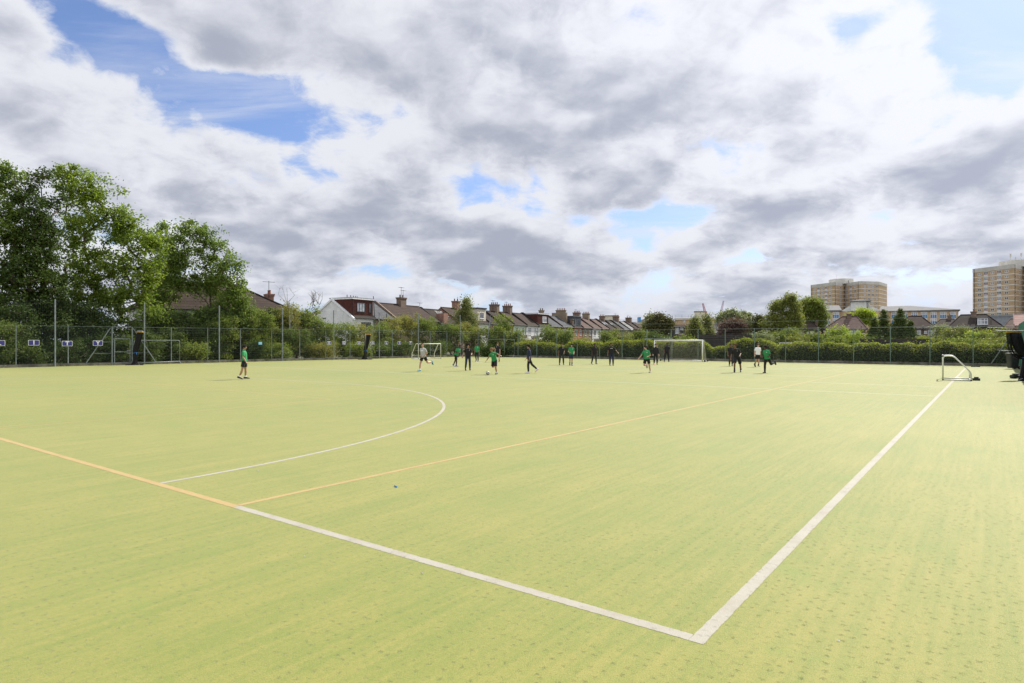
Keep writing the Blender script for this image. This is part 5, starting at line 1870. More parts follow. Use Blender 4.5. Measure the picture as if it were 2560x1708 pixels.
def tree(label, px, s, lst, seed, lmat='ash', nclump=150, per=150, sig=0.34, leaf=0.25, r0=0.28, group='trees', name='tree', **kw):
    kw.setdefault('leafy', 0.68)
    loc = at(px, s)
    rng = np.random.default_rng(seed + 99)
    return grow(name, label, 'tree', loc, px_blobs(loc, s, lst, rng), nclump, per, sig, leaf, lmat, r0, seed, group, **kw)


# the big trees on the left
tree('tall tree cut off by the left edge, its crown reaching highest there', 10, s_v(10, 61.5),
     [(14, 435, 44, 42), (-38, 500, 80, 80), (36, 530, 44, 60), (20, 600, 70, 70), (-50, 640, 90, 100), (50, 690, 60, 60), (10, 760, 80, 60), (-80, 760, 80, 80)], 11, 'ash2', 190, 150, r0=0.22)
tree('ivy-clad dead-topped tree with bare twigs at its tip, between two leafy trees', 62, s_v(62, 60),
     [(78, 475, 20, 26), (62, 500, 30, 36), (92, 540, 30, 50), (50, 585, 46, 55), (92, 625, 36, 60), (60, 690, 60, 60), (70, 765, 60, 50)], 12, 'ivy', 120, 150, leaf=0.22, r0=0.20, bare=12)
tree('narrow dark ivy-clad tree left of the big ash', 118, s_v(118, 60),
     [(112, 448, 24, 40), (124, 490, 26, 44), (116, 545, 24, 50), (130, 600, 28, 55), (122, 660, 40, 60), (130, 730, 52, 60), (120, 800, 60, 45)], 13, 'ivy', 120, 150, leaf=0.22, r0=0.2, fork=0.6)
tree('big bright green ash tree, the fullest of the trees on the left', 232, s_v(232, 63),
     [(172, 452, 32, 36), (205, 455, 40, 40), (248, 480, 44, 44), (285, 520, 36, 44), (310, 560, 40, 40), (200, 530, 52, 54), (255, 570, 60, 50), (350, 590, 40, 40), (388, 610, 30, 40), (345, 650, 56, 46), (190, 620, 50, 60), (260, 665, 76, 54), (375, 690, 40, 52), (320, 735, 66, 48), (210, 730, 70, 58), (250, 790, 80, 48), (170, 800, 50, 50), (370, 770, 44, 44)],
     14, 'ash', 400, 130, r0=0.26, fork=0.2)
tree('slim ash between the big ash and the many-stemmed one', 412, s_v(412, 66),
     [(398, 565, 18, 20), (412, 600, 22, 36), (425, 650, 26, 40), (404, 700, 26, 40)], 15, 'ash2', 60, 110, r0=0.16, fork=0.4)
tree('open many-stemmed ash with bare limbs showing, in front of the hipped roof', 490, s_v(490, 62),
     [(440, 590, 34, 30), (478, 572, 36, 24), (516, 592, 32, 30), (545, 622, 30, 26), (582, 655, 24, 24), (430, 632, 26, 36), (470, 630, 40, 34), (515, 650, 36, 34), (560, 690, 40, 36), (592, 735, 32, 40), (430, 690, 30, 40), (416, 745, 32, 40), (565, 755, 50, 40), (470, 700, 44, 40), (505, 720, 40, 40), (450, 660, 30, 30), (540, 690, 36, 40), (595, 700, 24, 30), (605, 765, 26, 34), (595, 790, 34, 40), (420, 800, 36, 40), (530, 800, 50, 36), (480, 800, 40, 30)],
     16, 'ash2', 330, 115, sig=0.36, r0=0.17, stems=5, fork=0.12, bark='bark')
tree('leaning dark green tree at the right end of the tall trees', 590, s_v(590, 60.5),
     [(580, 770, 40, 44), (612, 800, 34, 36), (560, 815, 46, 40), (600, 850, 44, 36), (540, 860, 40, 36)], 17, 'shrub_dark', 110, 130, sig=0.4, leaf=0.2, r0=0.14)


def bush(label, px, top, hw, s, seed, lmat='shrub', leaf=0.17, per=120, nclump=None, group='bushes behind the fences', name='bush', wob=0.25, **kw):
    """shrub that reaches from the ground up to photo height `top`"""
    loc = at(px, s)
    rng = np.random.default_rng(seed + 7)
    H = zat(top, s)
    Wm = hw / F * s
    blobs = []
    n = 7
    for i in range(n):
        f = (i + 0.5) / n
        for k in range(2):
            rz = H * 0.20 * rng.uniform(0.8, 1.2)
            z = min(H - rz * rng.uniform(0.85, 1.15), H * f)
            x = rng.uniform(-0.6, 0.6) * Wm
            blobs.append((x, rng.uniform(-0.3, 0.3) * Wm, max(z, rz * 0.5), Wm * rng.uniform(0.4, 0.62), Wm * rng.uniform(0.4, 0.6), rz))
    nclump = nclump or int(26 + 10 * H * Wm)
    return grow(name, label, 'bush', loc, blobs, min(nclump, 190), per * 0.75, 0.30 * (leaf / 0.17) ** 0.6, leaf, lmat, 0.05 + 0.012 * H, seed, group, parts=('foliage', 'stem'), trunk_h=H * 0.3, stems=3, **kw)


BL = [(-30, 800, 85, 57.6, 'shrub_dark', 'dark shrub at the left edge behind the letter tiles'), (60, 838, 60, 57.4, 'shrub_dark', 'rounded dark shrub behind the letter I tile'),
      (150, 845, 62, 57.6, 'ivy', 'dark shrub behind the letter T tile'), (228, 836, 50, 58.2, 'ivy', 'shadowed shrub behind the letter Y tile'), (300, 842, 40, 58.0, 'shrub_dark', 'shrub seen through the gate'),
      (372, 838, 40, 57.6, 'shrub_dark', 'shrub behind the tied net beside the gate'), (432, 822, 46, 58.4, 'shrub_dark', 'leafy shrub behind the leaning goal frame'), (482, 858, 40, 56.8, 'shrub', 'low round shrub close behind the fence, right of the goal frame'),
      (520, 815, 44, 58.6, 'shrub_dark', 'dark shrub below the many-stemmed ash'), (568, 784, 40, 58.0, 'shrub', 'shrub behind the boy in green on the left'), (618, 774, 40, 58.4, 'shrub', 'sunlit shrub below the end of the hipped roof'),
      (662, 772, 40, 58.5, 'shrub', 'shrub behind the light blue notice'), (712, 760, 46, 59.5, 'bramble', 'tall yellowish bush with a bare pale stem in front'), (765, 768, 44, 59.5, 'shrub', 'tall bush left of the white house'),
      (742, 822, 44, 56.6, 'shrub_dark', 'lower bush in front of the tall yellowish one'), (812, 800, 40, 58.0, 'shrub', 'bush below the white gable'), (856, 806, 38, 57.6, 'shrub', 'bush behind the letter Q tile'), (905, 812, 38, 57.0, 'bramble', 'bush behind the middle tied net'),
      (948, 806, 36, 57.4, 'shrub', 'bush under the slate roof'), (985, 796, 36, 57.2, 'bramble', 'bush with arching shoots under the brown roof'), (1022, 784, 34, 57.4, 'bramble', 'tallest pale bush of the thicket, below the brown roof'), (1060, 790, 34, 57.0, 'shrub', 'bush right of the arching shoots'),
      (1098, 803, 34, 56.0, 'shrub_dark', 'dark bush below the broken roof'), (1132, 810, 32, 55.4, 'shrub', 'bush left of the birch'), (1166, 806, 30, 55.0, 'bramble', 'bush below the birch'), (1200, 816, 28, 54.2, 'shrub', 'last bush of the thicket before the corner post'),
      (640, 850, 40, 55.6, 'ivy', 'ivy on the fence behind the light blue notice'), (690, 858, 40, 55.3, 'shrub', 'low growth on the fence left of the letter E'), (800, 858, 40, 54.8, 'bramble', 'dry low growth behind the letter E tile'), (1000, 858, 40, 53.4, 'shrub_dark', 'low growth behind the small white goal'), (1090, 856, 40, 52.8, 'shrub_dark', 'low growth right of the small white goal'), (890, 862, 40, 54.2, 'shrub', 'low growth behind the letters U and A'), (950, 860, 36, 53.8, 'shrub_dark', 'low growth behind the second letter L')]
for k, (px, top, hw, v, lm, lab) in enumerate(BL):
    bush(lab, px, top, hw, s_v(px, v), 200 + k, lm, leaf=0.15 if lm != 'ivy' else 0.13, per=130)
for k, (px, top, hw, v, lab) in enumerate(((20, 752, 70, 59.0, 'deep ivy-grown thicket at the left edge under the tall trees'), (120, 760, 62, 59.4, 'deep ivy-grown thicket under the narrow ivy-clad tree'), (205, 752, 56, 60.0, 'dark undergrowth at the foot of the big ash'), (268, 790, 50, 59.0, 'undergrowth right of the foot of the big ash, beside the gate'),
                                           (345, 800, 46, 59.4, 'undergrowth before the white house wall'), (405, 776, 40, 61.0, 'tall undergrowth under the slim ash'), (455, 778, 40, 61.0, 'undergrowth left of the house window'), (545, 770, 46, 60.5, 'undergrowth right of the house window'), (636, 768, 40, 60.5, 'ivy mound before the end of the hipped house'), (690, 768, 40, 61.0, 'ivy mound between the hipped house and the yellowish bush'))):
    bush(lab, px, top, hw, s_v(px, v), 260 + k, 'ivy' if k < 4 else 'shrub_dark', leaf=0.17, per=150, group='undergrowth beneath the big trees')
# pale dead stem and bare twigs
tree('pale bare stem standing in front of the tall yellowish bush', 722, s_v(722, 58.2), [(716, 752, 6, 10), (728, 790, 8, 8)], 31, 'shrub', 7, 2, r0=0.07, bark='pale_bark', fork=0.8, bare=5, name='dead_tree')
tree('small bare-twigged tree left of the white house', 790, s_v(790, 66), [(785, 765, 18, 14), (796, 780, 14, 14)], 32, 'shrub', 30, 4, r0=0.06, fork=0.5, bare=14, name='dead_tree', parts=('twigs', 'trunk'))
tree('birch with a drooping pointed crown in front of the terrace end', 1164, 96,
     [(1166, 748, 9, 14), (1165, 768, 18, 18), (1158, 790, 24, 20), (1172, 795, 22, 22), (1164, 815, 30, 22)], 33, 'birch', 110, 130, sig=0.42, leaf=0.24, r0=0.13, fork=0.6, droop=0.5)

# round bushes about the corner and in the gardens
GARD = [(1258, 793, 34, 84, 'shrub', 'round leafy tree-like bush at the corner, in front of the terrace'), (1236, 815, 30, 82, 'shrub', 'bush just left of the round corner bush'), (1288, 830, 26, 84, 'shrub', 'low bush right of the round corner bush'), (1262, 868, 30, 77, 'ivy', 'dark growth in the corner of the fences'), (1222, 866, 26, 77, 'ivy', 'dark growth behind the raking strut'),
        (1380, 818, 36, 78, 'shrub', 'broad bush covering the lower terrace walls'), (1412, 826, 28, 76, 'shrub', 'bush right of the broad one before the terrace'), (1335, 850, 30, 86, 'bramble', 'low garden bush before the white terraced walls'), (1460, 848, 24, 88, 'bramble', 'garden bush below the orange terraced house'),
        (1518, 828, 26, 92, 'shrub', 'garden bush right of the white terraced house'), (1552, 828, 26, 96, 'olive', 'golden topped garden bush'), (1590, 826, 28, 98, 'shrub', 'garden bush below the low roofs'), (1630, 832, 26, 92, 'shrub_dark', 'garden bush left of the big goal'),
        (1700, 842, 30, 80, 'shrub', 'rounded bush seen over the crossbar of the big goal'), (1755, 846, 32, 82, 'shrub_dark', 'dark bush over the right end of the big goal'), (1790, 846, 26, 84, 'dark', 'shadowed bush below the copper tree'),
        (1905, 834, 34, 74, 'grey', 'pale bush with whitish leaves over the hedge mound'), (1955, 822, 34, 76, 'shrub', 'big bush below the tall tree'), (1990, 838, 30, 74, 'olive', 'bush left of the brown bungalow wall'), (2034, 829, 17, 80, 'shrub', 'upright clipped bush before the brown bungalow'), (2064, 832, 14, 82, 'shrub', 'small upright bush between the bungalows'),
        (2095, 817, 28, 84, 'lime', 'bright yellow-green bush before the hipped bungalow'), (2086, 838, 28, 80, 'shrub', 'clipped bush below the bright yellow-green one'), (2132, 830, 24, 82, 'lime', 'pale spreading bush below the hipped bungalow window'), (2170, 846, 26, 78, 'shrub_dark', 'dark bush under the conifers'), (2215, 850, 34, 76, 'shrub_dark', 'dark low bush under the middle conifer'), (2262, 850, 30, 76, 'dark', 'dark low bush under the right conifer'),
        (2308, 842, 26, 78, 'olive', 'low pale bush before the bungalow with small windows'), (2352, 812, 20, 92, 'grey', 'grey-green bush before the black and white gable'), (2340, 848, 28, 72, 'olive', 'sprawling bush below the grey-green one'), (2392, 818, 30, 82, 'olive', 'ivy bush before the left of the dormer bungalow'), (2440, 824, 34, 80, 'lime', 'yellowish climbing bush below the dormer window'), (2490, 826, 34, 78, 'olive', 'climbing bush before the right end of the dormer bungalow'), (2540, 832, 30, 74, 'shrub', 'bush behind the green screen cloth'), (2420, 846, 40, 74, 'shrub', 'low wide growth between hedge and dormer bungalow'), (2480, 848, 36, 72, 'olive', 'low growth behind the far corner of the hedge')]
for k, (px, top, hw, s, lm, lab) in enumerate(GARD):
    bush(lab, px, top, hw, s, 300 + k, lm, leaf=0.19, per=105, group='garden bushes')


# hedges behind the far fence
def hedge(label, px0, px1, tops, seed, u=58.4, width=1.5):
    a, b = ray_u(px0, u), ray_u(px1, u)
    d = (b - a).normalized()
    L = (b - a).length
    nrm = Vector((d.y, -d.x, 0))
    rng = np.random.default_rng(seed)
    o = thing('hedge', label, 'hedge', a, math.atan2(d.y, d.x), 'hedges behind the far fence')
    xs = np.linspace(0, 1, len(tops))
    pxs = np.linspace(px0, px1, 80)
    hs, ts = [], []
    for px in pxs:
        p = ray_u(px, u)
        ts.append((p - a).length)
        hs.append(zat(np.interp((px - px0) / (px1 - px0), xs, tops), p.y))
    ts, hs = np.array(ts), np.array(hs)

    def hgt(x):
        return np.interp(x, ts, hs) + 0.07 * np.sin(x * 2.3 + seed) + 0.06 * np.sin(x * 5.1)
    # solid dark core, added to stop light and give the inside painted shade
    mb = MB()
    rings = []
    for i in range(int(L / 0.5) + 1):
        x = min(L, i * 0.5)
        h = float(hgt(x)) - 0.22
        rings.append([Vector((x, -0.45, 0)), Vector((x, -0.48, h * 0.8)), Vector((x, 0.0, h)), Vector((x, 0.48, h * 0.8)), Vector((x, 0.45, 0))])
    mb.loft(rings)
    mb.build('shade_core', M['core_shade'], o)
    n = int(L * 1000)
    x = rng.uniform(-0.15, L + 0.15, n)
    h = hgt(x)
    f = rng.uniform(0, 1, n)
    perim = np.where(f < 0.52, 0, np.where(f < 0.86, 1, 2))
    z = np.where(perim == 1, h - np.abs(rng.normal(size=n)) * 0.09, rng.uniform(0.02, 1, n) * h)
    bulge = 0.12 * np.sin(x * 1.3) + 0.10 * np.sin(x * 3.7 + 2)
    edge = width / 2 * (1 - 0.35 * np.clip(z / h, 0, 1) ** 4) + bulge
    y = np.where(perim == 0, -edge + rng.normal(size=n) * 0.09, np.where(perim == 2, edge + rng.normal(size=n) * 0.08, rng.uniform(-1, 1, n) * edge * 0.9))
    tuft = (rng.uniform(size=n) < 0.03) * np.abs(rng.normal(size=n)) * 0.16
    P = np.stack([x, y, z + tuft], 1)
    v, q = leaf_quads(rng, P, 0.125, 0.075)
    fresh_or_lit = (P[:, 2] > h - 0.56 + 0.16 * np.sin(x * 4.0) + rng.normal(size=n) * 0.12) & (rng.uniform(size=n) < 0.9)  # bright top band painted as sunlit, leaves below it painted as shaded
    np_mesh('foliage', v, q, [LEAF['hedge_shade'], LEAF['hedge']], o, fresh_or_lit.astype(np.int32))
    return o


M['core_shade'] = mat('painted_core_shade', (0.030, 0.030, 0.014), (0.022, 0.024, 0.012), 6.0, 0.95)  # dark colour of the added hedge core, standing for inner shade
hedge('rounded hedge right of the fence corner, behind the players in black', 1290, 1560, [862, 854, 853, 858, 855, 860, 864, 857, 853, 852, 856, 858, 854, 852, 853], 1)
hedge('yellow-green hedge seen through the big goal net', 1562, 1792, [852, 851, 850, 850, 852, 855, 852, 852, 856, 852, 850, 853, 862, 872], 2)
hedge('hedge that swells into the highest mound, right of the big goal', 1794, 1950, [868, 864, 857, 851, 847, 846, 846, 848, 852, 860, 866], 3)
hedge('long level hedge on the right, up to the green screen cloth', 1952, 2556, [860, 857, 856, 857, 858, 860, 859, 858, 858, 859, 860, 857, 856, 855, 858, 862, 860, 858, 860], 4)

# trees beyond the hedge, from left to right
FT = dict(group='trees beyond the far fence')


def ftree(label, px, s, lst, seed, lmat, leaf=0.34, nclump=110, per=95, sig=0.5, r0=0.2, **kw):
    return tree(label, px, s, lst, seed, lmat, nclump, per, sig, leaf, r0, **FT, **kw)


ftree('thin pale willow behind the dark round tree', 1624, 185, [(1625, 790, 9, 10), (1620, 802, 10, 14), (1629, 806, 8, 12), (1618, 820, 12, 14)], 41, 'birch', 0.5, 70, 70, 0.6, droop=0.8)
ftree('dark round-headed tree left of the flats', 1650, 132, [(1648, 797, 14, 10), (1634, 810, 14, 12), (1662, 808, 16, 14), (1648, 818, 24, 14), (1668, 824, 12, 10), (1634, 828, 14, 10)], 42, 'dark', 0.36, 150, 120)
ftree('slender birch before the cream flats, the left one', 1737, 122, [(1738, 798, 7, 8), (1736, 812, 12, 12), (1744, 822, 12, 12), (1732, 832, 12, 12), (1742, 842, 14, 10)], 43, 'birch', 0.32, 80, 85, droop=0.5)
ftree('slender birch before the cream flats, the taller right one', 1768, 126, [(1766, 790, 7, 8), (1768, 804, 10, 12), (1766, 818, 11, 12), (1772, 830, 10, 12), (1768, 842, 12, 10)], 44, 'birch', 0.32, 80, 85, droop=0.5)
ftree('broad grey-green round tree behind the copper tree', 1825, 155, [(1824, 788, 20, 13), (1806, 800, 16, 14), (1842, 798, 16, 14), (1824, 810, 26, 16), (1800, 818, 14, 14)], 45, 'grey', 0.42, 150, 120)
ftree('smaller grey-green round tree right of the broad one', 1866, 158, [(1866, 790, 12, 10), (1862, 804, 14, 14), (1872, 816, 12, 14), (1860, 826, 14, 12)], 46, 'grey', 0.42, 90, 110)
ftree('purple-leaved copper tree in front of the grey-green ones', 1836, 118, [(1830, 808, 16, 9), (1848, 812, 18, 10), (1816, 818, 16, 10), (1836, 824, 28, 10), (1810, 830, 10, 8)], 47, 'copper', 0.30, 130, 120)
ftree('small dark tree between the copper tree and the tallest tree', 1898, 116, [(1896, 796, 9, 8), (1902, 806, 10, 10), (1892, 816, 12, 10), (1900, 826, 14, 10)], 48, 'dark', 0.3, 70, 100)
ftree('tallest tree on the right with a knotted billowing crown', 1958, 106, [(1978, 748, 14, 10), (1966, 762, 14, 12), (1948, 762, 12, 10), (1940, 776, 14, 10), (1988, 766, 12, 14), (1962, 782, 18, 12), (1934, 796, 16, 12), (1986, 790, 16, 14), (1958, 806, 26, 12), (1920, 812, 14, 10), (1992, 812, 14, 12), (1950, 826, 26, 12), (1980, 832, 20, 10)], 49, 'olive', 0.28, 260, 110, 0.42, 0.3)
ftree('smooth green round-crowned tree left of the nearer tower block', 2030, 132, [(2020, 756, 20, 10), (2042, 762, 16, 12), (2008, 776, 18, 16), (2036, 784, 24, 18), (2054, 792, 12, 18), (2012, 804, 20, 16), (2044, 812, 20, 14), (2026, 826, 20, 12)], 50, 'shrub', 0.32, 230, 120, 0.5, 0.26)
ftree('bright yellow-green tree behind the hipped bungalow', 2156, 148, [(2156, 782, 20, 9), (2140, 792, 16, 9), (2174, 792, 16, 9), (2156, 800, 26, 10), (2180, 806, 12, 8)], 51, 'lime', 0.36, 120, 100)


def conifer(label, px, s, top, bot, hw, seed):
    loc = at(px, s)
    H, zb = zat(top, s), zat(bot, s)
    Wm = hw / F * s
    rng = np.random.default_rng(seed)
    o = thing('conifer', label, 'conifer', loc, 0.0, 'conifers')
    mb = MB(); mb.tube([(0, 0, 0), (0, 0, H * 0.55), (0, 0, H)], [0.16, 0.10, 0.015], 7)
    pts, N = [], 34
    for i in range(N):
        f = i / (N - 1)
        z = 0.3 + (H - 0.35) * f
        R_ = Wm * (1 - f) ** 0.8 * rng.uniform(0.75, 1.15) + 0.08
        nb = int(5 + 5 * (1 - f))
        for k in range(nb):
            a = rng.uniform(0, 6.28)
            tip = Vector((R_ * math.cos(a), R_ * math.sin(a), z + R_ * 0.18 * rng.uniform(-0.6, 1.2)))
            mb.tube([(0, 0, z - R_ * 0.2), tip], [0.022, 0.008], 3, False)
            m_ = int(18 + 26 * R_)
            t = rng.uniform(0.15, 1.08, m_) ** 0.7
            base_ = np.array([0, 0, z - R_ * 0.2])
            p = base_ + (np.array(tip) - base_) * t[:, None] + rng.normal(size=(m_, 3)) * (0.10 + 0.10 * R_ * (1 - t)[:, None] + 0.05)
            pts.append(p)
    mb.build('trunk', M['bark'], o)
    P = np.concatenate(pts)
    v, q = leaf_quads(rng, P, 0.26, 0.10)
    np_mesh('crown', v, q, LEAF['conifer'], o)
    return o


conifer('small conifer left of the middle one, before the school', 2186, 98, 796, 850, 22, 61)
conifer('middle conifer with a sharp leading tip', 2209, 100, 777, 850, 28, 62)
conifer('broadest conifer, right of the one with the sharp tip', 2250, 98, 774, 850, 38, 63)
conifer('low conifer in the shadow of the broadest one', 2276, 96, 804, 850, 24, 64)

# grass and weeds along the foot of the fences
rng = np.random.default_rng(77)
pts = []
for (a, b, nrm, dens) in ((FENCE_START, CORNER, LNRM, 24), (CORNER, CORNER_R, -A_DIR, 12)):
    L = (b - a).length
    n = int(L * dens)
    t = rng.uniform(0, L, n)
    t = t[np.sin(t * 1.9) + np.sin(t * 0.7 + 1) + rng.normal(size=n) * 0.6 > 0.3]
    d = (b - a).normalized()
    p = np.array(a)[None, :] + np.outer(t, np.array(d)) + np.outer(rng.uniform(0.075, 0.12, len(t)), np.array(nrm))
    p[:, 2] += np.abs(rng.normal(size=len(t))) * 0.025 + 0.02
    pts.append(p)
P = np.concatenate(pts)
v, q = leaf_quads(rng, P, 0.07, 0.03)
o = np_mesh('weeds', v, q, LEAF['hedge'])
tag(o, kind='stuff')

# a far line of trees closes the gaps between the houses
rng = np.random.default_rng(5)
blobs = []
for px in range(1240, 2600, 9):
    s = rng.uniform(330, 390)
    p = at(px, s)
    h = rng.uniform(5.0, 9.0)
    blobs.append((p.x, p.y, h * 0.55, rng.uniform(3, 5), rng.uniform(3, 5), h * 0.5))
C = in_blobs(rng, blobs, 2600)
P = np.repeat(C, 16, 0) + rng.normal(size=(2600 * 16, 3)) * np.array([0.9, 0.9, 0.6])
P = P[P[:, 2] > 0.1]
v, q = leaf_quads(rng, P, 1.0, 0.55)
tag(np_mesh('distant_trees', v, q, LEAF['shrub_dark']), kind='stuff')


# ---------------------------------------------------------------- houses
def window(parent, x, y, z, w, h, frame='white_frame', glass='glass', nx=2, ny=1, face=-1, t=0.06, transom=None, name='window', sill=True, axis='y'):
    """window in a wall that faces local -y (face=-1) or, with axis='x', local -x; x, z: centre; the frame stands proud of the wall"""
    def P(a, d, c):
        return (a, y + face * d, c) if axis == 'y' else (y + face * d, a, c)

    def bx(mb, a0, a1, d0, d1, c0, c1, mi=0):
        p, q = P(a0, d0, c0), P(a1, d1, c1)
        mb.box(min(p[0], q[0]), max(p[0], q[0]), min(p[1], q[1]), max(p[1], q[1]), c0, c1, mi)
    mb = MB()
    x0, x1, z0, z1 = x - w / 2, x + w / 2, z - h / 2, z + h / 2
    bx(mb, x0, x1, -0.05, 0.05, z0, z0 + t); bx(mb, x0, x1, -0.05, 0.05, z1 - t, z1)
    bx(mb, x0, x0 + t, -0.05, 0.05, z0 + t, z1 - t); bx(mb, x1 - t, x1, -0.05, 0.05, z0 + t, z1 - t)
    for i in range(1, nx):
        xx = x0 + w * i / nx
        bx(mb, xx - t / 2, xx + t / 2, -0.04, 0.045, z0 + t, z1 - t)
    if transom:
        zz = z0 + h * transom
        bx(mb, x0 + t, x1 - t, -0.04, 0.042, zz - t / 2, zz + t / 2)
    if sill:
        bx(mb, x0 - 0.05, x1 + 0.05, -0.02, 0.10, z0 - 0.07, z0 - 0.002)
    f = mb.build(name, M[frame], parent)
    mb = MB()
    bx(mb, x0 + t * 0.5, x1 - t * 0.5, 0.004, 0.016, z0 + t * 0.5, z1 - t * 0.5)
    mb.build('pane', M[glass], f)
    return f


def chimney(parent, x, y, zb, zt, w, d, m, pots=3, potm='pot', along='y'):
    mb = MB()
    mb.box(x - w / 2, x + w / 2, y - d / 2, y + d / 2, zb, zt - 0.32)
    mb.box(x - w / 2 - 0.06, x + w / 2 + 0.06, y - d / 2 - 0.06, y + d / 2 + 0.06, zt - 0.32, zt - 0.16)
    mb.box(x - w / 2 - 0.11, x + w / 2 + 0.11, y - d / 2 - 0.11, y + d / 2 + 0.11, zt - 0.16, zt)
    c = mb.build('chimney', m, parent)
    for i in range(pots):
        f = (i + 0.5) / pots - 0.5
        px_, py_ = (x, y + f * d) if along == 'y' else (x + f * w, y)
        mb = MB()
        mb.tube([(px_, py_, zt), (px_, py_, zt + 0.08), (px_, py_, zt + 0.38), (px_, py_, zt + 0.40), (px_, py_, zt + 0.46)], [0.15, 0.13, 0.105, 0.14, 0.14], 10)
        mb.build('chimney_pot', M[potm], c)
    return c


def antenna(parent, x, y, z, h=1.6):
    mb = MB()
    mb.bar((x, y, z), (x, y, z + h), 0.03, 5)
    mb.bar((x - 0.7, y, z + h * 0.95), (x + 0.7, y, z + h * 0.95), 0.022, 4)
    for k in range(6):
        xx = x - 0.6 + 0.24 * k
        mb.bar((xx, y - 0.25, z + h * 0.95), (xx, y + 0.25, z + h * 0.95), 0.014, 4)
    mb.build('aerial', M['fascia'], parent)


def slope_roof(mb, x0, x1, ye, ze, yr, zr, th=0.14):
    """one roof slope as a slab from the eaves (ye, ze) to the ridge (yr, zr)"""
    v = [(x0, ye, ze), (x1, ye, ze), (x1, yr, zr), (x0, yr, zr), (x0, ye, ze + th), (x1, ye, ze + th), (x1, yr, zr + th), (x0, yr, zr + th)]
    fs = [(0, 3, 2, 1), (4, 5, 6, 7), (0, 1, 5, 4), (1, 2, 6, 5), (2, 3, 7, 6), (3, 0, 4, 7)]
    if ye > yr:
        fs = [f[::-1] for f in fs]
    mb.add(v, fs)


RDIR = Vector((math.sin(R(28.8)), math.cos(R(28.8)), 0))
RNRM = Vector((RDIR.y, -RDIR.x, 0))                  # rear of the houses: towards the pitch
RP0 = Vector((-27.3, 97.0, 0))
RRZ = math.atan2(RDIR.y, RDIR.x)
HD, EAV, RDG = 4.2, 5.45, 8.15


def row_house(label, t0, t1, wall, roof, ridge=RDG, eaves=EAV, front=True, name='terraced_house', hd=HD, parapet=True, gutter=True):
    o = thing(name, label, 'house', RP0 + RDIR * t0, RRZ, 'terraced houses beyond the trees')
    w = t1 - t0
    mb = MB()
    mb.add([(0, -hd, 0), (0, hd, 0), (0, hd, eaves), (0, 0, ridge), (0, -hd, eaves), (w, -hd, 0), (w, hd, 0), (w, hd, eaves), (w, 0, ridge), (w, -hd, eaves)],
           [(0, 4, 3, 2, 1), (5, 6, 7, 8, 9), (0, 5, 9, 4), (1, 2, 7, 6), (0, 1, 6, 5)])
    mb.build('wall', M[wall], o)
    mb = MB()
    dz = (ridge - eaves) / hd
    slope_roof(mb, 0.16, w - 0.004, -hd - 0.3, eaves - 0.3 * dz + 0.02, 0, ridge + 0.02)
    slope_roof(mb, 0.16, w - 0.004, hd + 0.3, eaves - 0.3 * dz + 0.02, 0.002, ridge + 0.02)
    rf_ = mb.build('roof', M[roof], o)
    mb = MB(); mb.tube([(0.17, 0, ridge + 0.16), (w - 0.01, 0, ridge + 0.16)], 0.12, 8); mb.build('ridge_tiles', M[roof], rf_)
    if parapet:
        mb = MB()
        pts = [(-hd - 0.32, eaves - 0.35), (-hd - 0.32, eaves + 0.22), (-0.25, ridge + 0.50), (0.25, ridge + 0.50), (hd + 0.32, eaves + 0.22), (hd + 0.32, eaves - 0.35), (0, ridge - 0.2)]
        mb.add([(-0.14, y, z) for y, z in pts] + [(0.155, y, z) for y, z in pts], [tuple(range(7))[::-1], tuple(range(7, 14))] + [(i, (i + 1) % 7, (i + 1) % 7 + 7, i + 7) for i in range(7)])
        mb.build('party_wall', M['tile_dark' if parapet is True else parapet], o)
    if gutter:
        mb = MB(); mb.tube([(0.0, -hd - 0.36, eaves - 0.12), (w, -hd - 0.36, eaves - 0.12)], 0.06, 6)
        mb.tube([(w - 0.35, -hd - 0.34, eaves - 0.12), (w - 0.35, -hd - 0.07, eaves - 0.6), (w - 0.35, -hd - 0.07, 0)], 0.045, 6)
        mb.build('gutter', M['fascia'], o)
    return o


def dormer(o, x0, x1, yf, z0, z1, m, roofm='lead', fascia='white_frame', y1=0.0):
    """flat-roofed dormer whose face stands at y = yf"""
    mb = MB(); mb.box(x0, x1, yf, y1, z0, z1); d_ = mb.build('dormer', M[m], o)
    mb = MB(); mb.box(x0 - 0.12, x1 + 0.12, yf - 0.16, y1, z1, z1 + 0.20); mb.build('dormer_fascia', M[fascia], d_)
    mb = MB(); mb.box(x0 - 0.14, x1 + 0.14, yf - 0.18, y1 + 0.1, z1 + 0.203, z1 + 0.28); mb.build('flat_roof', M[roofm], d_)
    return d_


# the white house with the big loft
o = row_house('white rendered house with a red tile-hung loft, its gable facing the pitch', 0, 4.8, 'render_white', 'tile_dark', parapet=False)
mb = MB()
for sg in (-1, 1):
    mb.loft([[Vector((-0.14, sg * (HD + 0.35), EAV - 0.42)), Vector((0.15, sg * (HD + 0.35), EAV - 0.42)), Vector((0.15, sg * (HD + 0.35), EAV - 0.14)), Vector((-0.14, sg * (HD + 0.35), EAV - 0.14))],
             [Vector((-0.14, sg * 0.001, RDG - 0.12)), Vector((0.15, sg * 0.001, RDG - 0.12)), Vector((0.15, sg * 0.001, RDG + 0.2)), Vector((-0.14, sg * 0.001, RDG + 0.2))]])
mb.build('verge_board', M['white_frame'], o)
d_ = dormer(o, 0.22, 4.7, -HD + 0.25, EAV - 0.1, RDG + 0.02, 'tile_red', fascia='white_frame', y1=0.6)
window(o, 2.0, -HD + 0.25, 7.0, 1.75, 1.35, 'grey_frame', 'glass_net', 3)
window(o, 4.1, -HD + 0.25, 7.0, 0.6, 1.3, 'grey_frame', 'glass', 1)
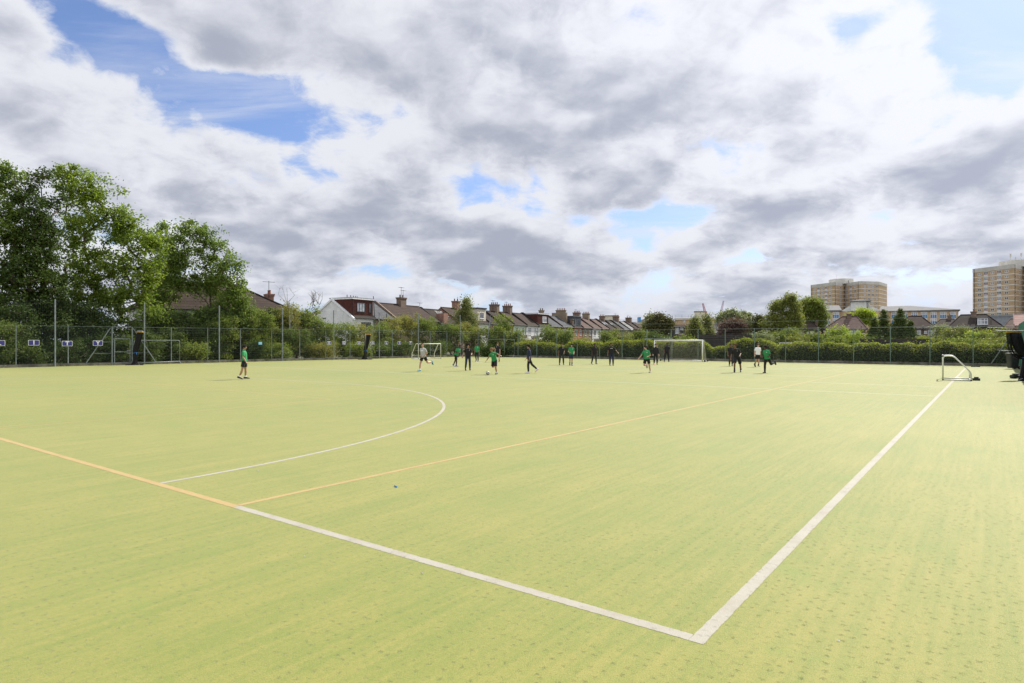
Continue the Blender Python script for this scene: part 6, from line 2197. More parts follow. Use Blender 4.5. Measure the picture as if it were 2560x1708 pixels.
for k, x in enumerate((0.6, 1.7, 2.6, 3.4, 4.1)):
    mb = MB(); mb.tube([(x, -2.5 + 0.3 * k, RDG + 0.28), (x, -2.5 + 0.3 * k, RDG + 0.72)], 0.06, 6); mb.build('vent_pipe', M['fascia'], d_)
mb = MB(); mb.tube([(0.30, -HD + 0.19, RDG), (0.30, -HD + 0.19, EAV)], 0.05, 6); mb.build('drainpipe', M['fascia'], o)
mb = MB(); mb.tube([(4.76, -HD + 0.2, RDG + 0.7), (4.76, -HD - 0.06, EAV), (4.76, -HD - 0.06, 0)], 0.06, 6); mb.build('drainpipe', M['fascia'], o)
window(o, 2.9, -HD, 3.9, 2.2, 1.7, 'grey_frame', 'glass', 3)
mb = MB(); mb.box(-0.04, -0.003, 1.2, 1.9, 5.3, 5.45); mb.build('wall_vent', M['fascia'], o)

o = row_house('slate-roofed house between the white loft house and the brown-roofed one', 4.8, 9.7, 'brick_brown', 'tile_slate', parapet=False)
mb = MB(); mb.tube([(2.8, -HD - 0.02, EAV + 0.8), (2.8, -HD - 0.12, EAV - 0.2), (2.8, -HD - 0.12, 0)], 0.06, 6); mb.build('drainpipe', M['fascia'], o)
window(o, 1.4, -HD, 3.9, 1.4, 1.4, nx=2, transom=0.7); window(o, 3.9, -HD, 3.9, 1.1, 1.4, nx=2, transom=0.7)
o = row_house('brown-tiled house left of the broad chimney with two aerials', 9.7, 15.9, 'brick_brown', 'tile_brown', parapet='brick_brown', ridge=RDG - 0.1)
window(o, 1.6, -HD, 3.9, 1.6, 1.4, nx=2, transom=0.7); window(o, 4.4, -HD, 3.9, 1.2, 1.4, nx=2, transom=0.7)
o = row_house('brown-tiled house under the broad brick chimney with two aerials', 15.9, 21.6, 'brick_brown', 'tile_brown', ridge=RDG - 0.2, parapet=False)
chimney(o, 0.5, -0.2, 6.8, 9.45, 1.5, 1.0, M['brick_brown'], 2, 'grey_pot', along='x')
antenna(o, 0.7, 0, 9.4, 1.9); antenna(o, 1.6, 0.3, 8.0, 2.9)
window(o, 1.8, -HD, 3.9, 1.6, 1.4, nx=2, transom=0.7)
antenna(o, 5.2, -0.6, 7.6, 1.2)
o = row_house('house with a patched broken roof and crumbling brick stack, left of the birch', 22.0, 28.3, 'brick_brown', 'tile_dark', ridge=7.6, eaves=5.0)
mb = MB(); mb.box(1.3, 2.7, -HD - 0.1, -HD + 1.6, 4.0, 6.9); mb.build('brick_stack', M['brick_red'], o)
r = random.Random(4)
mb = MB()
for k in range(14):
    x, f = r.uniform(3.2, 5.6), r.uniform(0.15, 0.6)
    y, z = -HD * f, 7.6 - 2.6 * f + 0.22
    mb.add([(x, y, z), (x + r.uniform(.3, .8), y - .1, z), (x + r.uniform(.3, .8), y + .3, z + .24), (x - .1, y + .25, z + .22)], [(0, 1, 2, 3)])
tag(mb.build('loose_slates', M['tile_ltgrey'], o), kind='stuff')
o = row_house('house half hidden behind the birch, with a chimney above it', 28.3, 35.4, 'brick_red', 'tile_brown', parapet=False)
chimney(o, 5.4, 0, 6.8, 9.8, 0.9, 1.4, M['brick_red'], 2, 'grey_pot')
o = row_house('house with a pale flat-roofed loft right of the birch', 35.4, 39.6, 'render_white', 'tile_dark', parapet=False)
dormer(o, 0.4, 3.6, -HD + 0.5, 5.6, RDG + 0.1, 'cream_render', 'fascia', 'fascia')
window(o, 2.0, -HD + 0.5, 7.0, 1.5, 1.2, nx=2)
o = row_house('brick house between the pale loft and the first four-pot stack', 39.6, 44.0, 'brick_red', 'tile_dark', parapet='tile_dark')
window(o, 2.0, -HD, 4.1, 1.4, 1.4, nx=2, transom=0.7)

Bt = [44.0, 49.7, 55.7, 61.7, 68.2, 75.0, 82.3, 88.7, 95.6, 102.6, 109.0, 115.4, 121.8, 128.2, 134.6, 141.0, 147.4]


def two_windows(o, w, z=4.15, a=0.27, b=0.74, wa=1.5, wb=1.0, h=1.5, glass='glass'):
    window(o, w * a, -HD, z, wa, h, 'white_frame', glass, 3 if wa > 1.3 else 2, transom=0.72)
    window(o, w * b, -HD, z, wb, h, 'white_frame', glass, 2, transom=0.72)
    window(o, w * a, -HD, 1.5, wa, 1.6, 'white_frame', 'glass', 2)


specs = [
    ('first house of the terrace, red brick under a brown roof with a four-pot stack', 'brick_red', 'tile_dark', ('st', 4)),
    ('pale green rendered terraced house under dark red-brown tiles', 'green_render', 'tile_brown', ('r', 4)),
    ('white rendered terraced house with a long brown roof, left of the red loft', 'render_white', 'tile_brown', None),
    ('terraced house with a red tile-hung loft and a white window in it', 'render_white', 'tile_dark', ('d', 'tile_red')),
    ('terraced house with light grey slates, right of the red loft', 'brick_red', 'tile_slate', ('s', 2)),
    ('terraced house with a tall yellow-brick stack carrying red pots', 'brick_brown', 'tile_slate', ('big', 5)),
    ('orange painted terraced house with a dark grey loft', 'brick_orange', 'tile_dark', ('d', 'slate_grey')),
    ('brown brick terraced house with a stack of red pots, right of the dark grey loft', 'brick_stock', 'tile_mauve', ('k', 4)),
    ('white terraced house furthest along the row with its windows in view', 'render_white', 'tile_mauve', ('k2', 4)),
    ('tan-roofed terraced house beyond the last white one', 'brick_stock', 'tile_mauve', None),
    ('terraced house with a rooflight, beyond the tan-roofed one', 'brick_stock', 'tile_dark', ('roofl', 3)),
    ('terraced house with two rooflights and a four-pot stack', 'brick_stock', 'tile_dark', ('roofl', 0)),
    ('grey-roofed terraced house before the left cream flats', 'brick_stock', 'tile_slate', ('k', 3)),
    ('far terraced house with pale slates catching the light', 'brick_stock', 'tile_ltgrey', None),
    ('last but one roof of the terrace, small stack on its ridge', 'brick_red', 'tile_brown', ('k', 2)),
    ('last brown roof of the terrace, left of the dark round tree', 'brick_red', 'tile_brown', None)]
for k, (lab, wall, roof, ex) in enumerate(specs):
    w = Bt[k + 1] - Bt[k]
    o = row_house(lab, Bt[k], Bt[k + 1], wall, roof, parapet='tile_dark')
    if k < 10:
        two_windows(o, w, glass='glass_net' if k in (0, 2, 5) else 'glass', wa=1.6 if k % 2 == 0 else 1.1, wb=0.95)
    if ex is None:
        continue
    if ex[0] in ('st', 'r', 'k'):
        chimney(o, w - 0.5 if ex[0] != 'r' else w - 0.6, 0.3, 7.0, 9.9, 1.1, 1.9, M['brick_brown'], ex[1], 'pot', 'y')
        antenna(o, w - 1.2, 0.3, 8.2, 2.6)
    if ex[0] == 'k2':
        chimney(o, w - 0.6, 0.3, 7.0, 9.9, 1.1, 1.9, M['brick_stock'], ex[1], 'pot', 'y')
    if ex[0] == 's':
        chimney(o, 0.3, -1.7, 5.6, 9.4, 0.7, 1.1, M['brick_stock'], 2, 'grey_pot')
    if ex[0] == 'big':
        mb = MB(); mb.box(w - 0.9, w - 0.25, -2.6, 1.6, 5.0, 9.3); mb.build('stack_wall', M['brick_stock'], o)
        chimney(o, w - 0.58, -0.9, 9.3, 10.0, 0.62, 2.6, M['brick_stock'], 5, 'pot', 'y')
    if ex[0] == 'd':
        d_ = dormer(o, 0.35, w - 0.35, -HD + 0.35, 5.5, RDG + 0.05, ex[1], fascia='white_frame' if ex[1] == 'tile_red' else 'fascia')
        if ex[1] == 'tile_red':
            window(o, w * 0.62, -HD + 0.35, 7.0, 2.2, 1.4, 'white_frame', 'glass_net', 3, transom=0.7)
        else:
            window(o, w * 0.66, -HD + 0.35, 6.85, 2.3, 2.0, 'grey_frame', 'glass', 3)
            window(o, w * 0.22, -HD + 0.35, 7.2, 0.9, 1.2, 'grey_frame', 'glass', 1)
            chimney(o, 0.4, -3.6, 4.6, 7.6, 0.6, 0.7, M['brick_brown'], 1, 'grey_pot')
    if ex[0] == 'roofl':
        mb = MB()
        for x in (1.6, 3.6):
            slope_roof(mb, x, x + 0.8, -2.3, RDG - 2.3 * (RDG - EAV) / HD + 0.16, -1.2, RDG - 1.2 * (RDG - EAV) / HD + 0.16, 0.06)
            mb.build('rooflight', M['glass_net'], o)
            mb = MB()
        if ex[1]:
            chimney(o, w - 0.5, 0.2, 7.0, 9.6, 1.0, 1.6, M['brick_brown'], ex[1], 'pot')
# low white walls and a shed roof in the gardens
for k, (pxa, pxb, top, s, m, lab) in enumerate(((1303, 1317, 842, 98, 'render_white', 'low white outhouse wall below the green rendered house'), (1330, 1346, 845, 102, 'render_white', 'second low white outhouse in the terrace gardens'), (1489, 1512, 851, 108, 'tile_ltgrey', 'grey garden shed roof right of the orange house'))):
    a, b = at(pxa, s), at(pxb, s)
    o = thing('garden_shed', lab, 'shed', a)
    w, h = b.x - a.x, zat(top, s)
    mb = MB(); mb.box(0, w, 0, 2.2, 0, h - 0.12); mb.build('wall', M[m], o)
    mb = MB(); slope_roof(mb, -0.1, w + 0.1, -0.15, h - 0.12, 2.3, h + 0.25, 0.06); mb.build('roof', M['tile_dark'], o)
    mb = MB(); mb.box(w * 0.35, w * 0.75, -0.025, -0.003, 0.02, min(2.0, h - 0.3)); mb.build('door', M['dark_wood'], o)


# hipped houses
def hip_house(label, loc, rz, w, dpt, eaves, ridge, rx0, rx1, wall, roof, name='bungalow', group='bungalows on the far side', over=0.35):
    """local x along the front that faces -y; the ridge runs from rx0 to rx1 at mid-depth"""
    o = thing(name, label, 'house', loc, rz, group)
    mb = MB(); mb.box(0, w, 0, dpt, 0, eaves); mb.build('wall', M[wall], o)
    mb = MB()
    e = over
    base = [(-e, -e, eaves), (w + e, -e, eaves), (w + e, dpt + e, eaves), (-e, dpt + e, eaves)]
    low = [(x, y, z - 0.14) for (x, y, z) in base]
    rg = [(rx0, dpt / 2, ridge), (rx1, dpt / 2, ridge)]
    mb.add(base + rg + low, [(0, 1, 5, 4), (1, 2, 5), (2, 3, 4, 5), (3, 0, 4), (6, 9, 8, 7), (0, 6, 7, 1), (1, 7, 8, 2), (2, 8, 9, 3), (3, 9, 6, 0)])
    rf_ = mb.build('roof', M[roof], o)
    mb = MB()
    for a, b in ((base[0], rg[0]), (base[1], rg[1]), (base[2], rg[1]), (base[3], rg[0]), (rg[0], rg[1])):
        mb.bar(Vector(a) + UP * 0.03, Vector(b) + UP * 0.03, 0.10, 6)
    mb.build('hip_tiles', M[roof], rf_)
    mb = MB(); mb.tube([(-e, -e - 0.05, eaves - 0.08), (w + e, -e - 0.05, eaves - 0.08)], 0.06, 6); mb.build('gutter', M['fascia'], o)
    return o


class Facing:
    """a building front square to the line of sight at its middle: turns photo positions into its own local metres"""
    def __init__(self, s, pxl, pxr):
        tm = ((pxl + pxr) / 2 - CX) / F
        m = Vector((tm, 1, 0))
        q = m * s
        m.normalize()
        self.back, self.e = m, Vector((m.y, -m.x, 0))
        self.loc = ray_line(pxl, q, self.e)[0]
        self.w = (ray_line(pxr, q, self.e)[0] - self.loc).dot(self.e)
        self.rz = math.atan2(self.e.y, self.e.x)

    def X(self, px, y=0.0):
        return (ray_line(px, self.loc + self.back * y, self.e)[0] - self.loc).dot(self.e)

    def Z(self, py, px, y=0.0):
        return zat(py, ray_line(px, self.loc + self.back * y, self.e)[0].y)


def px_house(label, s, pxl, pxr, py_e, py_r, rxl, rxr, wall, roof, wins=(), dpt=9.0, **kw):
    """hipped house facing the pitch, placed at distance s"""
    fc = Facing(s, pxl, pxr)
    pm = (pxl + pxr) / 2
    ov = kw.get('over', 0.35)
    o = hip_house(label, fc.loc, fc.rz, fc.w, dpt, fc.Z(py_e, pm), fc.Z(py_r, pm, dpt / 2), fc.X(rxl, dpt / 2), fc.X(rxr, dpt / 2), wall, roof, **kw)
    for (px, py, ww, hh, nx) in wins:
        window(o, fc.X(px), 0.0, fc.Z(py, px), ww / F * s * 1.0, hh / F * s, 'white_frame', 'glass_net', nx, transom=0.68)
    return o, fc


def pipe(o, fc, px, z0=5.0):
    mb = MB(); mb.tube([(fc.X(px), -0.45, z0), (fc.X(px), -0.07, z0 - 1.0), (fc.X(px), -0.07, 0)], 0.06, 6); mb.build('drainpipe', M['fascia'], o)


o, fc = px_house('brown-tiled bungalow between the round tree and the hipped one', 128, 1975, 2047, 824.5, 799, 1990, 2021, 'brick_brown', 'tile_brown', ((2001, 834, 8, 12, 1), (2019.5, 832, 4.5, 5, 1), (2031, 833, 8, 10, 2)))
chimney(o, fc.X(2041, 3.6), 3.6, 3.5, fc.Z(804, 2041, 3.6), 0.5, 0.6, M['brick_brown'], 1, 'grey_pot')
pipe(o, fc, 2014.5)
o, fc = px_house('hipped bungalow with a weathered mauve roof and dark ridge stack', 128, 2064, 2164, 823, 792, 2105.6, 2142, 'brick_brown', 'tile_mauve', ((2074, 833, 9, 12, 2), (2136, 832, 22, 12, 4)))
chimney(o, fc.X(2122.8, 3.9), 3.9, 5.0, fc.Z(784.5, 2122, 3.9), 0.8, 0.9, M['brick_brown'], 0)
mb = MB(); mb.box(-0.9, -0.42, 2.0, 2.6, 0, fc.Z(806, 2060, 2.0)); mb.build('side_stack', M['brick_red'], o)
pipe(o, fc, 2153)
o, fc = px_house('brown-tiled bungalow with small white windows, right of the conifers', 130, 2240, 2335, 820, 791, 2272, 2303, 'brick_brown', 'tile_brown', ((2297, 831, 8, 11, 1), (2314, 830.5, 6, 6, 1), (2328, 831.5, 13, 12, 2)))
pipe(o, fc, 2307.5)
o, fc = px_house('dark-roofed house with a black and white gable, set back between two bungalows', 148, 2336, 2390, 815, 798, 2352, 2385, 'render_white', 'tile_dark', ((2350, 826, 6, 12, 1),), name='house')
mb = MB()
for px in (2341, 2347, 2354):
    mb = MB(); mb.box(fc.X(px) - 0.08, fc.X(px) + 0.08, -0.05, -0.003, 0.2, fc.Z(817, px)); mb.build('black_timber', M['fascia'], o)
chimney(o, fc.X(2374, 4.4), 4.4, 6.0, fc.Z(789, 2374, 4.4), 0.8, 0.8, M['brick_brown'], 1)
o, fc = px_house('dark-tiled bungalow with a white dormer window', 122, 2374, 2506, 819, 787, 2402, 2466, 'brick_brown', 'tile_dark', ((2497, 829, 15, 12, 2),), dpt=9.5)
yd = 0.7
mb = MB(); mb.box(fc.X(2442.5, yd), fc.X(2471, yd), yd, 4.4, fc.Z(817, 2456, yd), fc.Z(794.5, 2456, yd)); d_ = mb.build('dormer', M['slate_grey'], o)
mb = MB(); mb.box(fc.X(2441, yd), fc.X(2472.5, yd), yd - 0.2, 4.6, fc.Z(794.5, 2456, yd) + 0.003, fc.Z(793, 2456, yd)); mb.build('flat_roof', M['lead'], d_)
window(o, fc.X(2456.8, yd), yd, fc.Z(803.5, 2456, yd), fc.X(2470, yd) - fc.X(2443.5, yd), fc.Z(796, 2456, yd) - fc.Z(811.5, 2456, yd), 'white_frame', 'glass_net', 3, transom=0.62, t=0.10)
chimney(o, fc.X(2434, 4.0), 4.0, 6.0, fc.Z(779, 2434, 4.0), 0.9, 0.9, M['brick_brown'], 2)
mb = MB(); mb.tube([(fc.X(2477.5), -0.4, 4.9), (fc.X(2477.5), -0.4, 5.9)], 0.05, 6); mb.build('vent_pipe', M['fascia'], o)
o, fc = px_house('grey-brown hipped roof between the dormer bungalow and the pink roof', 140, 2510, 2552, 822, 797.5, 2526, 2548, 'brick_brown', 'tile_mauve', ())
o, fc = px_house('pink-tiled house cut off by the right edge', 112, 2537, 2640, 812, 784.5, 2534, 2625, 'brick_brown', 'tile_pink', (), name='house', over=0.1)
mb = MB()
xx = lambda px: fc.X(px, -1.9)
zz = lambda py: fc.Z(py, 2550, -1.9)
mb.add([(xx(2532), -2.0, zz(822)), (xx(2556), -2.0, zz(806)), (xx(2600), -2.0, zz(826)), (xx(2556), 2.5, zz(806))], [(0, 1, 3), (1, 2, 3), (0, 2, 1)])
mb.add([(xx(2534), -1.8, 0), (xx(2600), -1.8, 0), (xx(2600), -1.8, zz(825)), (xx(2534), -1.8, zz(822))], [(0, 1, 2, 3)], 1)
mb.build('porch_gable', [M['tile_pink'], M['brick_brown']], o)
# hipped house behind the many-stemmed ash
loc = Vector((-46.5, 60.5, 0))
s_ = 74.0
rd = Vector((math.sin(R(24)), math.cos(R(24)), 0))
h_rz = math.atan2(rd.y, rd.x)
o = hip_house('big brown hipped roof over white walls, seen through the trees on the left', at(340, 62.5), R(36), 15.0, 9.0, 5.2, 8.2, 4.3, 10.2, 'render_white', 'tile_brown', name='house', group='houses behind the left trees')
window(o, 3.0, 0.0, 4.2, 2.2, 1.5, nx=3, transom=0.7, glass='glass_net'); window(o, 8.3, 0.0, 4.2, 2.0, 1.6, nx=3, transom=0.7, glass='glass_net'); window(o, 12.5, 0.0, 4.2, 1.6, 1.5, nx=2, transom=0.7)
chimney(o, 1.6, 4.5, 6.0, 9.9, 0.9, 1.2, M['brick_red'], 2); chimney(o, 14.4, 6.6, 5.0, 7.5, 0.8, 1.0, M['brick_red'], 2)
antenna(o, 14.2, 6.0, 7.0, 2.0)
# red roof left of the white house
o = hip_house('red-brown roof just left of the white gable', at(758, 110), R(30), 8.0, 8.0, 5.0, 7.3, 3.5, 5.0, 'brick_red', 'tile_red', name='house', group='houses behind the left trees')

# dark garden fence behind the hedge
for k, (pa, pb, top, s, lab) in enumerate(((1738, 1880, 836, 72, 'dark wooden garden fence beyond the right post of the big goal'), (2150, 2330, 847, 71, 'dark wooden garden fence under the conifers'))):
    a, b = at(pa, s), at(pb, s - 1.5)
    L = (b - a).length
    o = thing('garden_fence', lab, 'fence', a, math.atan2((b - a).y, (b - a).x))
    h = zat(top, s)
    mb = MB()
    n = int(L / 0.15)
    r = random.Random(k)
    for i in range(n):
        mb.box(i * 0.15, i * 0.15 + 0.143, 0, 0.02, 0.05, h - r.uniform(0, 0.05))
    mb.build('boarding', M['dark_wood'], o)
    mb = MB()
    mb.bar((0, -0.03, h * 0.4), (L, -0.03, h * 0.4), 0.04, 4); mb.bar((0, -0.03, h * 0.85), (L, -0.03, h * 0.85), 0.04, 4)
    for i in range(int(L / 1.8) + 1):
        mb.box(i * 1.8 - 0.05, i * 1.8 + 0.05, -0.14, -0.075, 0, h + 0.05)
    mb.build('posts_and_rails', M['dark_wood'], o)


# ---------------------------------------------------------------- flats, school and tower blocks
def flat_block(label, s, pxl, pxr, py_top, wall, wins, dpt=10, parapet='cream_render', tower=None, rail=True):
    fc = Facing(s, pxl, pxr)
    w, X = fc.w, fc.X
    h = fc.Z(py_top, (pxl + pxr) / 2)
    o = thing('block_of_flats', label, 'flats', fc.loc, fc.rz, 'low blocks of flats')
    mb = MB(); mb.box(0, w, 0, dpt, 0, h - 0.6); mb.build('wall', M[wall], o)
    mb = MB(); mb.box(-0.3, w + 0.3, -0.3, dpt + 0.3, h - 0.6, h); mb.build('roof_edge', M[parapet], o)
    for (px, py, ww, hh, nx, panel) in wins:
        f = window(o, X(px), 0.0, fc.Z(py, px), ww / F * s, hh / F * s, 'white_frame', 'glass_net', nx, transom=0.6)
        if panel:
            mb = MB(); mb.box(X(px + ww * 0.5) + 0.06, X(px + ww * 1.7), -0.05, -0.003, fc.Z(py + hh * 0.5, px), fc.Z(py - hh * 0.5, px)); mb.build('orange_panel', M['pot'] if panel == 2 else M['ochre'], o)
    if tower:
        x0, x1, pt = tower
        mb = MB(); mb.box(X(x0, 3), X(x1, 3), 3.0, 9.0, h + 0.003, fc.Z(pt, x0, 3)); t_ = mb.build('stair_tower', M['cream_render'], o)
        mb = MB(); mb.box(X(x0, 3) - 0.15, X(x1, 3) + 0.15, 2.85, 9.15, fc.Z(pt, x0, 3) + 0.003, fc.Z(pt, x0, 3) + 0.3); mb.build('tower_cap', M['concrete'], t_)
    if rail:
        mb = MB()
        n = max(2, int(w / 2))
        for i in range(n + 1):
            mb.bar((w * i / n, 0.2, h), (w * i / n, 0.2, h + 1.1), 0.03, 4)
        for z in (0.55, 1.1):
            mb.bar((0, 0.2, h + z), (w, 0.2, h + z), 0.03, 4)
        mb.build('roof_railing', M['galv'], o)
    return o


M['ochre'] = mat('ochre_panel', (0.50, 0.30, 0.10), (0.42, 0.25, 0.085), 1.0, 0.7)
flat_block('low cream flats behind the end of the terrace, with a tall cream stair tower', 252, 1508, 1624, 806.5, 'brick_tan', ((1573, 812.5, 6, 5, 2, 0), (1588, 812, 5, 5, 2, 0), (1614, 812, 6, 5, 2, 0), (1556, 813, 6, 5, 2, 0)), tower=(1513, 1546, 790.5))
mb = MB()
q = at(1597, 262)
o = thing('roof_cabin', 'small blue and grey plant cabin on the roof left of the dark round tree', 'cabin', (q.x, q.y, zat(806.5, 252)))
mb = MB(); mb.box(0, 0.9 * 1.0, 0, 3, 0, zat(793, 262) - o.location.z); mb.build('blue_side', M['glass_blue'], o)
mb = MB(); mb.add([(0.91, 0, 0), (3.6, 0, 0), (3.6, 0, 0.9), (2.5, 0, 1.8), (0.91, 0, 1.2), (0.91, 3, 0), (3.6, 3, 0), (3.6, 3, 0.9), (2.5, 3, 1.8), (0.91, 3, 1.2)], [(0, 1, 2, 3, 4), (9, 8, 7, 6, 5), (0, 5, 6, 1), (1, 6, 7, 2), (2, 7, 8, 3), (3, 8, 9, 4), (4, 9, 5, 0)]); mb.build('grey_housing', M['tile_ltgrey'], o)
flat_block('cream and brick flats with ochre panels, between the dark round tree and the birches', 218, 1688, 1789, 795.5, 'brick_tan', ((1711, 802, 8, 7, 2, 1), (1723, 801.5, 6, 6, 2, 1), (1752, 803, 7, 6, 2, 0), (1776, 803, 7, 6, 2, 0)), tower=(1736, 1762, 780.5))
# dark rendered house before the flats
o, fc = px_house('black rendered house with white windows in front of the cream flats', 158, 1678, 1713, 816.5, 813.5, 1680, 1711, 'fascia', 'tile_dark', ((1693, 826, 10, 17, 3), (1704.5, 821, 7, 8, 1)), dpt=8, name='house', group='houses among the far trees')
chimney(o, fc.X(1684, 3.0), 3.0, 5.2, fc.Z(803, 1684, 3.0), 0.9, 0.9, M['brick_red'], 2)
o, fc = px_house('red-brown brick house right of the black one', 160, 1713.5, 1746, 816.5, 812, 1716, 1744, 'brick_red', 'tile_brown', ((1725, 820, 7, 6, 2), (1736, 833, 8, 8, 2)), dpt=8, name='house', group='houses among the far trees')
o, fc = px_house('pale rendered house behind the birches', 150, 1770, 1806, 832, 812, 1774, 1800, 'cream_render', 'tile_ltgrey', ((1796, 839, 7, 6, 2),), dpt=8, name='house', group='houses among the far trees')
o, fc = px_house('low cream house under the left end of the flats', 140, 1698, 1712, 838, 833, 1700, 1710, 'cream_render', 'tile_dark', ((1705, 843, 5, 6, 2),), dpt=6, name='house', group='houses among the far trees')
o, fc = px_house('red-brown roof below the left flats', 190, 1586, 1632, 823, 820, 1592, 1626, 'brick_red', 'tile_brown', (), dpt=8, name='house', group='houses among the far trees')
chimney(o, fc.X(1612, 4.0), 4.0, 5.0, fc.Z(810, 1612, 4.0), 1.6, 1.0, M['brick_brown'], 3, along='x')


# the school with the blue panels
def school_wing(label, s, pxl, pxr, py_e, py_r, bays, dpt=16, gable='both'):
    fc = Facing(s, pxl, pxr)
    w, X = fc.w, fc.X
    pm = (pxl + pxr) / 2
    he, hr = fc.Z(py_e, pm), fc.Z(py_r, pm, dpt / 2)
    o = thing('school_wing', label, 'school', fc.loc, fc.rz, 'school buildings')
    mb = MB(); mb.box(0, w, 0, dpt, 0, he - 0.3); mb.build('wall', M['brick_tan'], o)
    mb = MB()
    e = 0.6
    x0r = -e if gable == 'left' else dpt * 0.5
    x1r = w - dpt * 0.9
    if gable == 'none':
        x0r, x1r = w * 0.2, w * 0.95
    b = [(-e, -e, he), (w + e, -e, he), (w + e, dpt + e, he), (-e, dpt + e, he)]
    mb.add(b + [(x0r, dpt / 2, hr), (x1r, dpt / 2, hr)] + [(x, y, z - 0.4) for x, y, z in b],
           [(0, 1, 5, 4), (1, 2, 5), (2, 3, 4, 5), (3, 0, 4), (6, 9, 8, 7), (0, 6, 7, 1), (1, 7, 8, 2), (2, 8, 9, 3), (3, 9, 6, 0)])
    mb.build('roof', M['tile_ltgrey'], o)
    k = s / F
    for (px, ww) in bays:
        bw = X(px + ww / 2) - X(px - ww / 2)
        xc = (X(px + ww / 2) + X(px - ww / 2)) / 2
        for row in range(3):
            z1 = fc.Z(py_e + 4.2 + row * 15.8, px)
            window(o, xc, 0.0, z1 - 3.4 * k, bw, 6.8 * k, 'white_frame', 'glass_net', 3, transom=0.62, sill=False, t=0.14)
            mb = MB()
            for i in range(3):
                mb.box(xc - bw / 2 + bw * i / 3 + 0.07, xc - bw / 2 + bw * (i + 1) / 3 - 0.07, -0.07, -0.003, z1 - 15.0 * k, z1 - 6.95 * k)
            mb.box(xc - bw / 2, xc + bw / 2, -0.05, -0.003, z1 - 15.3 * k, z1 - 6.9 * k, 1)
            mb.build('blue_panel', [M['glass_blue'], M['white_frame']], o)
    return o


school_wing('left wing of the school with blue panels, behind the round tree', 262, 2050, 2100.5, 776, 764, ((2058, 11), (2070.5, 11), (2089.5, 15)), 16, 'none')
school_wing('long right wing of the school with a row of blue-panelled windows', 258, 2203, 2396, 776, 764, ((2211, 12), (2235.5, 14), (2261, 14), (2286, 16), (2310, 16), (2334, 15), (2358, 16), (2382.5, 15)), 18, 'left')
# middle link and the white stair block with its pyramid roof
fc = Facing(257, 2100.5, 2203)
o = thing('school_block', 'brick link of the school with white gable ends and a white stair block on top', 'school', fc.loc, fc.rz, 'school buildings')
X, Z = fc.X, lambda py: fc.Z(py, 2150)
mb = MB(); mb.box(0.02, fc.w - 0.02, 0.4, 16, 0, Z(778)); mb.build('wall', M['brick_tan'], o)
for poly in ([(2101, 777.8), (2131, 777.8), (2131, 768.5), (2124, 764.5)], [(2170, 777.8), (2203, 777.8), (2173.5, 764), (2170, 767)]):
    pg = [(X(px), Z(py)) for px, py in poly]
    n = len(pg)
    mb = MB()
    mb.add([(x, 0.3, z) for x, z in pg] + [(x, 15, z) for x, z in pg], [tuple(range(n)), tuple(range(n, 2 * n))[::-1]] + [(i + n, (i + 1) % n + n, (i + 1) % n, i) for i in range(n)])
    mb.build('white_gable', M['render_white'], o)
mb = MB(); mb.box(X(2127), X(2167), -1.2, 11.0, Z(777.6), Z(754)); mb.box(X(2167) + 0.003, X(2175), 2.0, 11.0, Z(777.6), Z(754.6)); t_ = mb.build('stair_block', M['render_white'], o)
mb = MB()
z0 = Z(754) + 0.003
qx = [(X(2124), -2.0), (X(2178), -2.0), (X(2178), 11.8), (X(2124), 11.8)]
mb.add([(x, y, z0) for x, y in qx] + [(X(2150, 5), 5.0, Z(747.5))] + [(x, y, z0 + 0.3) for x, y in qx],
       [(0, 3, 2, 1), (0, 1, 6, 5), (1, 2, 7, 6), (2, 3, 8, 7), (3, 0, 5, 8), (5, 6, 4), (6, 7, 4), (7, 8, 4), (8, 5, 4)])
mb.build('pyramid_roof', M['tile_ltgrey'], t_)
mb = MB(); mb.tube([(X(2167.5), -1.3, Z(772)), (X(2167.5), -1.3, Z(755))], 0.09, 6); mb.build('drainpipe', M['fascia'], t_)
# grey flat roofed block right of the dormer bungalow
flat_block('long low grey building in front of the taller tower block', 240, 2468, 2545, 787.5, 'lead', ((2531, 797, 6, 5, 2, 0),), parapet='lead', rail=False)

# tower blocks
M['conc_band'] = mat('pale_concrete_band', (0.78, 0.75, 0.68), (0.66, 0.63, 0.56), 0.3, 0.85)
M['tower_conc'] = mat('stained_tower_concrete', (0.60, 0.58, 0.53), (0.47, 0.455, 0.41), 0.25, 0.9)
M['red_strip'] = mat('dull_red_strip', (0.28, 0.06, 0.07), None, 1.0, 0.6)
TOW_V = [(2027, 427.0), (2087, 405.5), (2112, 414.0), (2146.5, 400.0), (2152, 398.8), (2197.5, 402.7)]
TOP = 39.1
STO = 2.62


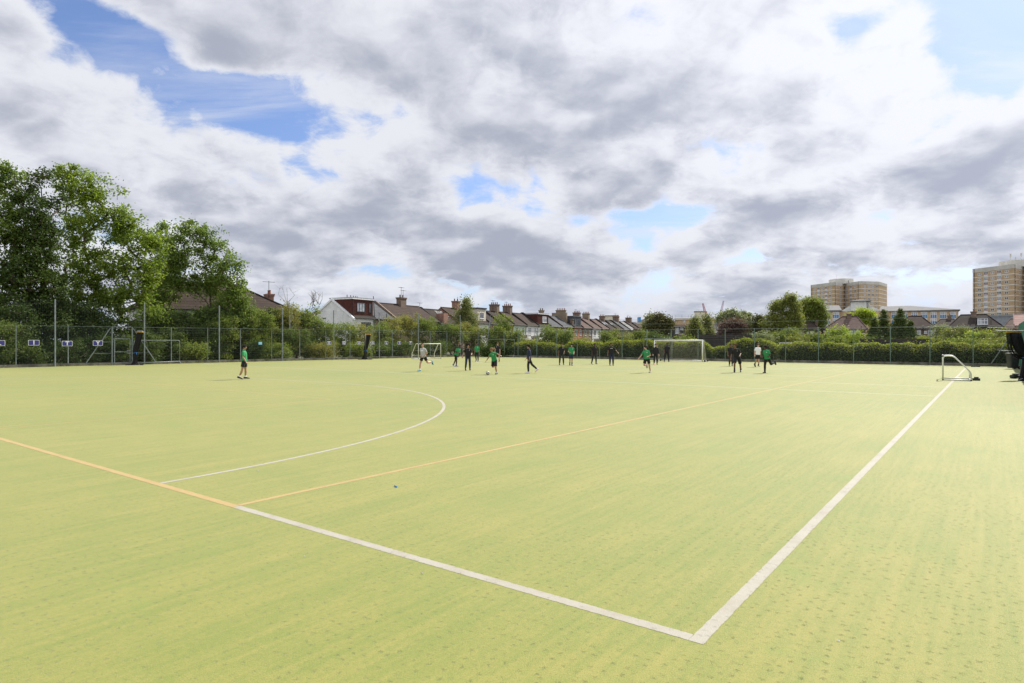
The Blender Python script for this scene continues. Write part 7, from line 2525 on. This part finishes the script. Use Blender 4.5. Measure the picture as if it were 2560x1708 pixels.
def win_mesh(kind):
    """a tower window, lying in the x-z plane and facing -y: frame, glass, balcony panel in one piece of joinery"""
    mb = MB()

    def fr(x0, x1, z0, z1, n, t=0.14):
        mb.box(x0, x1, -0.06, 0, z0, z0 + t, 0); mb.box(x0, x1, -0.06, 0, z1 - t, z1, 0)
        for i in range(n + 1):
            xx = x0 + (x1 - x0 - t) * i / n
            mb.box(xx, xx + t, -0.058, 0, z0 + t, z1 - t, 0)
        mb.box(x0 + 0.04, x1 - 0.04, -0.02, -0.005, z0 + 0.04, z1 - 0.04, 1)
    if kind == 'w2':
        fr(-0.95, 0.95, -0.62, 0.62, 2)
    elif kind == 'w1':
        fr(-0.55, 0.55, -0.60, 0.60, 1)
    elif kind == 'bay':
        fr(-1.15, 1.15, -0.15, 1.0, 3)
        mb.box(-1.15, 1.15, -0.055, 0, -0.45, -0.152, 3)
        mb.box(-1.15, 1.15, -0.10, 0, -1.22, -0.452, 2)
    elif kind == 'stair':
        mb.box(-0.5, 0.5, -0.03, -0.004, -0.9, 1.0, 1)
        mb.box(-0.5, 0.5, -0.06, 0, -1.1, -0.903, 2)
    me = bpy.data.meshes.new('window')
    me.from_pydata(mb.v, [], mb.f)
    for m in ('white_frame', 'glass', 'render_white', 'red_strip'):
        me.materials.append(M[m])
    me.polygons.foreach_set('material_index', mb.mi)
    return me


WK = {k: win_mesh(k) for k in ('w2', 'w1', 'bay', 'stair')}
WK2 = {}
for k in ('w2', 'w1', 'bay'):
    WK2[k] = WK[k].copy()
    WK2[k].materials[1] = M['glass_net']


def tower(label, shift, rz, storeys, floors_parts, extra):
    pts = [Vector(((px - CX) / F * s, s, 0)) for px, s in TOW_V]
    org = pts[0]
    loc = org + shift
    o = thing('tower_block', label, 'tower block', loc, rz, 'tower blocks')
    P = [p - org for p in pts]
    back = [p + Vector((15, 17, 0)) for p in P[::-1]]
    poly = P + back
    n = len(poly)
    mb = MB()
    mb.add([(p.x, p.y, 0) for p in poly] + [(p.x, p.y, TOP - 2.0) for p in poly], [tuple(range(n))[::-1], tuple(range(n, 2 * n))] + [(i, (i + 1) % n, (i + 1) % n + n, i + n) for i in range(n)])
    mb.build('wall', M['brick_tan'], o)

    def band(z0, z1, out, nm, m):
        c = sum(poly, Vector()) / n
        q = []
        for i, p in enumerate(poly):
            e1 = (poly[(i + 1) % n] - p).normalized()
            e0 = (p - poly[i - 1]).normalized()
            nn = (Vector((e1.y, -e1.x, 0)) + Vector((e0.y, -e0.x, 0)))
            nn = nn.normalized() if nn.length > 1e-6 else Vector((0, 0, 0))
            q.append(p + nn * out)
        mb = MB()
        mb.add([(p.x, p.y, z0) for p in q] + [(p.x, p.y, z1) for p in q], [tuple(range(n))[::-1], tuple(range(n, 2 * n))] + [(i, (i + 1) % n, (i + 1) % n + n, i + n) for i in range(n)])
        return mb.build(nm, M[m], o)
    band(TOP - 2.0, TOP, 0.12, 'parapet', 'tower_conc')
    for k in range(1, storeys):
        band(TOP - 2.0 - k * STO - 0.18, TOP - 2.0 - k * STO + 0.18, 0.06, 'floor_band', 'conc_band')
    # windows by facade: (edge, fraction along it, kind)
    cols = [(0, 0.17, 'w2'), (0, 0.33, 'bay'), (0, 0.49, 'w2'), (0, 0.65, 'bay'), (0, 0.82, 'w2'), (1, 0.10, 'w1'), (1, 0.58, 'w2'), (1, 0.93, 'stair'), (2, 0.16, 'w2'), (2, 0.44, 'bay'), (2, 0.76, 'w2'), (4, 0.22, 'w1'), (4, 0.45, 'w2'), (4, 0.66, 'w2'), (4, 0.88, 'w1')]
    r = random.Random(8)
    rest = MB()
    count = 0
    for fl in range(storeys - 1):
        zc = TOP - 2.0 - (fl + 0.5) * STO + 0.10
        for (e, f, kind) in cols:
            a, b = P[e], P[e + 1]
            d = (b - a).normalized()
            q = a + (b - a) * f
            nn = Vector((d.y, -d.x, 0))
            q = q + nn * 0.004
            rzl = math.atan2(d.y, d.x)
            me = WK2[kind] if (kind in WK2 and r.random() < 0.5) else WK[kind]
            if count < 100:
                w_ = bpy.data.objects.new('window', me)
                col.objects.link(w_)
                w_.parent = o
                w_.location = (q.x, q.y, zc)
                w_.rotation_euler = (0, 0, rzl)
            else:
                rest.xf = Matrix.Translation((q.x, q.y, zc)) @ Matrix.Rotation(rzl, 4, 'Z')
                rest.add([v.co for v in me.vertices], [tuple(p.vertices) for p in me.polygons])
                for i, p in enumerate(me.polygons):
                    rest.mi[len(rest.mi) - len(me.polygons) + i] = p.material_index
            count += 1
    ro = rest.build('lower_windows', [M['white_frame'], M['glass'], M['render_white'], M['red_strip']], o)
    tag(ro, kind='stuff')
    # drainpipes
    mb = MB()
    for e, f in ((0, 0.045), (1, 0.03), (2, 0.985)):
        a, b = P[e], P[e + 1]
        d = (b - a).normalized()
        q = a + (b - a) * f + Vector((d.y, -d.x, 0)) * 0.12
        mb = MB(); mb.tube([(q.x, q.y, 2), (q.x, q.y, TOP - 0.3)], 0.09, 6); mb.build('drainpipe', M['fascia'], o)
    # plant room
    a = P[1] + Vector((0.2, 6, 0))
    x0 = (2086 - CX) / F * 414 - org.x
    x1 = (2109 - CX) / F * 412 - org.x
    x2 = (2133 - CX) / F * 414 - org.x
    y0 = P[1].y
    q = [Vector((x0, y0 + 9.5, 0)), Vector((x1, y0 + 5.5, 0)), Vector((x2, y0 + 8.0, 0)), Vector((x2, y0 + 16, 0)), Vector((x0, y0 + 16, 0))]
    mb = MB()
    zt = TOP + 2.9
    mb.add([(p.x, p.y, TOP - 0.5) for p in q] + [(p.x, p.y, zt) for p in q], [(4, 3, 2, 1, 0), (5, 6, 7, 8, 9)] + [(i, (i + 1) % 5, (i + 1) % 5 + 5, i + 5) for i in range(5)])
    pr = mb.build('plant_room', M['tower_conc'], o)
    mb = MB(); mb.tube([(x1 + 3, y0 + 6.2, TOP), (x1 + 3, y0 + 6.2, TOP + 1.6)], 0.12, 6); mb.build('pipe', M['fascia'], pr)
    if not extra:
        mb = MB(); mb.bar((x0 + 2, y0 + 10, zt), (x0 + 2, y0 + 10, zt + 3.0), 0.06, 5); mb.build('mast', M['crane_pale'], pr)
    else:
        for (fx, hh, rr_) in ((0.02, 3.2, 0.32), (0.22, 1.6, 0.22), (0.45, 3.6, 0.35), (0.62, 1.4, 0.5), (0.82, 3.8, 0.3), (0.95, 2.6, 0.3)):
            xx = x0 + (x2 - x0) * fx
            mb = MB(); mb.tube([(xx, y0 + 8.5, zt - 1.0), (xx, y0 + 8.5, zt + hh)], 0.08, 6)
            mb.tube([(xx, y0 + 8.3, zt + hh - 1.7), (xx, y0 + 8.3, zt + hh)], rr_, 8)
            mb.bar((xx, y0 + 8.5, zt + 0.5), (xx + 1.5, y0 + 8.5, zt + 0.5), 0.05, 4)
            mb.build('phone_mast', M['tower_conc'] if fx != 0.62 else M['fascia'], pr)
    return o


tower('smaller looking tan brick tower block with one thin mast on top, left of the two', Vector((0, 0, 0)), 0, 15, 7, False)
V2 = Vector(((2432 - CX) / F * 331.6, 331.6, 0)) - Vector(((2027 - CX) / F * 427.0, 427.0, 0))
tower('tan brick tower block crowned with phone masts, cut off by the right edge', V2, R(-1.5), 15, 7, True)


# tower cranes on the skyline
def crane(label, pxb, pyb, pxt, pyt, s, m):
    a, b = at(pxb, s, zat(pyb, s)), at(pxt, s, zat(pyt, s))
    o = thing('tower_crane', label, 'crane', (a.x, a.y, 0), 0, 'cranes on the skyline')
    d = (b - a)
    L = d.length
    d = d / L
    sx = Vector((0, 1, 0))
    sy = d.cross(sx).normalized()
    mb = MB()
    n = 14
    wd = 1.1
    cor = [(-1, -1), (1, -1), (1, 1), (-1, 1)]
    base = Vector((0, 0, a.z))
    pt = lambda i, c: base + d * (L * i / n) + (sx * c[0] + sy * c[1]) * wd * (1 - 0.5 * i / n)
    for c in cor:
        mb.bar(pt(0, c), pt(n, c), 0.20, 4)
    for i in range(n):
        for k in range(4):
            mb.bar(pt(i, cor[k]), pt(i + 1, cor[(k + 1) % 4]), 0.12, 3)
    mb.build('jib', m, o)
    mb = MB()
    for c in cor:
        mb.bar(Vector((c[0], c[1], 0)), Vector((c[0], c[1], a.z)), 0.18, 4)
    for i in range(16):
        for k in range(4):
            p, q = cor[k], cor[(k + 1) % 4]
            mb.bar((p[0], p[1], a.z * i / 16), (q[0], q[1], a.z * (i + 1) / 16), 0.10, 3)
    mb.build('mast', m, o)
    mb = MB(); mb.box(-1.8, 1.8, -1.5, 1.5, a.z - 1.0, a.z + 1.6); mb.build('cab', m, o)
    return o


crane('red crane jib rising above the cream flats', 1763, 782, 1757, 758.5, 760, M['crane_red'])
crane('pale leaning crane jib above the grey-green round tree', 1802, 784, 1809, 752, 820, M['crane_pale'])
